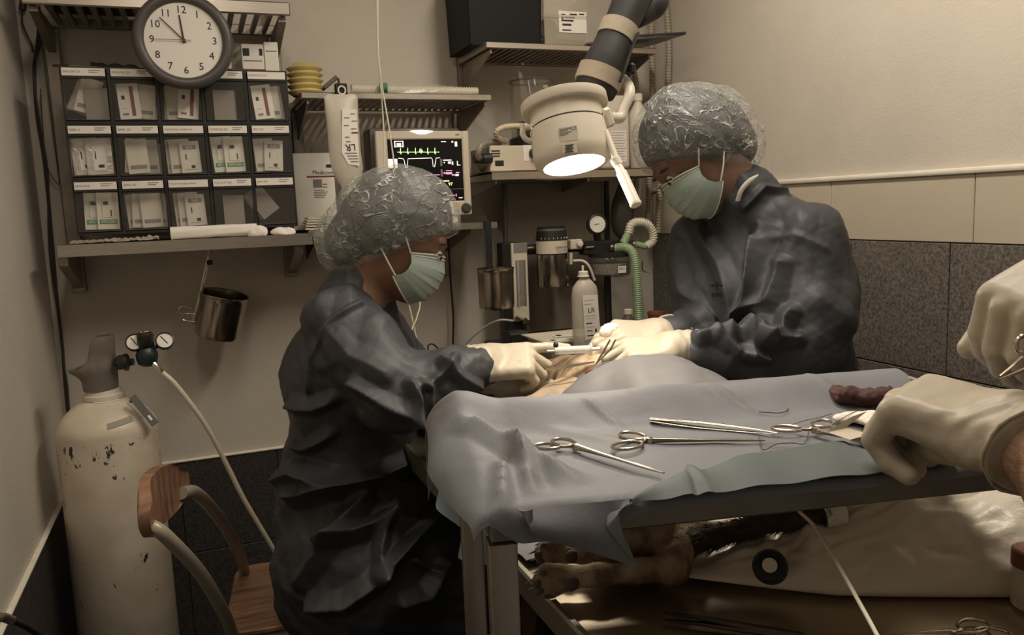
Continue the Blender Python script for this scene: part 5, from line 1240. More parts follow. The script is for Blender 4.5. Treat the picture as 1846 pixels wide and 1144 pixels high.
# drape on the instrument table
DRAPE = bpy.data.materials.new('grey_blue_drape'); DRAPE.use_nodes = True
def drape_mat(m, base, stain):
    nt = m.node_tree; b = nt.nodes['Principled BSDF']; b.inputs['Roughness'].default_value = .62; b.inputs['Specular IOR Level'].default_value = .35
    tc = nt.nodes.new('ShaderNodeTexCoord'); n = nt.nodes.new('ShaderNodeTexNoise'); n.inputs['Scale'].default_value = 9; n.inputs['Detail'].default_value = 5; nt.links.new(tc.outputs['Object'], n.inputs[0])
    r = nt.nodes.new('ShaderNodeValToRGB'); r.color_ramp.elements[0].position = .60; r.color_ramp.elements[1].position = .74
    r.color_ramp.elements[0].color = (*base, 1); r.color_ramp.elements[1].color = (*stain, 1); nt.links.new(n.outputs[0], r.inputs[0]); nt.links.new(r.outputs[0], b.inputs['Base Color'])
    w = nt.nodes.new('ShaderNodeTexNoise'); w.inputs['Scale'].default_value = 420; nt.links.new(tc.outputs['Object'], w.inputs[0])
    w2 = nt.nodes.new('ShaderNodeTexNoise'); w2.inputs['Scale'].default_value = 16; w2.inputs['Detail'].default_value = 3; nt.links.new(tc.outputs['Object'], w2.inputs[0])
    ad = nt.nodes.new('ShaderNodeMath'); ad.operation = 'MULTIPLY_ADD'; ad.inputs[1].default_value = 6.0; nt.links.new(w2.outputs[0], ad.inputs[0]); nt.links.new(w.outputs[0], ad.inputs[2])
    bp = nt.nodes.new('ShaderNodeBump'); bp.inputs['Strength'].default_value = .22; bp.inputs['Distance'].default_value = .0012; nt.links.new(ad.outputs[0], bp.inputs['Height']); nt.links.new(bp.outputs[0], b.inputs['Normal'])
drape_mat(DRAPE, (.170, .174, .188), (.115, .095, .08))
GDRAPE = bpy.data.materials.new('green_grey_drape'); GDRAPE.use_nodes = True; drape_mat(GDRAPE, (.085, .104, .104), (.062, .075, .072))
BDRAPE = bpy.data.materials.new('pale_blue_drape'); BDRAPE.use_nodes = True; drape_mat(BDRAPE, (.15, .20, .225), (.14, .185, .21))
td = thing('table_drape', 'grey blue surgical drape covering the instrument table', 'drape', tp(TW/2, TD/2, ZTR))
def sstep(a, b, x): t = min(max((x-a)/(b-a), 0), 1); return t*t*(3-2*t)
def crease(p, q, x, y, w, h):
    """raised sharp fold along segment p-q in tray coordinates"""
    dx, dy = q[0]-p[0], q[1]-p[1]; L = math.hypot(dx, dy); t = ((x-p[0])*dx+(y-p[1])*dy)/L/L
    if t < -.15 or t > 1.15: return 0.0
    d = abs((x-p[0])*dy-(y-p[1])*dx)/L
    return h*max(0, 1-d/w)*min(1, max(0, (1.15-abs(2*t-1))/.5))
def sheet_pt(a, b):
    """cloth coordinates -> place; beyond the rims the cloth hangs"""
    z = ZTR; aa, bb = a, b
    z += .026*sstep(TD-.085, TD-.005, b)*(1+.10*math.sin(a*31)) if b <= TD else 0
    z += .016*sstep(.06, .0, a)*sstep(-.02, .12, b) if a >= 0 else 0
    z += crease((.0, .24), (.09, .05), a, b, .026, .020)+crease((.058, .21), (.045, .03), a, b, .016, .016)+crease((.03, .10), (.012, .0), a, b, .014, .012)+crease((.10, .24), (.20, .13), a, b, .02, .004)
    z += crease((.16, .29), (.19, .22), a, b, .009, .004)+crease((.33, .30), (.36, .22), a, b, .009, .004)+crease((.47, .30), (.50, .21), a, b, .009, .004)
    z += .0022*mnoise.noise(Vector((a*14, b*14, 1.5)))*1.0
    if b > TD:                                                      # back skirt
        h = b-TD; aa, bb = a, TD+.006+.025*h/.1*0.4; z = ZTR+.026+.002-h*.98
    if a < 0:                                                       # left skirt, bulging outwards
        h = -a; lim = min(bb, TD)
        bul = .034*math.sin(min(h/.10, 1)*math.pi*.62)*(.45+.75*sstep(-.02, .16, lim))
        h *= .30+.32*sstep(-.01, .12, lim); zz = z+.016*sstep(-.02, .12, lim) if b <= TD else z
        aa = -bul-.003*math.sin(lim*40)*min(1, h/.05); z = zz-h*(.45+.55*min(1, h/.05))
    if b < 0:                                                       # front lip
        h = -b; bb = -.003-.004*min(1, h/.01); z = z-h
    return tp(aa, bb, z)
def sheet(m):
    na, nb = 150, 96
    AB = np.array([[-.070+(TW+.070)*i/na, (TD+.10)*j/nb, .3] for i in range(na+1) for j in range(nb+1)]); CW = crumple(AB, 13, 77, 6)*.006+crumple(AB, 30, 78, 6)*.0022
    def fn(u, v):
        a = -.070+(TW+.070)*u; fr = -.010-.020*sstep(-.005, .03, a)*(1-sstep(.09, .15, a))
        b = fr+(TD+.09-fr)*v
        
        return sheet_pt(a, b)+V(0, 0, max(0, float(CW[int(round(u*na))*(nb+1)+int(round(v*nb))])+.001)) if b > .004 else sheet_pt(a, b)
    m.grid(fn, na, nb, .0010)
part_mb(sheet).build('drape_sheet', DRAPE, td, 70)
def flap(m):
    # hanging front corner: top edge along the table front, lower edge runs to a point
    px_l = [(958, 912), (959, 962), (1020, 984), (1085, 1004), (1152, 1024), (1120, 985), (1090, 945), (1094, 925), (1136, 908)]
    offs = [-.010, -.012, -.020, -.022, -.016, -.015, -.013, -.010, -.006]
    tas = [.024, .028, .05, .08, .105, .115, .125, .135, .15]
    lowp = []
    for (x, y), off in zip(px_l, offs):
        # meet the vertical plane just in front of the table edge
        r = ray(x, y); n = -E2; p0 = tp(0, off, 0); t = (p0-CP).dot(n)/r.dot(n); lowp.append(CP+r*t)
    tops = [tp(a, -.0065, ZTR+.0015) for a in tas]
    def lin(P, u):
        t = u*(len(P)-1); i = min(int(t), len(P)-2); return P[i].lerp(P[i+1], t-i)
    def fn(u, v):
        a, b = lin(tops, u), lin(lowp, u); p = a.lerp(b, v)
        return p-E2*(.006*math.sin(u*9+v*1.5)*v+.008*math.sin(v*3.1)*(.6+.4*math.sin(u*5)))
    m.grid(fn, 54, 24, .0010)
part_mb(flap).build('corner_flap', DRAPE, td, 70)
def hem(m):
    up = [(1136, 906), (1180, 872), (1232, 853), (1240, 836), (1262, 848), (1330, 824), (1420, 808), (1520, 796), (1585, 818), (1650, 832), (1720, 836)]
    lo = [(1140, 910), (1190, 900), (1245, 893), (1262, 891), (1290, 888), (1360, 879), (1440, 869), (1530, 858), (1600, 850), (1660, 842), (1722, 838)]
    def fn(u, v):
        t = u*10; i = min(int(t), 9); f = t-i
        A = aZ(up[i][0]+(up[i+1][0]-up[i][0])*f, up[i][1]+(up[i+1][1]-up[i][1])*f, ZTR+.0045); B = aZ(lo[i][0]+(lo[i+1][0]-lo[i][0])*f, lo[i][1]+(lo[i+1][1]-lo[i][1])*f, ZTR+.003)
        p = A.lerp(B, v); return p+V(0, 0, .004*math.sin(math.pi*v)+.0012*math.sin(u*40))
    m.grid(fn, 60, 10, .0010)
part_mb(hem).build('folded_hem', GDRAPE, td, 70)

# ------------------------------------------------------------------ patient drape over the animal
pd = thing('patient_drape', 'rumpled grey drape over the animal with pale blue edge hanging at the left', 'drape', (.65, 1.2, ZO))
def hump(x, y):
    h = .185*math.exp(-(abs((x-.735)/.185))**2.6)*math.exp(-(abs((y-1.20)/.27))**3.2)
    h += .035*math.exp(-((x-.56)/.07)**2-((y-1.27)/.05)**2)*0.9
    h += .022*math.exp(-((x-.47)/.06)**2-((y-1.16)/.09)**2)
    return h
def pdrape(m):
    UV = np.array([[.366+.70*i/90, .93+.50*j/64, 0] for i in range(91) for j in range(65)]); CR_ = crumple(UV, 8, 5, 6)*.030+crumple(UV, 19, 8, 6)*.013
    def fn(u, v):
        s = .0+.70*u; y = .93+.50*v
        x = .366+s
        if s < 0:
            d = -s; lim = .10+.05*math.sin(v*7+1)+.0*v
            d = d/.15*lim
            return V(.348-.012*math.sin(v*19)*min(1, d/.05)-.02*d/.1, y, ZO+.009-d)
        z = ZO+.009+hump(x, y)
        z += float(CR_[int(round(u*90))*65+int(round(v*64))])+.003*mnoise.noise(Vector((x*20, y*20, 0)))
        return V(x, y, max(z, ZO+.0085))
    m.grid(fn, 90, 64, .0010)
    return m
DR2 = bpy.data.materials.new('lilac_grey_drape'); DR2.use_nodes = True; drape_mat(DR2, (.135, .128, .133), (.11, .097, .09))
part_mb(pdrape).build('drape_sheet', DR2, pd, 70)
def skirt(m):
    up = [(792, 880), (812, 858), (838, 872), (880, 892), (930, 905)]; lo = [(800, 915), (822, 962), (842, 1002), (880, 1022), (935, 1000)]
    def fn(u, v):
        t = u*4; i = min(int(t), 3); f = t-i
        A = aX(up[i][0]+(up[i+1][0]-up[i][0])*f, up[i][1]+(up[i+1][1]-up[i][1])*f, .330); B = aX(lo[i][0]+(lo[i+1][0]-lo[i][0])*f, lo[i][1]+(lo[i+1][1]-lo[i][1])*f, .322)
        return A.lerp(B, v)+V(-.010*math.sin(u*11+v*2)*(.3+v), 0, 0)
    m.grid(fn, 40, 20, .001)
part_mb(skirt).build('hanging_edge', BDRAPE, pd, 70)

# ------------------------------------------------------------------ the animal
SKIN = mat('pale_fur_skin', (.30, .22, .15), .8, var=.3, vscale=22, bump=.5, bscale=120)
FUR = bpy.data.materials.new('brindle_fur'); FUR.use_nodes = True
def fur_mat():
    nt = FUR.node_tree; b = nt.nodes['Principled BSDF']; b.inputs['Roughness'].default_value = .75; b.inputs['Specular IOR Level'].default_value = .25
    tc = nt.nodes.new('ShaderNodeTexCoord'); n = nt.nodes.new('ShaderNodeTexNoise'); n.inputs['Scale'].default_value = 26; n.inputs['Detail'].default_value = 6; nt.links.new(tc.outputs['Object'], n.inputs[0])
    r = nt.nodes.new('ShaderNodeValToRGB'); r.color_ramp.elements[0].position = .38; r.color_ramp.elements[1].position = .62; r.color_ramp.elements[0].color = (.15, .10, .06, 1); r.color_ramp.elements[1].color = (.42, .32, .21, 1)
    nt.links.new(n.outputs[0], r.inputs[0]); nt.links.new(r.outputs[0], b.inputs['Base Color'])
    n2 = nt.nodes.new('ShaderNodeTexNoise'); n2.inputs['Scale'].default_value = 300; nt.links.new(tc.outputs['Object'], n2.inputs[0]); bp = nt.nodes.new('ShaderNodeBump'); bp.inputs['Strength'].default_value = .5; bp.inputs['Distance'].default_value = .002; nt.links.new(n2.outputs[0], bp.inputs['Height']); nt.links.new(bp.outputs[0], b.inputs['Normal'])
fur_mat()
DFUR = mat('dark_brown_fur', (.065, .040, .028), .7, var=.4, vscale=60)
dog = thing('dog', 'anaesthetised brown dog lying under the drape, hind paws and tail showing', 'dog', (.72, 1.2, ZO))
zf = ZO+.0045
tailp = [(.80, 1.00, .925), (.80, .90, .93), aZ(1500, 922, .925), aZ(1430, 937, .918), aZ(1360, 948, .910), aZ(1290, 966, .900), aZ(1220, 988, .886), aZ(1170, 1003, .872), aZ(1150, 1008, .866)]
tailr = [.030, .024, .0135, .0135, .0155, .0165, .0135, .008, .004]
L1 = [(.70, 1.02, .925), (.62, .95, .905), aZ(1215, 1022, .884), aZ(1150, 1028, .880), aZ(1080, 1036, .879), aZ(1022, 1041, .878)]
L1r = [.055, .042, .018, .0125, .0125, .0145]
L2 = [(.68, 1.08, .93), (.58, 1.0, .905), aZ(1100, 996, .882), aZ(1060, 997, .880), aZ(1020, 993, .882)]
L2r = [.055, .040, .017, .013, .0145]
def paw(P, c, dirv, d):
    """digital pads round the end of the foot: toes fan towards dirv"""
    dirv = np.array(dirv)/np.linalg.norm(dirv); up = np.array([0, 0, 1.0]); sd_ = np.cross(dirv, up)
    r = d; cam_ = np.array([-.2, -.98, 0.0])
    for s, f, o in TOES:
        e = np.array(c)+dirv*f+up*(s*.0092)+cam_*o
        r = smin(r, cap_(P, np.array(c)+up*s*.005-dirv*.006, e, .0098, .0098), .0022)
    r = smin(r, ell_(P, np.array(c)-dirv*.010+cam_*.010, (.013, .010, .012)), .003)
    return r
TOES = ((-1.35, .016, .003), (-.45, .027, .008), (.5, .029, .007), (1.4, .020, .002))
pw1 = np.array(L1[-1])+np.array([-.006, .002, 0]); pw2 = np.array(L2[-1])+np.array([-.004, .002, 0])
def dogf(P):
    d = ecap(P, (.735, 1.06, .935), (.735, 1.36, .945), (.12, .075), (.125, .085), (1, 0, 0))
    d = smin(d, cap_(P, (.735, 1.40, .945), (.75, 1.60, .93), .085, .055), .04)
    d = smin(d, cap_(P, (.75, 1.62, .92), (.76, 1.70, .915), .056, .048), .03); d = smin(d, cap_(P, (.76, 1.72, .905), (.77, 1.80, .895), .036, .026), .02)
    for ex in (-1, 1): d = smin(d, ecap(P, (.755+ex*.04, 1.66, .95), (.755+ex*.085, 1.65, .915), (.03, .008), (.024, .007), (0, 1, 0)), .012)
    for ex in (-1, 1): d = smin(d, cap_(P, (.735+ex*.07, 1.45, .93), (.735+ex*.14, 1.62, .872), .036, .018), .03)
    d = smin(d, ell_(P, np.array(aZ(1145, 985, .905))+np.array([.03, .06, 0]), (.07, .055, .05)), .03)
    for Lp, Lr in ((L1, L1r), (L2, L2r)):
        for i in range(len(Lp)-1): d = smin(d, cap_(P, Lp[i], Lp[i+1], Lr[i], Lr[i+1]), .012)
    for i in range(len(tailp)-1): d = smin(d, cap_(P, tailp[i], tailp[i+1], tailr[i]*.8, tailr[i+1]*.8), .008)
    d = paw(P, pw1, (-1, .12, .02), d); d = paw(P, pw2, (-1, .2, .02), d)
    return smax(d, zf-P[:, 2], .004)
Vt, F = sdf(dogf, (.31, .72, .84), (.90, 1.86, 1.06), .0046)
Vt = smooth_mesh(Vt, F, 1)
body = nmesh(Vt, F).build('body', [FUR, DFUR], dog, 180)
# the tail takes the darker coat
TP = np.array([tuple(p) for p in crv(tailp, 6)]); cen = Vt[F].mean(1)
dm = np.min(np.linalg.norm(cen[:, None, :]-TP[None, 6:, :], axis=2), axis=1); body.data.polygons.foreach_set('material_index', (dm < .020).astype(np.int32))
# pads
PADM = mat('paw_pad_dark', (.10, .075, .06), .7)
for c, dv in ((pw1, (-1, .12, .02)), (pw2, (-1, .2, .02))):
    dv = Vector(dv).normalized(); sd_ = dv.cross(V(0, 0, 1))
    cam_ = V(-.2, -.98, 0)
    for s, f, o in TOES:
        e = Vector(c)+dv*f+V(0, 0, s*.0092)+cam_*o
        MB().ell(e+dv*.0045+cam_*.0070, (.0060, .0042, .0055), 12, 8).build('toe_pad', PADM, dog)
        MB().tube([e+dv*.007+V(0, 0, .002), e+dv*.016+V(0, 0, -.001)], [.0020, .0005], 6).build('claw', mat('claw_horn', (.25, .2, .15), .4), dog)
    MB().ell(Vector(c)-dv*.008+cam_*.0185, (.010, .005, .009), 12, 8).build('sole_pad', PADM, dog)
# hair blades
def hairs(pts, nrm, n, lng, wid, lay, rs, jit=.5):
    i = rs.randint(0, len(pts), n); p = pts[i]; nn = nrm[i]; ly = lay[i]+rs.normal(size=(n, 3))*jit*.35; dr = nn*.35+ly; dr /= np.linalg.norm(dr, axis=1)[:, None]
    L_ = (lng*(.6+.8*rs.rand(n)))[:, None]; sdv = np.cross(dr, rs.normal(size=(n, 3))); sdv /= np.linalg.norm(sdv, axis=1)[:, None]
    a = p-nn*.001-sdv*wid; b = p-nn*.001+sdv*wid; mdl = p+dr*L_*.6+sdv*wid*.6; mdr = p+dr*L_*.6-sdv*wid*.6; t = p+dr*L_-np.array([0, 0, 1])*L_*.12
    Vv = np.stack([a, b, mdl, mdr, t], 1).reshape(-1, 3); o = np.arange(n)*5
    m = MB(); m.v = [tuple(q) for q in Vv.tolist()]; m.f = [(k, k+1, k+2, k+3) for k in o]+[(k+3, k+2, k+4) for k in o]; return m
N = vnormals(Vt, F); rs = np.random.RandomState(4)
dv_ = np.linalg.norm(Vt[:, None, :]-TP[None, 6:, :], axis=2); near = dv_.min(1); ti = dv_.argmin(1)+6
sel = (near < .020)
tang = np.zeros_like(Vt); T2 = np.gradient(TP, axis=0); T2 /= np.linalg.norm(T2, axis=1)[:, None]; tang[:] = T2[ti]
h1 = hairs(Vt[sel], N[sel], 9000, np.full(9000, .013), .00032, tang[sel], rs); tag(h1.build('tail_fur', mat('tail_hair', (.085, .052, .034), .55, var=.5, vscale=50), dog, 0), kind='stuff')
toe = np.minimum(np.linalg.norm(Vt-pw1, axis=1), np.linalg.norm(Vt-pw2, axis=1)) < .040
sel = (~toe) & (~(near < .022)) & (Vt[:, 1] < 1.02) & (Vt[:, 2] > zf+.003) & (Vt[:, 0] < .62)
lay = np.tile(np.array([[-1, .1, -.1]]), (len(Vt), 1))
h2 = hairs(Vt[sel], N[sel], 14000, np.full(14000, .0045), .00022, lay[sel], rs); tag(h2.build('leg_fur', FUR, dog, 0), kind='stuff')
# band on the tail
ca, cb = aZ(1480, 926, .924), aZ(1516, 918, .928)
MB().lathe([(.0165, 0), (.0195, .0005), (.0195, (cb-ca).length), (.0165, (cb-ca).length+.0004)], ca, cb-ca, 28, cap=False).build('tail_cuff', PAPER, dog, 40)
text_mb('cm', .010, D_(1496, 921, (aZ(1498, 923, .925)-CP).dot(FW)-.0215), CU*-.3+CR*.12, CR*.95+CU*.2).build('cuff_lettering', INK, dog, 0)
text_mb('CE', .008, D_(1487, 928, (aZ(1490, 926, .925)-CP).dot(FW)-.0215), CU*-.3+CR*.12, CR*.95+CU*.2).build('cuff_lettering', INK, dog, 0)
# exposed skin and wound at the operation site
def wound(m):
    c = D_(1052, 690, 1.52)
    def fn(P): return smin(ell_(P, tuple(c+V(0, 0, -.035)), (.085, .09, .05)), ell_(P, tuple(c+V(-.08, .0, -.045)), (.06, .06, .035)), .03)
    q = organic(fn, (c.x-.2, c.y-.14, c.z-.11), (c.x+.14, c.y+.14, c.z+.05), .006, 2, lambda P: vnoise(P, 40, 3)*.003); m.v += q.v; m.f += q.f
part_mb(wound).build('shaved_skin', SKIN, dog, 180)
MB().ell(D_(1068, 668, 1.47)+V(0, 0, -.006), (.014, .016, .009), 16, 10).build('wound', mat('wound_red', (.10, .028, .022), .3, var=.4, vscale=80), dog)

# ------------------------------------------------------------------ vacuum cushion
VINYL = mat('white_vinyl', (.74, .67, .55), .34, var=.05, vscale=12, bump=.7, bscale=38)
cu = thing('positioning_cushion', 'wrinkled white vinyl positioning cushion with black valve on the operating table', 'cushion', (.75, .75, ZO))
CU0 = V(.785, .775, ZO); cdir = math.radians(-26); CX = V(math.cos(cdir), math.sin(cdir), 0); CY = V(-CX.y, CX.x, 0)
def cush(m):
    na, nb = 110, 76; HL, HW, HT = .262, .132, .105
    U, W_ = np.meshgrid(np.linspace(-1, 1, na+1), np.linspace(-1, 1, nb+1), indexing='ij')
    su = np.clip((U+1)/1.25, 0, 1); su = np.sin(su*np.pi/2)**1.1*(1-np.clip(U, 0, 1)**6)
    e = su*np.clip(1-np.abs(W_)**2.1, 0, 1)**.5
    X = U*HL*(1-.05*(1-W_**2)*np.abs(U)**4+.05*np.abs(U*W_)**3); Y = W_*HW*(1-.05*np.abs(U)**6)*(.62+.38*np.clip((U+1)/.7, 0, 1)**.7)
    ZT_ = .014+e*HT*(.74+.34*U); ZB_ = .011-.009*np.clip(e*3, 0, 1)
    w = nb+1; n = (na+1)*w
    loc = lambda Z: np.stack([X, Y, Z], -1).reshape(-1, 3)
    Vt = np.concatenate([loc(ZT_), loc(ZB_)])
    F = np.array([(i*w+j, (i+1)*w+j, (i+1)*w+j+1, i*w+j+1) for i in range(na) for j in range(nb)]); F = np.concatenate([F, n+F[:, ::-1]])
    N = vnormals(Vt, F); k = np.concatenate([np.clip(e*4, 0, 1).reshape(-1), np.zeros(n)])
    lim = np.clip((Vt[:, 2]-.010)/.022, 0, 1)
    d = crumple(Vt, 12, 11, 6)*.060+crumple(Vt*np.array([.5, 1.6, 1.6]), 40, 4, 5)*.018+vnoise(Vt, 90, 2)*.0010
    # seam welt along the near side
    sm = np.exp(-((Vt[:, 2]-.040-.004*np.sin(Vt[:, 0]*25))/.0032)**2)*.0035*(Vt[:, 1] < 0)
    Vt = Vt+N*((d*lim+sm)*k)[:, None]; Vt[:, 2] = np.maximum(Vt[:, 2], .001)
    A = np.array([tuple(CX), tuple(CY), (0, 0, 1)]); Wd = Vt @ A+np.array(tuple(CU0))
    bd = [i*w for i in range(na+1)]+[na*w+j for j in range(1, nb+1)]+[i*w+nb for i in range(na-1, -1, -1)]+[j for j in range(nb-1, 0, -1)]
    fs = [tuple(f) for f in F.tolist()]+[(p, n+p, n+q, q) for p, q in zip(bd, bd[1:]+bd[:1])]
    m.add([Vector(q) for q in Wd.tolist()], fs)
part_mb(cush).build('cushion_body', VINYL, cu, 60)
sp_ = [aZ(x, y, z) for x, y, z in ((1440, 1035, .878), (1520, 1030, .885), (1620, 1027, .888), (1740, 1015, .888), (1860, 1004, .885))]
vc = D_(1388, 1020, (aZ(1388, 1032, .885)-CP).dot(FW)-.012)
vn = (CP-vc).normalized()*.7+V(-.25, -.2, .45)
vo = MB().lathe([(.020, -.006), (.020, 0), (.017, .003), (.010, .004), (.0098, .001), (.001, .001)], vc, vn, 32, cap=False).build('valve', BLACK, cu)
MB().cyl(vc+vn.normalized()*.001, vc+vn.normalized()*.0048, .0085, n=24).build('valve_plug', WHITEP, cu)

# white line, forceps, scissors and jar on the operating table
tag(MB().tube(crv([aZ(1432, 905, .985), aZ(1441, 921, .985), aZ(1470, 950, .975), aZ(1508, 1012, .970), aZ(1545, 1078, .965), aZ(1582, 1146, .962), aZ(1640, 1260, .95), V(.40, .30, .80)], 8), .0019, 10).build('white_line', WHITEP), 'thin white line crossing the cushion to the lower edge', 'tubing')
fo = thing('tissue_forceps', 'long dark steel tissue forceps lying on the operating table', 'forceps', aZ(1330, 1130, ZO))
fa, fb_, fe = aZ(1195, 1103, ZO+.010), aZ(1195, 1117, ZO+.004), aZ(1450, 1146, ZO+.007)
for p, q_, nm in ((fa, .012, 'arm'), (fb_, .0, 'arm')):
    P = crv([p, p.lerp(fe, .3)+V(0, 0, .001), p.lerp(fe, .65), fe], 6); MB().tube(P, [.0022+.0040*math.sin(min(1, i/len(P)*1.3)*math.pi*.5) for i in range(len(P))], 8, flat=.5).build(nm, mat('dark_forceps_steel', (.13, .115, .10), .3, 1.0), fo)
def ringed(name, label, ringA, ringB, piv, tipA, z, rr=(.0115, .0115), wid=.0028, mt=CHROME, tilt=0.0, group=None, dz=.0):
    """scissor-like instrument from pixels: two finger rings, pivot, tip, lying at height z"""
    A, B, Pv, Tp = aZ(*ringA, z), aZ(*ringB, z), aZ(*piv, z), aZ(*tipA, z)
    t = thing(name, label, 'instrument', Pv, group=group)
    ax = (Tp-Pv).normalized(); sd_ = V(-ax.y, ax.x, 0)
    for R_, r0, k in ((A, rr[0], 1), (B, rr[1], -1)):
        d = (Pv-R_).normalized(); ps = V(-d.y, d.x, 0)
        ring = [R_+d*(r0*1.35*math.cos(q/28*6.2832))+ps*(r0*.92*math.sin(q/28*6.2832))+V(0, 0, dz*(1 if k > 0 else 0)) for q in range(28)]
        MB().tube(ring, .0019, 8, closed=True).build('finger_ring', mt, t)
        st = R_+d*r0*1.3+V(0, 0, dz*(1 if k > 0 else 0)); c1 = st.lerp(Pv, .5)+sd_*(.001*k)
        Q = crv([st, c1, Pv-ax*.004+V(0, 0, .001*k), Pv+ax*.006+V(0, 0, .001*k)], 6); MB().tube(Q, wid*.75, 8, flat=.8).build('shank', mt, t)
        J = [Pv+ax*.002+V(0, 0, .001*k), Pv.lerp(Tp, .3)+sd_*(-.0012*k)+V(0, 0, .0008*k), Pv.lerp(Tp, .8)+sd_*(-.0008*k), Tp]
        J = crv(J, 6); MB().tube(J, [wid*(1.05-.7*i/(len(J)-1)) for i in range(len(J))], 8, flat=.75).build('jaw', mt, t)
    MB().lathe([(.0042, -.003), (.0045, 0), (.0042, .003), (.002, .0036)], Pv+V(0, 0, 0), (0, 0, 1), 16).build('pivot', mt, t)
    return t
ZI = ZTR+.0055
INST = mat('aged_instrument_steel', (.50, .44, .36), .24, 1.0, var=.2, vscale=60)
ringed('needle_holder', 'needle holder with rings by the fold at the left of the drape', (986, 804), (1016, 797), (1040, 805), (1197, 852), ZI+.001, (.0105, .0115), .0030, INST)
ringed('needle_holder', 'needle holder lying in the middle of the drape, rings to the left', (1131, 802), (1140, 785), (1170, 793), (1380, 793), ZI, (.0135, .0125), .0030, INST)
ringed('needle_holder', 'needle holder whose rings point left beside the gauze', (1418, 772), (1482, 763), (1470, 775), (1612, 806), ZI+.002, (.0115, .0115), .0030, INST)
ringed('surgical_scissors', 'scissors lying at the lower right on the operating table', (1755, 1127), (1790, 1142), (1715, 1140), (1600, 1146), ZO+.006, (.0135, .0135), .0034, INST)
tz = thing('thumb_forceps', 'long closed thumb forceps pointing left at the back of the drape', 'forceps', aZ(1280, 768, ZTR))
A_, B_ = aZ(1172, 756, ZI), aZ(1402, 780, ZI)
for k in (1, -1):
    P = crv([A_+V(0, 0, .001*k), A_.lerp(B_, .06)+V(0, 0, .0014*k), A_.lerp(B_, .4)+V(0, 0, .003*k), A_.lerp(B_, .8)+V(0, 0, .002*k), B_], 6)
    MB().tube(P, [.002]+[.0042]*(len(P)//2)+[.0035-.0022*i/(len(P)//2) for i in range(len(P)-len(P)//2-1)], 10, flat=.4).build('arm', INST, tz)
THR = mat('suture_thread', (.05, .045, .04), .6)
zt2 = ZTR+.0045
def thread(px, label, z=zt2, r=.0004): tag(MB().tube(crv([aZ(x, y, z) for x, y in px], 8), r, 6).build('suture_thread', THR), label, 'thread')
thread([(1358, 732), (1372, 737), (1395, 735), (1415, 731), (1420, 738), (1405, 744), (1368, 742)], 'dark hooked suture thread lying alone at the back of the drape', r=.0006)
thread([(1368, 783), (1376, 810), (1400, 800), (1430, 798), (1448, 800), (1455, 788), (1458, 778)], 'suture thread trailing from the tip of the middle needle holder', r=.0005)
thread([(1500, 765), (1540, 742), (1560, 740), (1572, 760), (1578, 772)], 'suture thread arching over the white gauze', ZTR+.014, .0004)
thread([(1425, 766), (1450, 758), (1478, 752), (1500, 745)], 'suture thread between needle holder rings and gauze')
def gauze(name, label, pxs, rad, seed, mt, amp=.006, flat=.45, zb=ZTR+.0036):
    """crumpled swab: lobes along pixels, flattened on the cloth"""
    C_ = [np.array(aZ(x, y, zb+r*flat)) for (x, y), r in zip(pxs, rad)]
    def fn(P):
        Q = P.copy(); Q[:, 2] = zb+(P[:, 2]-zb)/flat; d = None
        for i in range(len(C_)-1):
            a, b = C_[i].copy(), C_[i+1].copy(); a[2] = zb+rad[i]*.9; b[2] = zb+rad[i+1]*.9
            q = cap_(Q, a, b, rad[i], rad[i+1]); d = q if d is None else smin(d, q, .004)
        return d*flat
    A = np.array(C_); r = max(rad)+.012
    Vt, F = sdf(fn, A.min(0)-r, A.max(0)+r, .0019)
    Vt = Vt+vnormals(Vt, F)*(crumple(Vt, 42, seed, 6)*amp*1.9+crumple(Vt, 110, seed+2, 4)*amp*.5)[:, None]; Vt[:, 2] = np.maximum(Vt[:, 2], zb)
    return tag(nmesh(Vt, F).build(name, mt, smooth=28), label, 'gauze')
BLOODG = mat('bloody_gauze', (.062, .020, .016), .75, var=.3, vscale=60, bump=.4, bscale=150)
GZ = mat('white_gauze', (.78, .73, .64), .9, bump=.5, bscale=200)
gauze('bloody_gauze', 'crumpled dark red gauze at the back of the instrument table', [(1505, 706), (1528, 712), (1560, 715), (1590, 708), (1615, 695)], [.013, .016, .015, .011, .004], 4, BLOODG, .006, .7)
gauze('bloody_gauze', 'dark red gauze under the gloved fist at the table edge', [(1648, 816), (1675, 808), (1700, 815)], [.010, .012, .012], 9, BLOODG, .005, .7)
gauze('gauze_pad', 'white gauze pad beside the gloved fist', [(1522, 752), (1560, 750), (1600, 765), (1630, 790), (1590, 793), (1550, 790)], [.014, .018, .018, .014, .012, .010], 6, GZ, .004, .35)
pc_ = [aZ(1492, 778, ZTR+.013), aZ(1535, 752, ZTR+.024), aZ(1562, 742, ZTR+.026), aZ(1525, 770, ZTR+.014), aZ(1568, 782, ZTR+.013), aZ(1532, 792, ZTR+.012)]
mpk = MB(); mpk.prism([pc_[0], pc_[3], pc_[2], pc_[1]], (0, 0, .0006)); mpk.prism([pc_[0]-V(0,0,.0008), pc_[5]-V(0,0,.0008), pc_[4]-V(0,0,.0008), pc_[3]-V(0,0,.0008)], (0, 0, .0006))
tag(mpk.build('folded_packet', mat('kraft_paper', (.52, .46, .36), .7), smooth=0), 'opened suture packet of folded paper on the gauze pad', 'packet')
jr_ = thing('specimen_jar', 'jar with dark red lid at the right edge of the operating table', 'jar', aZ(1852, 1095, ZO))
jc = aZ(1856, 1098, ZO); jz = aY(1845, 1030, jc.y).z
MB().lathe([(.017, 0), (.019, .003), (.019, jz-ZO)], (jc.x, jc.y, ZO+.0045), n=28).build('jar_body', FROST, jr_); MB().lathe([(.0205, 0), (.0205, .018), (.018, .020)], (jc.x, jc.y, jz+.0046), n=28).build('jar_lid', REDP, jr_)

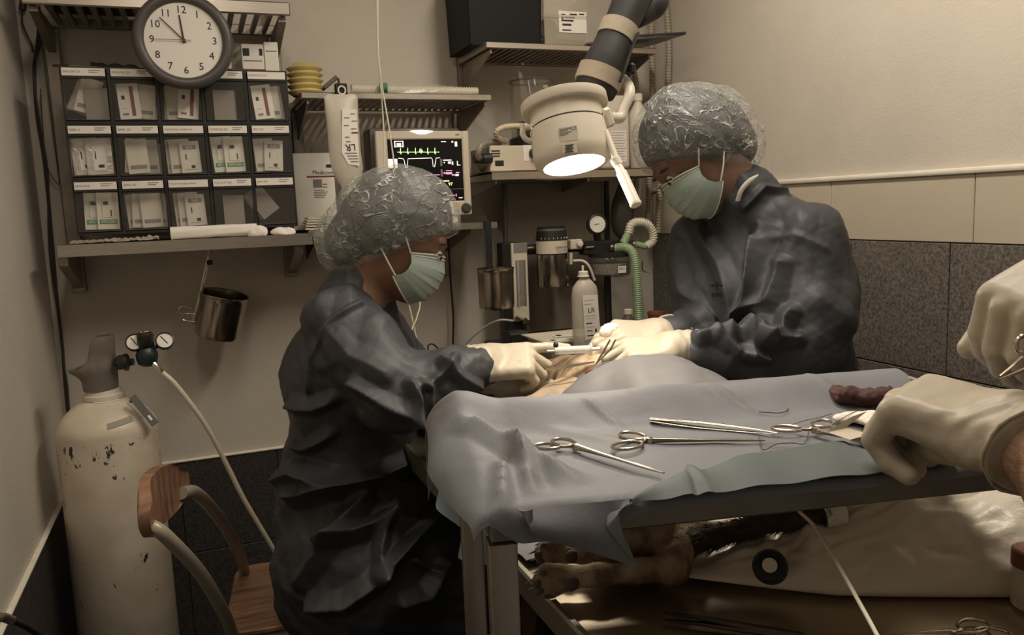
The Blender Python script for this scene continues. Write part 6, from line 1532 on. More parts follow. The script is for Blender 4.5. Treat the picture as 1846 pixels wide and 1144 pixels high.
# ------------------------------------------------------------------ people: shared builders
def n3(v): return np.array((v[0], v[1], v[2]), float)
def seg(P, pts, rad, d=None, k=.02):
    for i in range(len(pts)-1):
        q = cap_(P, n3(pts[i]), n3(pts[i+1]), rad[i], rad[i+1]); d = q if d is None else smin(d, q, k)
    return d
class Head:
    def __init__(s, c, f, u): s.c = n3(c); s.f = n3(Vector(f).normalized()); u = Vector(u); u = u-Vector(s.f)*u.dot(Vector(s.f)); s.u = n3(u.normalized()); s.s = np.cross(s.f, s.u)
    def at(s, f, l, u): return s.c+s.f*f+s.s*l+s.u*u
    def R(s): return np.stack([s.f, s.s, s.u], 1)
    def sdf(s, P):
        R = s.R()
        d = ell_(P, s.at(-.008, 0, .012), (.094, .074, .092), R)
        d = smin(d, ell_(P, s.at(.040, 0, -.050), (.050, .056, .072), R), .03)
        d = smin(d, cap_(P, s.at(.02, 0, -.085), s.at(.066, 0, -.108), .040, .026), .025)
        d = smin(d, cap_(P, s.at(.088, 0, -.012), s.at(.108, 0, -.052), .009, .013), .012)
        d = smin(d, cap_(P, s.at(.082, .034, .008), s.at(.082, -.034, .008), .011, .011), .014)
        for l in (-1, 1):
            d = smax(d, -ell_(P, s.at(.098, l*.031, -.014), (.016, .018, .011), R), .010)
            d = smin(d, ell_(P, s.at(.084, l*.031, -.014), (.012, .013, .012), R), .003)
            d = smin(d, ell_(P, s.at(-.006, l*.062, -.022), (.016, .008, .028), R), .008)
        d = smin(d, cap_(P, s.at(.086, .018, -.082), s.at(.086, -.018, -.082), .009, .009), .008)
        return d
SKINM = mat('skin_warm', (.185, .105, .072), .5, var=.08, vscale=40, bump=.12, bscale=260, sss=.0)
SKIND = mat('skin_deep', (.20, .105, .062), .5, var=.08, vscale=40, bump=.12, bscale=260)
EYEW = mat('eye_white', (.6, .56, .5), .25); EYED = mat('iris_dark', (.02, .014, .01), .2); HAIR = mat('dark_hair', (.022, .017, .014), .5, var=.4, vscale=80, bump=.8, bscale=120)
GOWN = bpy.data.materials.new('charcoal_gown'); GOWN.use_nodes = True
def gown_mat():
    nt = GOWN.node_tree; b = nt.nodes['Principled BSDF']; b.inputs['Base Color'].default_value = (.037, .037, .042, 1); b.inputs['Roughness'].default_value = .56; b.inputs['Specular IOR Level'].default_value = .40
    tc = nt.nodes.new('ShaderNodeTexCoord'); w = nt.nodes.new('ShaderNodeTexNoise'); w.inputs['Scale'].default_value = 38; w.inputs['Detail'].default_value = 5; nt.links.new(tc.outputs['Object'], w.inputs[0])
    bp = nt.nodes.new('ShaderNodeBump'); bp.inputs['Strength'].default_value = .30; bp.inputs['Distance'].default_value = .004; nt.links.new(w.outputs[0], bp.inputs['Height']); nt.links.new(bp.outputs[0], b.inputs['Normal'])
gown_mat()
# bouffant cap: thin translucent fleece, denser and whiter along the crinkles
CAPM = bpy.data.materials.new('bouffant_fleece'); CAPM.use_nodes = True
def cap_mat():
    nt = CAPM.node_tree; L_ = nt.links; b = nt.nodes['Principled BSDF']; out = nt.nodes['Material Output']; b.inputs['Base Color'].default_value = (.66, .68, .64, 1); b.inputs['Roughness'].default_value = .38; b.inputs['Specular IOR Level'].default_value = .7
    tc = nt.nodes.new('ShaderNodeTexCoord')
    def wr(scale, wid, top, dist):
        n = nt.nodes.new('ShaderNodeTexNoise'); n.inputs['Scale'].default_value = scale; n.inputs['Detail'].default_value = 2.5; n.inputs['Distortion'].default_value = dist; L_.new(tc.outputs['Object'], n.inputs[0])
        s = nt.nodes.new('ShaderNodeMath'); s.operation = 'SUBTRACT'; s.inputs[1].default_value = .5; L_.new(n.outputs[0], s.inputs[0])
        a = nt.nodes.new('ShaderNodeMath'); a.operation = 'ABSOLUTE'; L_.new(s.outputs[0], a.inputs[0])
        r = nt.nodes.new('ShaderNodeMapRange'); r.inputs[1].default_value = 0; r.inputs[2].default_value = wid; r.inputs[3].default_value = top; r.inputs[4].default_value = 0; L_.new(a.outputs[0], r.inputs[0]); return r
    r1 = wr(15, .026, .90, 1.2); r2 = wr(36, .034, .48, .8)
    n3_ = nt.nodes.new('ShaderNodeTexNoise'); n3_.inputs['Scale'].default_value = 12; n3_.inputs['Detail'].default_value = 3; L_.new(tc.outputs['Object'], n3_.inputs[0])
    m3 = nt.nodes.new('ShaderNodeMapRange'); m3.inputs[1].default_value = .38; m3.inputs[2].default_value = .66; m3.inputs[3].default_value = .30; m3.inputs[4].default_value = 1.0; L_.new(n3_.outputs[0], m3.inputs[0])
    ad = nt.nodes.new('ShaderNodeMath'); ad.operation = 'MAXIMUM'; L_.new(r1.outputs[0], ad.inputs[0]); L_.new(r2.outputs[0], ad.inputs[1])
    ml = nt.nodes.new('ShaderNodeMath'); ml.operation = 'MULTIPLY'; L_.new(ad.outputs[0], ml.inputs[0]); L_.new(m3.outputs[0], ml.inputs[1])
    s2 = nt.nodes.new('ShaderNodeMath'); s2.operation = 'ADD'; s2.use_clamp = True; L_.new(ml.outputs[0], s2.inputs[0]); s2.inputs[1].default_value = .20
    L_.new(s2.outputs[0], b.inputs['Alpha'])
    bp = nt.nodes.new('ShaderNodeBump'); bp.inputs['Strength'].default_value = .9; bp.inputs['Distance'].default_value = .006; L_.new(ad.outputs[0], bp.inputs['Height']); L_.new(bp.outputs[0], b.inputs['Normal'])
cap_mat()
MASKG = mat('mask_pale_green', (.31, .375, .335), .7, bump=.15, bscale=300); MASKW = mat('mask_white_edge', (.70, .68, .60), .7); STRAPW = mat('elastic_white', (.62, .58, .50), .7)
GLOVE = bpy.data.materials.new('latex_glove'); GLOVE.use_nodes = True
def glove_mat():
    nt = GLOVE.node_tree; b = nt.nodes['Principled BSDF']; b.inputs['Base Color'].default_value = (.42, .365, .28, 1); b.inputs['Roughness'].default_value = .45; b.inputs['Specular IOR Level'].default_value = .4
    tc = nt.nodes.new('ShaderNodeTexCoord'); w = nt.nodes.new('ShaderNodeTexNoise'); w.inputs['Scale'].default_value = 55; w.inputs['Detail'].default_value = 4; w.inputs['Distortion'].default_value = .8; nt.links.new(tc.outputs['Object'], w.inputs[0])
    bp = nt.nodes.new('ShaderNodeBump'); bp.inputs['Strength'].default_value = .35; bp.inputs['Distance'].default_value = .0022; nt.links.new(w.outputs[0], bp.inputs['Height']); nt.links.new(bp.outputs[0], b.inputs['Normal'])
glove_mat()

class Hand:
    """w wrist, f finger direction, n back-of-hand normal, side +1 right hand / -1 left hand"""
    def __init__(s, w, f, n, side, curl, spread=.06, thumb=(.5, .3, .3), size=1.0, thick=1.0):
        s.w = n3(w); f = Vector(f).normalized(); n = Vector(n); n = (n-f*n.dot(f)).normalized(); t = (n.cross(f))*side
        s.f, s.n, s.t = n3(f), n3(n), n3(t); s.z = size; s.tk = thick; s.chains = []
        q = size
        for i, (y, x, L) in enumerate(((.030, .083, .074), (.010, .088, .084), (-.011, .085, .077), (-.030, .077, .060))):
            c = curl[i]; a = 0.0; p = s.P(x*q, y*q, -.002*q); pts = [s.P(x*q*.75, y*q*.85, 0), p]; sp = spread*(1.5-i)
            for L_, dc in ((.46, c[0]), (.30, c[1]), (.24, c[2])):
                a += dc; d = s.f*(math.cos(a)*math.cos(sp))+s.t*(math.sin(sp)*math.cos(a))-s.n*math.sin(a); p = p+d*(L*L_*q); pts.append(p)
            s.chains.append((pts, [.0095*q*thick, .0102*q*thick, .0092*q*thick, .0086*q*thick, .0076*q*thick]))
        tb = s.P(.018*q, .030*q, -.010*q); o, dn, b_ = thumb
        d1 = s.f*math.cos(o)+s.t*math.sin(o)-s.n*dn; d1 /= np.linalg.norm(d1); p1 = tb+d1*.040*q
        d2 = d1*math.cos(b_)+(s.f*.7-s.n*.5)*math.sin(b_); d2 /= np.linalg.norm(d2); p2 = p1+d2*.032*q; d3 = d2*math.cos(b_)+(s.f*.6-s.n*.6)*math.sin(b_); d3 /= np.linalg.norm(d3); p3 = p2+d3*.026*q
        s.chains.append(([tb, p1, p2, p3], [.0155*q*thick, .0125*q*thick, .0105*q*thick, .0090*q*thick]))
    def P(s, x, y, z): return s.w+s.f*x+s.t*y+s.n*z
    def sdf(s, P):
        q = s.z; R = np.stack([s.f, s.t, s.n], 1)
        d = box_(P, s.P(.046*q, 0, -.003*q), (.046*q, .041*q, .0150*q*s.tk), R, .0135*q)
        d = smin(d, ell_(P, s.P(.030*q, .022*q, -.012*q), (.032*q, .018*q, .016*q), R), .012*q)
        d = smin(d, ecap(P, s.P(-.05*q, 0, 0), s.P(.012*q, 0, 0), (.030*q, .024*q), (.033*q, .020*q), s.t), .016*q)
        for pts, r in s.chains:
            e = None
            for i in range(len(pts)-1):
                c = cap_(P, pts[i], pts[i+1], r[i], r[i+1]); e = c if e is None else smin(e, c, .0025)
            d = smin(d, e, .0036*q)
        return d
    def bounds(s, extra):
        A = np.array([p for c, _ in s.chains for p in c]+[s.w]+[n3(e) for e in extra]); return A.min(0)-.05, A.max(0)+.05
def glove(parent, H, elbow, r0, r1, clen, name='glove', h=.0022, flare=.004, seed=1):
    """rubber glove: hand, wrist and a cuff over the sleeve; elbow gives the forearm direction"""
    w = H.w; fd = n3(elbow)-w; fd = fd/np.linalg.norm(fd); end = w+fd*clen
    def fn(P):
        d = H.sdf(P); c = cap_(P, w+fd*.005, end, r0, r1)
        c = smax(c, ((P-end) @ fd), .002)
        return smin(d, c, .016)
    lo, hi = H.bounds([end])
    Vt, F = sdf(fn, lo, hi, h); Vt = smooth_mesh(Vt, F, 1)
    t = (Vt-w) @ fd; N = vnormals(Vt, F); rel = Vt-w-t[:, None]*fd
    wr = np.clip((t+.03)/.05, 0, 1)
    dsp = wr*(np.sin(t*330+vnoise(Vt, 45, seed)*3.5)*.0009+vnoise(Vt, 60, seed+3)*.0012)+(1-wr)*vnoise(Vt, 90, seed+7)*.0004+np.clip((t-clen*.6)/(clen*.4), 0, 1)**2*flare*.5
    Vt = Vt+N*dsp[:, None]
    g = nmesh(Vt, F).build(name, GLOVE, parent, 180)
    x_, y_, z_ = frame(Vector(fd)); C = Vector(end)
    MB().tube([C+(x_*math.cos(q/30*6.2832)+y_*math.sin(q/30*6.2832))*(r1+flare*.45+.0008*math.sin(q*1.7)) for q in range(30)], .0016, 8, closed=True).build('cuff_roll', GLOVE, g)
    return g
def folds(strokes):
    """ridges of cloth along pixel strokes at a given depth, as a displacement of points (N,3)"""
    S = []
    for px, dep, amp, wid in strokes: S.append(([n3(D_(x, y, dep)) for x, y in px], amp, wid))
    cr, cu_ = n3(CR), n3(CU); fw = n3(FW)
    def f(P, N):
        out = np.zeros(len(P)); face = np.clip(-(N @ fw)*1.5+.2, 0, 1)
        for pts, amp, wid in S:
            best = np.full(len(P), 9.0)
            for a, b in zip(pts[:-1], pts[1:]):
                d = b-a; A = np.stack([(P-a) @ cr, (P-a) @ cu_], 1); D = np.array([d @ cr, d @ cu_]); t = np.clip((A @ D)/(D @ D), 0, 1); q = A-t[:, None]*D; best = np.minimum(best, np.hypot(q[:, 0], q[:, 1]))
            out += amp*1.7*np.maximum(0, 1-best/wid)**1.25*face
        return out
    return f
def subdiv(Vt, F):
    """linear split of every quad in four"""
    E = np.sort(np.concatenate([F[:, [0, 1]], F[:, [1, 2]], F[:, [2, 3]], F[:, [3, 0]]]), 1); U, inv = np.unique(E, axis=0, return_inverse=True); inv = inv.reshape(-1)
    nv, ne, nf = len(Vt), len(U), len(F); Vn = np.concatenate([Vt, Vt[U].mean(1), Vt[F].mean(1)]); e = nv+inv.reshape(4, nf); c = nv+ne+np.arange(nf)
    return Vn, np.concatenate([np.stack([F[:, 0], e[0], c, e[3]], 1), np.stack([e[0], F[:, 1], e[1], c], 1), np.stack([c, e[1], F[:, 2], e[2]], 1), np.stack([e[3], c, e[2], F[:, 3]], 1)])
def gown(parent, fn, lo, hi, h, cr_amp, cr_scale, seed, strokes, name='gown', smooth=45):
    Vt, F = sdf(fn, lo, hi, h); Vt = smooth_mesh(Vt, F, 3); Vt, F = subdiv(Vt, F); Vt = smooth_mesh(Vt, F, 2); N = vnormals(Vt, F)
    d = crumple(Vt, cr_scale*.55, seed+3, 6, .9)*cr_amp*2.3+crumple(Vt, cr_scale, seed, 6, 1.1)*cr_amp*1.5+crumple(Vt, cr_scale*2.4, seed+9, 6)*cr_amp*.6+crumple(Vt, cr_scale*6, seed+19, 5)*cr_amp*.10+folds(strokes)(Vt, N)
    Vt = Vt+N*d[:, None]; Vt = smooth_mesh(Vt, F, 1, .25)
    return nmesh(Vt, F).build(name, GOWN, parent, 180)
def bouffant(parent, H, prims, lo, hi, cut, seed, hair_prims):
    def fn(P):
        d = None
        for c, r in prims: q = ell_(P, n3(c), r, H.R()); d = q if d is None else smin(d, q, .03)
        return smax(d, cut(P), .006)
    Vt, F = sdf(fn, lo, hi, .0036); Vt = smooth_mesh(Vt, F, 1); N = vnormals(Vt, F)
    Vt = Vt+N*(crumple(Vt, 24, seed, 6, 1.0)*.013+crumple(Vt, 60, seed+5, 5)*.004)[:, None]
    def fh(P):
        d = None
        for c, r in hair_prims: q = ell_(P, n3(c), r, H.R()); d = q if d is None else smin(d, q, .03)
        return smax(d, cut(P)+.004, .006)
    V2, F2 = sdf(fh, lo, hi, .006); V2 = smooth_mesh(V2, F2, 1)
    nmesh(V2, F2).build('hair', HAIR, parent, 180)
    return nmesh(Vt, F).build('surgical_cap', CAPM, parent, 40)
def face_mask(parent, H, straps):
    def fn(u, v):
        a = (u-.5)*2; ph = a*1.28; vv = v
        prof = [(.0, .100), (.12, .109), (.30, .119), (.55, .119), (.80, .108), (1.0, .082)]
        for (v0, r0), (v1, r1) in zip(prof[:-1], prof[1:]):
            if vv <= v1: R_ = r0+(r1-r0)*(vv-v0)/(v1-v0); break
        R_ += .0022*((vv*7) % 1.0 if .14 < vv < .86 else 0)*math.cos(a*1.4)
        z = -.020-.100*vv+.010*(1-a*a)*(1-vv)-.012*(1-a*a)*vv-(.016*a*a)*(1-vv)+.026*a*a*vv
        lat = .070*math.sin(ph)/math.sin(1.28)*(1+.06*math.sin(math.pi*vv)); fr = R_*(math.cos(ph*.78)*.86+.14)-.016*a*a
        return tuple(H.at(fr, lat, z))
    m = MB().grid(fn, 40, 42, .0012).build('face_mask', MASKG, parent, 30)
    top = [Vector(fn(q/30, .02))+Vector(H.f)*.0012 for q in range(31)]; MB().tube(top, .0026, 6, flat=.5).build('mask_edge', MASKW, m)
    top2 = [Vector(fn(q/30, .07))+Vector(H.f)*.0012 for q in range(31)]; MB().tube(top2, .0010, 6).build('mask_seam', MASKW, m)
    low = [Vector(fn(q/30, .99))+Vector(H.f)*.0008 for q in range(31)]; MB().tube(low, .0012, 6).build('mask_seam', MASKW, m)
    for sgn in (0, 1):
        for v, tgt in ((.03, straps[0]), (.93, straps[1])):
            a = Vector(fn(sgn, v)); b = Vector(H.at(tgt[0], tgt[1]*(1 if sgn else -1), tgt[2])); MB().tube([a, a.lerp(b, .5)+Vector(H.s)*(.006*(1 if sgn else -1)), b], .0017, 6).build('mask_strap', STRAPW, m)
    return m
def eyes(parent, H, look=-.4):
    for l in (-1, 1):
        c = Vector(H.at(.089, l*.031, -.015)); e = MB().ell(c, (.0105, .0105, .0105), 16, 10).build('eye', EYEW, parent)
        MB().ell(c+Vector(H.f)*.0085+Vector(H.u)*(look*.008), (.0045, .0045, .0045), 12, 8).build('iris', EYED, e)
        lid = [Vector(H.at(.0990-.006*abs(q/6-1)**2, l*(.031+.014*(q/6-1)), -.0105-.004*(q/6-1)**2)) for q in range(13)]; MB().tube(lid, .0018, 6).build('eyelashes', HAIR, parent)
        br = [Vector(H.at(.094-.010*abs(q/6-1)**2, l*(.034+.019*(q/6-1)), .010-.005*(q/6-1)**2)) for q in range(13)]; MB().tube(br, [.0012]+[.0026]*11+[.001], 6).build('eyebrow', HAIR, parent)

# ------------------------------------------------------------------ seated person at the left
p1 = thing('person', 'seated person in charcoal gown, bouffant cap and pale green mask, operating at the left', 'person', (.25, 1.72, 0))
H1 = Head(D_(726, 412, 1.64), CR*.88-CU*.46+FW*.03, CU*.88+CR*.46)
sh_n, sh_f = D_(622, 585, 1.53), D_(655, 572, 1.83); el_n, el_f = D_(712, 712, 1.47), D_(750, 705, 1.78); wr_n, wr_f = D_(868, 655, 1.535), D_(905, 685, 1.60)
pel = V(.235, 1.76, .60); chest = D_(640, 640, 1.68)
knees = (V(.60, 1.60, .50), V(.60, 1.80, .50)); feet = (V(.56, 1.60, .06), V(.56, 1.80, .06))
def body1(P):
    d = ecap(P, n3(pel), n3(chest), (.13, .08), (.15, .085), n3(FW))
    d = smin(d, ecap(P, n3(chest), n3(D_(650, 565, 1.68)), (.16, .095), (.13, .06), n3(FW)), .04)
    d = smin(d, cap_(P, n3(D_(655, 555, 1.68)), H1.at(-.02, 0, -.06), .058, .050), .03)
    d = smin(d, H1.sdf(P), .02)
    d = seg(P, [sh_n, el_n, wr_n], [.052, .042, .026], d); d = seg(P, [sh_f, el_f, wr_f], [.052, .042, .026], d)
    for k, f_, s in zip(knees, feet, (-1, 1)): d = seg(P, [pel+V(.03, s*.07, -.02), k, f_], [.075, .058, .040], d, .03); d = smin(d, cap_(P, n3(f_)+[-.03, 0, -.015], n3(f_)+[.14, 0, -.025], .036, .028), .02)
    return d
lo = (-.02, 1.40, .0); hi = (.78, 1.98, 1.47)
Vt, F = sdf(body1, lo, hi, .0052); Vt = smooth_mesh(Vt, F, 1); nmesh(Vt, F).build('body', SKIND, p1, 180)
def gown1(P):
    fwn = n3(FW)
    d = ecap(P, n3(D_(648, 900, 1.76)), n3(D_(640, 660, 1.69)), (.185, .135), (.195, .128), fwn)
    d = smin(d, ecap(P, n3(D_(640, 660, 1.69)), n3(D_(638, 572, 1.68)), (.195, .126), (.15, .072), fwn), .05)
    d = smin(d, cap_(P, n3(D_(640, 565, 1.68)), n3(D_(655, 512, 1.67)), .082, .066), .03)
    a = seg(P, [D_(618, 590, 1.54), D_(708, 706, 1.475)], [.080, .074], None); a = smin(a, seg(P, [D_(708, 706, 1.475), D_(800, 690, 1.50), D_(862, 668, 1.53)], [.072, .062, .046]), .02)
    d = smin(d, a, .035)
    a = seg(P, [D_(655, 575, 1.82), D_(755, 705, 1.78), D_(850, 712, 1.68), D_(898, 692, 1.61)], [.075, .064, .058, .042]); d = smin(d, a, .03)
    # lap and hanging skirt
    s = ecap(P, n3(D_(646, 890, 1.74)), n3(D_(668, 1010, 1.70)), (.20, .160), (.225, .185), fwn)
    s = smin(s, ecap(P, n3(D_(668, 1010, 1.70)), (.33, 1.66, .16), (.225, .182), (.235, .165), fwn), .05)
    s = smin(s, ecap(P, n3(D_(640, 930, 1.70)), (.52, 1.64, .56), (.20, .11), (.19, .10), fwn), .06)
    s = smin(s, ecap(P, (.52, 1.64, .54), (.50, 1.62, .20), (.20, .11), (.20, .10), fwn), .06)
    d = smin(d, s, .045)
    d = smax(d, .10-P[:, 2], .01)
    return d
st1 = [([(568, 700), (580, 640), (610, 580), (660, 545)], 1.55, .006, .010), ([(548, 720), (590, 722), (618, 712)], 1.60, .016, .022), ([(600, 600), (640, 640), (700, 668)], 1.47, .007, .030),
       ([(640, 690), (700, 722), (748, 742)], 1.44, .016, .020), ([(742, 688), (752, 712), (748, 742)], 1.44, .016, .014), ([(762, 690), (775, 700), (770, 730)], 1.45, .014, .014), ([(800, 650), (830, 680), (866, 700)], 1.47, .012, .016),
       ([(820, 645), (808, 668), (775, 690)], 1.47, .010, .012), ([(548, 800), (575, 795), (610, 770)], 1.60, .014, .020),
       ([(512, 872), (545, 852), (600, 862), (650, 872)], 1.56, .028, .035), ([(520, 905), (600, 882), (660, 868), (735, 842)], 1.52, .022, .026), ([(545, 1045), (590, 985), (650, 908)], 1.50, .020, .026),
       ([(580, 975), (640, 962), (690, 945)], 1.49, .020, .020), ([(690, 945), (684, 990), (686, 1030)], 1.48, .018, .018), ([(686, 1030), (740, 985), (805, 945)], 1.48, .022, .020), ([(700, 950), (750, 965), (790, 940)], 1.48, .012, .016),
       ([(570, 1085), (630, 1075), (690, 1035)], 1.49, .020, .026), ([(720, 1090), (760, 1085), (800, 1040)], 1.47, .016, .022), ([(740, 1020), (780, 1050)], 1.47, .010, .012), ([(660, 880), (730, 900), (790, 925)], 1.49, .012, .022)]
gown(p1, gown1, (-.06, 1.30, .06), (.82, 2.02, 1.26), .0064, .0195, 8.5, 21, st1)
cutc = n3(H1.at(.084, 0, .026)); cn = n3(Vector(H1.f)*.74-Vector(H1.u)*.67); cn /= np.linalg.norm(cn)
bun1 = D_(642, 438, 1.66)
bouffant(p1, H1, [(H1.at(-.005, 0, .024), (.112, .106, .104)), (H1.at(-.030, 0, -.022), (.088, .092, .066)), (bun1, (.085, .088, .080)), (D_(690, 395, 1.65), (.10, .095, .092))], (bun1.x-.13, H1.c[1]-.20, H1.c[2]-.20), (H1.c[0]+.17, H1.c[1]+.20, H1.c[2]+.17), lambda P: (P-cutc) @ cn, 31,
         [(H1.at(-.008, 0, .022), (.100, .094, .094)), (H1.at(-.034, 0, -.022), (.078, .082, .056)), (bun1, (.066, .070, .062)), (D_(690, 398, 1.65), (.085, .080, .078))])
face_mask(p1, H1, ((.0, .080, .012), (-.010, .075, -.055))); eyes(p1, H1)
Hn1 = Hand(D_(872, 652, 1.535), CR*.97+CU*.06, CU*.75-FW*.66, 1, [(.06, .10, .05), (.75, .95, .5), (.95, 1.05, .6), (1.05, 1.1, .6)], .05, (.35, .7, .2), 1.05)
glove(p1, Hn1, D_(800, 672, 1.51), .034, .040, .055, seed=3)
Hf1 = Hand(D_(915, 690, 1.60), CR*.93-CU*.10+FW*.2, CU*.85+FW*.2, -1, [(.5, .6, .3), (.6, .7, .4), (.7, .8, .4), (.8, .8, .4)], .05, (.5, .2, .3), 1.0)
glove(p1, Hf1, D_(860, 706, 1.66), .033, .039, .05, seed=5)
# ------------------------------------------------------------------ standing person at the right
p2 = thing('person', 'standing person bending over the animal in charcoal gown, bouffant cap and green mask', 'person', (1.17, 1.45, 0))
H2 = Head(D_(1244, 264, 1.68), CR*-.66-CU*.74-FW*.08, CU*.66-CR*.74)
shn2, shf2 = D_(1452, 432, 1.60), D_(1262, 425, 1.80); eln2, elf2 = D_(1440, 640, 1.56), D_(1265, 590, 1.74); wrn2, wrf2 = D_(1238, 636, 1.50), D_(1206, 602, 1.60)
ax2 = n3((shn2-shf2).normalized()); pel2 = V(1.215, 1.44, .84)
def body2(P):
    c = n3(D_(1375, 500, 1.71))
    d = ecap(P, n3(pel2), c, (.15, .11), (.16, .10), ax2)
    d = smin(d, ecap(P, c, n3(D_(1355, 400, 1.71)), (.16, .10), (.12, .06), ax2), .04)
    d = smin(d, cap_(P, n3(D_(1345, 390, 1.71)), H2.at(-.025, 0, -.055), .058, .052), .03)
    d = smin(d, H2.sdf(P), .02)
    d = seg(P, [shn2, eln2, wrn2], [.052, .042, .026], d); d = seg(P, [shf2, elf2, wrf2], [.052, .042, .026], d)
    for s in (-1, 1):
        k = pel2+Vector(ax2)*(s*.085); d = seg(P, [k, V(k.x, k.y, .48), V(k.x+.02, k.y, .07)], [.09, .062, .040], d, .03); d = smin(d, cap_(P, (k.x+.03, k.y, .035), (k.x-.13, k.y, .028), .035, .027), .02)
    return d
Vt, F = sdf(body2, (.80, 1.10, .0), (1.50, 1.72, 1.64), .0056); Vt = smooth_mesh(Vt, F, 1); nmesh(Vt, F).build('body', SKINM, p2, 180)
def gown2(P):
    c = n3(D_(1372, 520, 1.71))
    d = ecap(P, (1.205, 1.44, .86), c, (.165, .125), (.190, .130), ax2)
    d = smin(d, ecap(P, c, n3(D_(1370, 415, 1.71)), (.190, .130), (.150, .075), ax2), .05)
    d = smin(d, cap_(P, n3(D_(1372, 405, 1.715)), n3(D_(1346, 362, 1.700)), .088, .078), .03)
    a = seg(P, [D_(1448, 440, 1.60), D_(1452, 560, 1.57), D_(1438, 622, 1.56)], [.082, .084, .076]); a = smin(a, seg(P, [D_(1438, 625, 1.56), D_(1350, 648, 1.53), D_(1262, 640, 1.505)], [.070, .060, .044]), .03); d = smin(d, a, .03)
    a = seg(P, [D_(1262, 430, 1.79), D_(1270, 585, 1.75), D_(1212, 602, 1.61)], [.070, .060, .040]); d = smin(d, a, .03)
    d = smin(d, ecap(P, (1.205, 1.44, .86), (1.22, 1.43, .30), (.17, .13), (.22, .17), ax2), .05)
    d = smax(d, .22-P[:, 2], .01)
    return d
st2 = [([(1290, 400), (1310, 470), (1330, 560), (1325, 640)], 1.58, .012, .022), ([(1395, 400), (1372, 480), (1360, 560)], 1.54, .014, .022), ([(1400, 425), (1440, 420), (1490, 445)], 1.50, .003, .014), ([(1395, 430), (1380, 520), (1378, 590)], 1.49, .012, .018),
       ([(1430, 470), (1410, 540), (1385, 560)], 1.47, .014, .020), ([(1440, 560), (1420, 600), (1380, 620)], 1.46, .016, .020), ([(1360, 600), (1400, 622), (1450, 612)], 1.45, .016, .018), ([(1300, 610), (1345, 640), (1390, 650)], 1.45, .014, .016),
       ([(1262, 612), (1300, 600), (1340, 605)], 1.47, .012, .016), ([(1345, 372), (1380, 335), (1420, 345)], 1.62, .008, .012), ([(1225, 440), (1240, 520), (1275, 600)], 1.66, .012, .022)]
g2 = gown(p2, gown2, (.82, 1.08, .18), (1.54, 1.76, 1.42), .0066, .018, 8.0, 44, st2)
from mathutils.bvhtree import BVHTree
gb = WM[g2]; bv = BVHTree.FromPolygons([gb @ v.co for v in g2.data.vertices], [tuple(q.vertices) for q in g2.data.polygons])
def on_gown(x, y, lift=.0012):
    h_ = bv.ray_cast(CP, ray(x, y).normalized()); return h_[0]-ray(x, y).normalized()*lift if h_[0] is not None else D_(x, y, 1.58)
EMB = mat('emblem_print', (.012, .011, .012), .6)
for (x, y, a_, b_) in ((1292, 513, 2.2, 5.0), (1285, 514, 4.2, 2.0), (1299, 514, 4.2, 2.0), (1292, 520, 1.0, 3.5)):
    P = [on_gown(x+a_*math.cos(q/14*6.2832), y+b_*math.sin(q/14*6.2832)) for q in range(14)]; MB().prism(P, tuple(-ray(x, y).normalized()*.0004)).build('printed_emblem', EMB, p2, 0)
for x0, x1, y in ((1283, 1288, 532), (1290, 1294, 531), (1296, 1302, 532)):
    P = [on_gown(x0, y-4), on_gown(x1, y-4), on_gown(x1, y+3), on_gown(x0, y+3)]; MB().prism(P, tuple(-ray(x0, y).normalized()*.0004)).build('printed_emblem', EMB, p2, 0)
MB().tube(crv([D_(1330, 362, 1.625), D_(1336, 344, 1.618), D_(1350, 328, 1.625), D_(1370, 319, 1.65)], 5), .008, 8, flat=.35).build('collar', PAPER, p2)
cutc2 = n3(H2.at(.084, 0, .026)); cn2 = n3(Vector(H2.f)*.74-Vector(H2.u)*.67); cn2 /= np.linalg.norm(cn2)
bun2 = D_(1322, 268, 1.70)
bouffant(p2, H2, [(H2.at(-.008, 0, .026), (.110, .106, .104)), (H2.at(-.030, 0, -.022), (.088, .092, .066)), (bun2, (.068, .080, .062)), (D_(1282, 232, 1.69), (.085, .09, .08))], (H2.c[0]-.18, H2.c[1]-.20, H2.c[2]-.20), (H2.c[0]+.27, H2.c[1]+.20, H2.c[2]+.20), lambda P: (P-cutc2) @ cn2, 57,
         [(H2.at(-.010, 0, .024), (.099, .095, .094)), (H2.at(-.034, 0, -.022), (.078, .082, .056)), (bun2, (.050, .062, .046)), (D_(1280, 236, 1.69), (.072, .076, .068))])
face_mask(p2, H2, ((.0, .080, .012), (-.010, .075, -.055))); eyes(p2, H2)
Hn2 = Hand(D_(1212, 626, 1.50), CR*-.97-CU*.06-FW*.10, CU*.90-FW*.42, -1, [(.35, .85, .5), (.50, 1.0, .5), (.62, 1.15, .5), (.70, 1.2, .5)], .13, (.30, .5, .5), 1.0, .96)
glove(p2, Hn2, D_(1300, 638, 1.52), .032, .036, .045, seed=7)
Hf2 = Hand(D_(1185, 603, 1.59), CR*-.95+CU*.05-FW*.1, CU*.85-FW*.45, 1, [(.45, .5, .3), (.5, .55, .3), (.6, .6, .3), (.7, .7, .3)], .07, (.40, .4, .3), 1.0, 1.1)
glove(p2, Hf2, D_(1260, 596, 1.68), .032, .036, .035, seed=8)
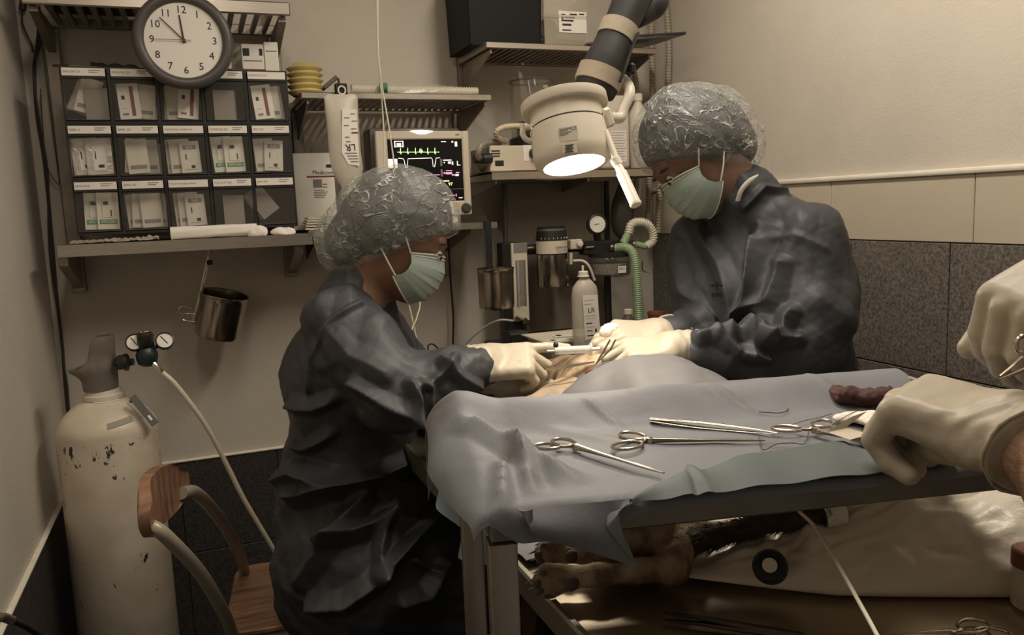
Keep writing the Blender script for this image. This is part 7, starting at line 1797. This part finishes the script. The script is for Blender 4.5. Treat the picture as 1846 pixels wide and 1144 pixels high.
# ------------------------------------------------------------------ third person reaching in from the right: gloved hands and bare forearms
p3 = thing('person', 'gloved hands and bare forearm of a person reaching in from the right edge', 'person', D_(1760, 790, .62))
SKINH = mat('hairy_forearm_skin', (.27, .16, .10), .55, var=.3, vscale=120, bump=.4, bscale=200)
W3 = D_(1828, 772, .68); E3 = D_(2250, 1180, .46)
Hb = Hand(W3, CR*-.60+FW*.74+CU*.20, CU*.90-FW*.26-CR*.12, 1, [(1.15, 1.15, .5), (1.1, 1.2, .6), (1.1, 1.2, .6), (1.1, 1.2, .6)], .0, (-.65, .55, .2), 1.06, 1.22)
glove(p3, Hb, E3, .034, .040, .034, h=.0016, flare=.006, seed=12)
W4 = D_(1985, 470, .74); E4 = D_(2420, 330, .66)
Hc = Hand(W4, CR*-.86-CU*.50-FW*.05, CU*.70-CR*.42-FW*.48, -1, [(1.15, .45, .3), (1.2, .5, .3), (1.2, .6, .3), (1.2, .7, .3)], .05, (.3, .6, .5), 1.08, 1.2)
glove(p3, Hc, E4, .034, .040, .055, h=.0018, seed=14)
def arms3(P):
    d = None
    for W, E, k in ((W3, E3, 1), (W4, E4, -1)):
        f = n3(E)-n3(W); L = np.linalg.norm(f); f /= L
        e = seg(P, [n3(W)+f*.0, n3(W)+f*.10, n3(W)+f*.20, n3(E)], [.029, .034, .044, .046], None); d = e if d is None else smin(d, e, .01)
    sh = n3(D_(2700, 640, .5)); d = smin(d, cap_(P, n3(E3), sh+[0, 0, -.1], .048, .06), .02); d = smin(d, cap_(P, n3(E4), sh, .048, .06), .02)
    return d
A = np.array([n3(W3), n3(E3), n3(W4), n3(E4), n3(D_(2700, 640, .5))])
Vt, F = sdf(arms3, A.min(0)-.14, A.max(0)+.09, .0036); Vt = smooth_mesh(Vt, F, 1); N = vnormals(Vt, F)
nmesh(Vt, F).build('body', SKINH, p3, 180)
w3 = n3(W3); fdir = n3(E3)-w3; fdir /= np.linalg.norm(fdir); t_ = (Vt-w3) @ fdir; dd_ = np.linalg.norm(Vt-w3-t_[:, None]*fdir, axis=1)
sel = (t_ > .055) & (t_ < .30) & (dd_ < .055)
if sel.sum() > 50:
    lay = np.tile(np.cross(fdir, [0, 0, 1])*.6-fdir*.6, (len(Vt), 1)); hh = hairs(Vt[sel], N[sel], 1500, np.full(1500, .010), .00009, lay[sel], np.random.RandomState(3), .9); tag(hh.build('arm_hair', HAIR, p3, 0), kind='stuff')

# ------------------------------------------------------------------ instruments and syringe held in the hands
nh = thing('needle_holder', 'needle holder in the seated person\'s glove reaching to the wound', 'instrument', D_(1000, 662, 1.50))
a, b = D_(985, 665, 1.495), D_(1072, 652, 1.47)
for k in (1, -1): MB().tube([a+V(0, 0, .0012*k), a.lerp(b, .5)+V(0, 0, .0014*k), b], [.0026, .0024, .0012], 8).build('arm', INST, nh)
sy = thing('syringe', 'clear syringe pointing right above the seated person\'s hand', 'syringe', D_(1030, 632, 1.52))
a, b = D_(1000, 632, 1.50), D_(1064, 629, 1.50); dx = (b-a).normalized()
MB().cyl(a, b, .0075, n=20).build('barrel', FROST, sy); MB().lathe([(.004, 0), (.0115, .0005), (.0115, .003), (.004, .0035)], b, dx, 20).build('flange', FROST, sy)
MB().cyl(a-dx*.014, a, .0022, n=12).build('nozzle', WHITEP, sy); MB().cyl(b+dx*.002, b+dx*.018, .0035, n=12).build('plunger', WHITEP, sy)
MB().ell(D_(1002, 622, 1.50), (.005, .006, .007), 12, 8).build('thumb_stop', BLACK, sy)
tf = thing('bright_forceps', 'shiny forceps held by the standing person down to the wound', 'forceps', D_(1090, 640, 1.47))
for x0 in (1092, 1102): MB().tube([D_(x0+8, 612, 1.48), D_(x0-2, 630, 1.475), D_(1074, 656, 1.465)], [.0022, .0026, .0012], 8, flat=.6).build('arm', CHROME, tf)
tag(organic(lambda P: smin(ell_(P, n3(D_(1094, 598, 1.575)), (.015, .014, .015)), ell_(P, n3(D_(1104, 590, 1.58)), (.012, .012, .009)), .008), n3(D_(1094, 598, 1.575))-.05, n3(D_(1094, 598, 1.575))+.05, .002, 1, lambda P: crumple(P, 80, 3)*.005).build('gauze_swab', GZ, smooth=50), 'small white swab pinched by the standing person\'s far hand', 'gauze')
sc3 = thing('surgical_scissors', 'steel scissors held in the gloved hand at the right edge', 'instrument', D_(1820, 670, .68))
for y0, y1 in ((678, 640), (684, 664)): MB().tube([D_(1802, y0, .665), D_(1850, y1, .68), D_(1880, y1-20, .69)], [.0012, .0024, .0024], 8, flat=.7).build('shank', INST, sc3)
rg_ = [D_(1846+14*math.cos(q/24*6.2832), 622+17*math.sin(q/24*6.2832), .675) for q in range(24)]; MB().tube(rg_, .002, 8, closed=True).build('finger_ring', INST, sc3)
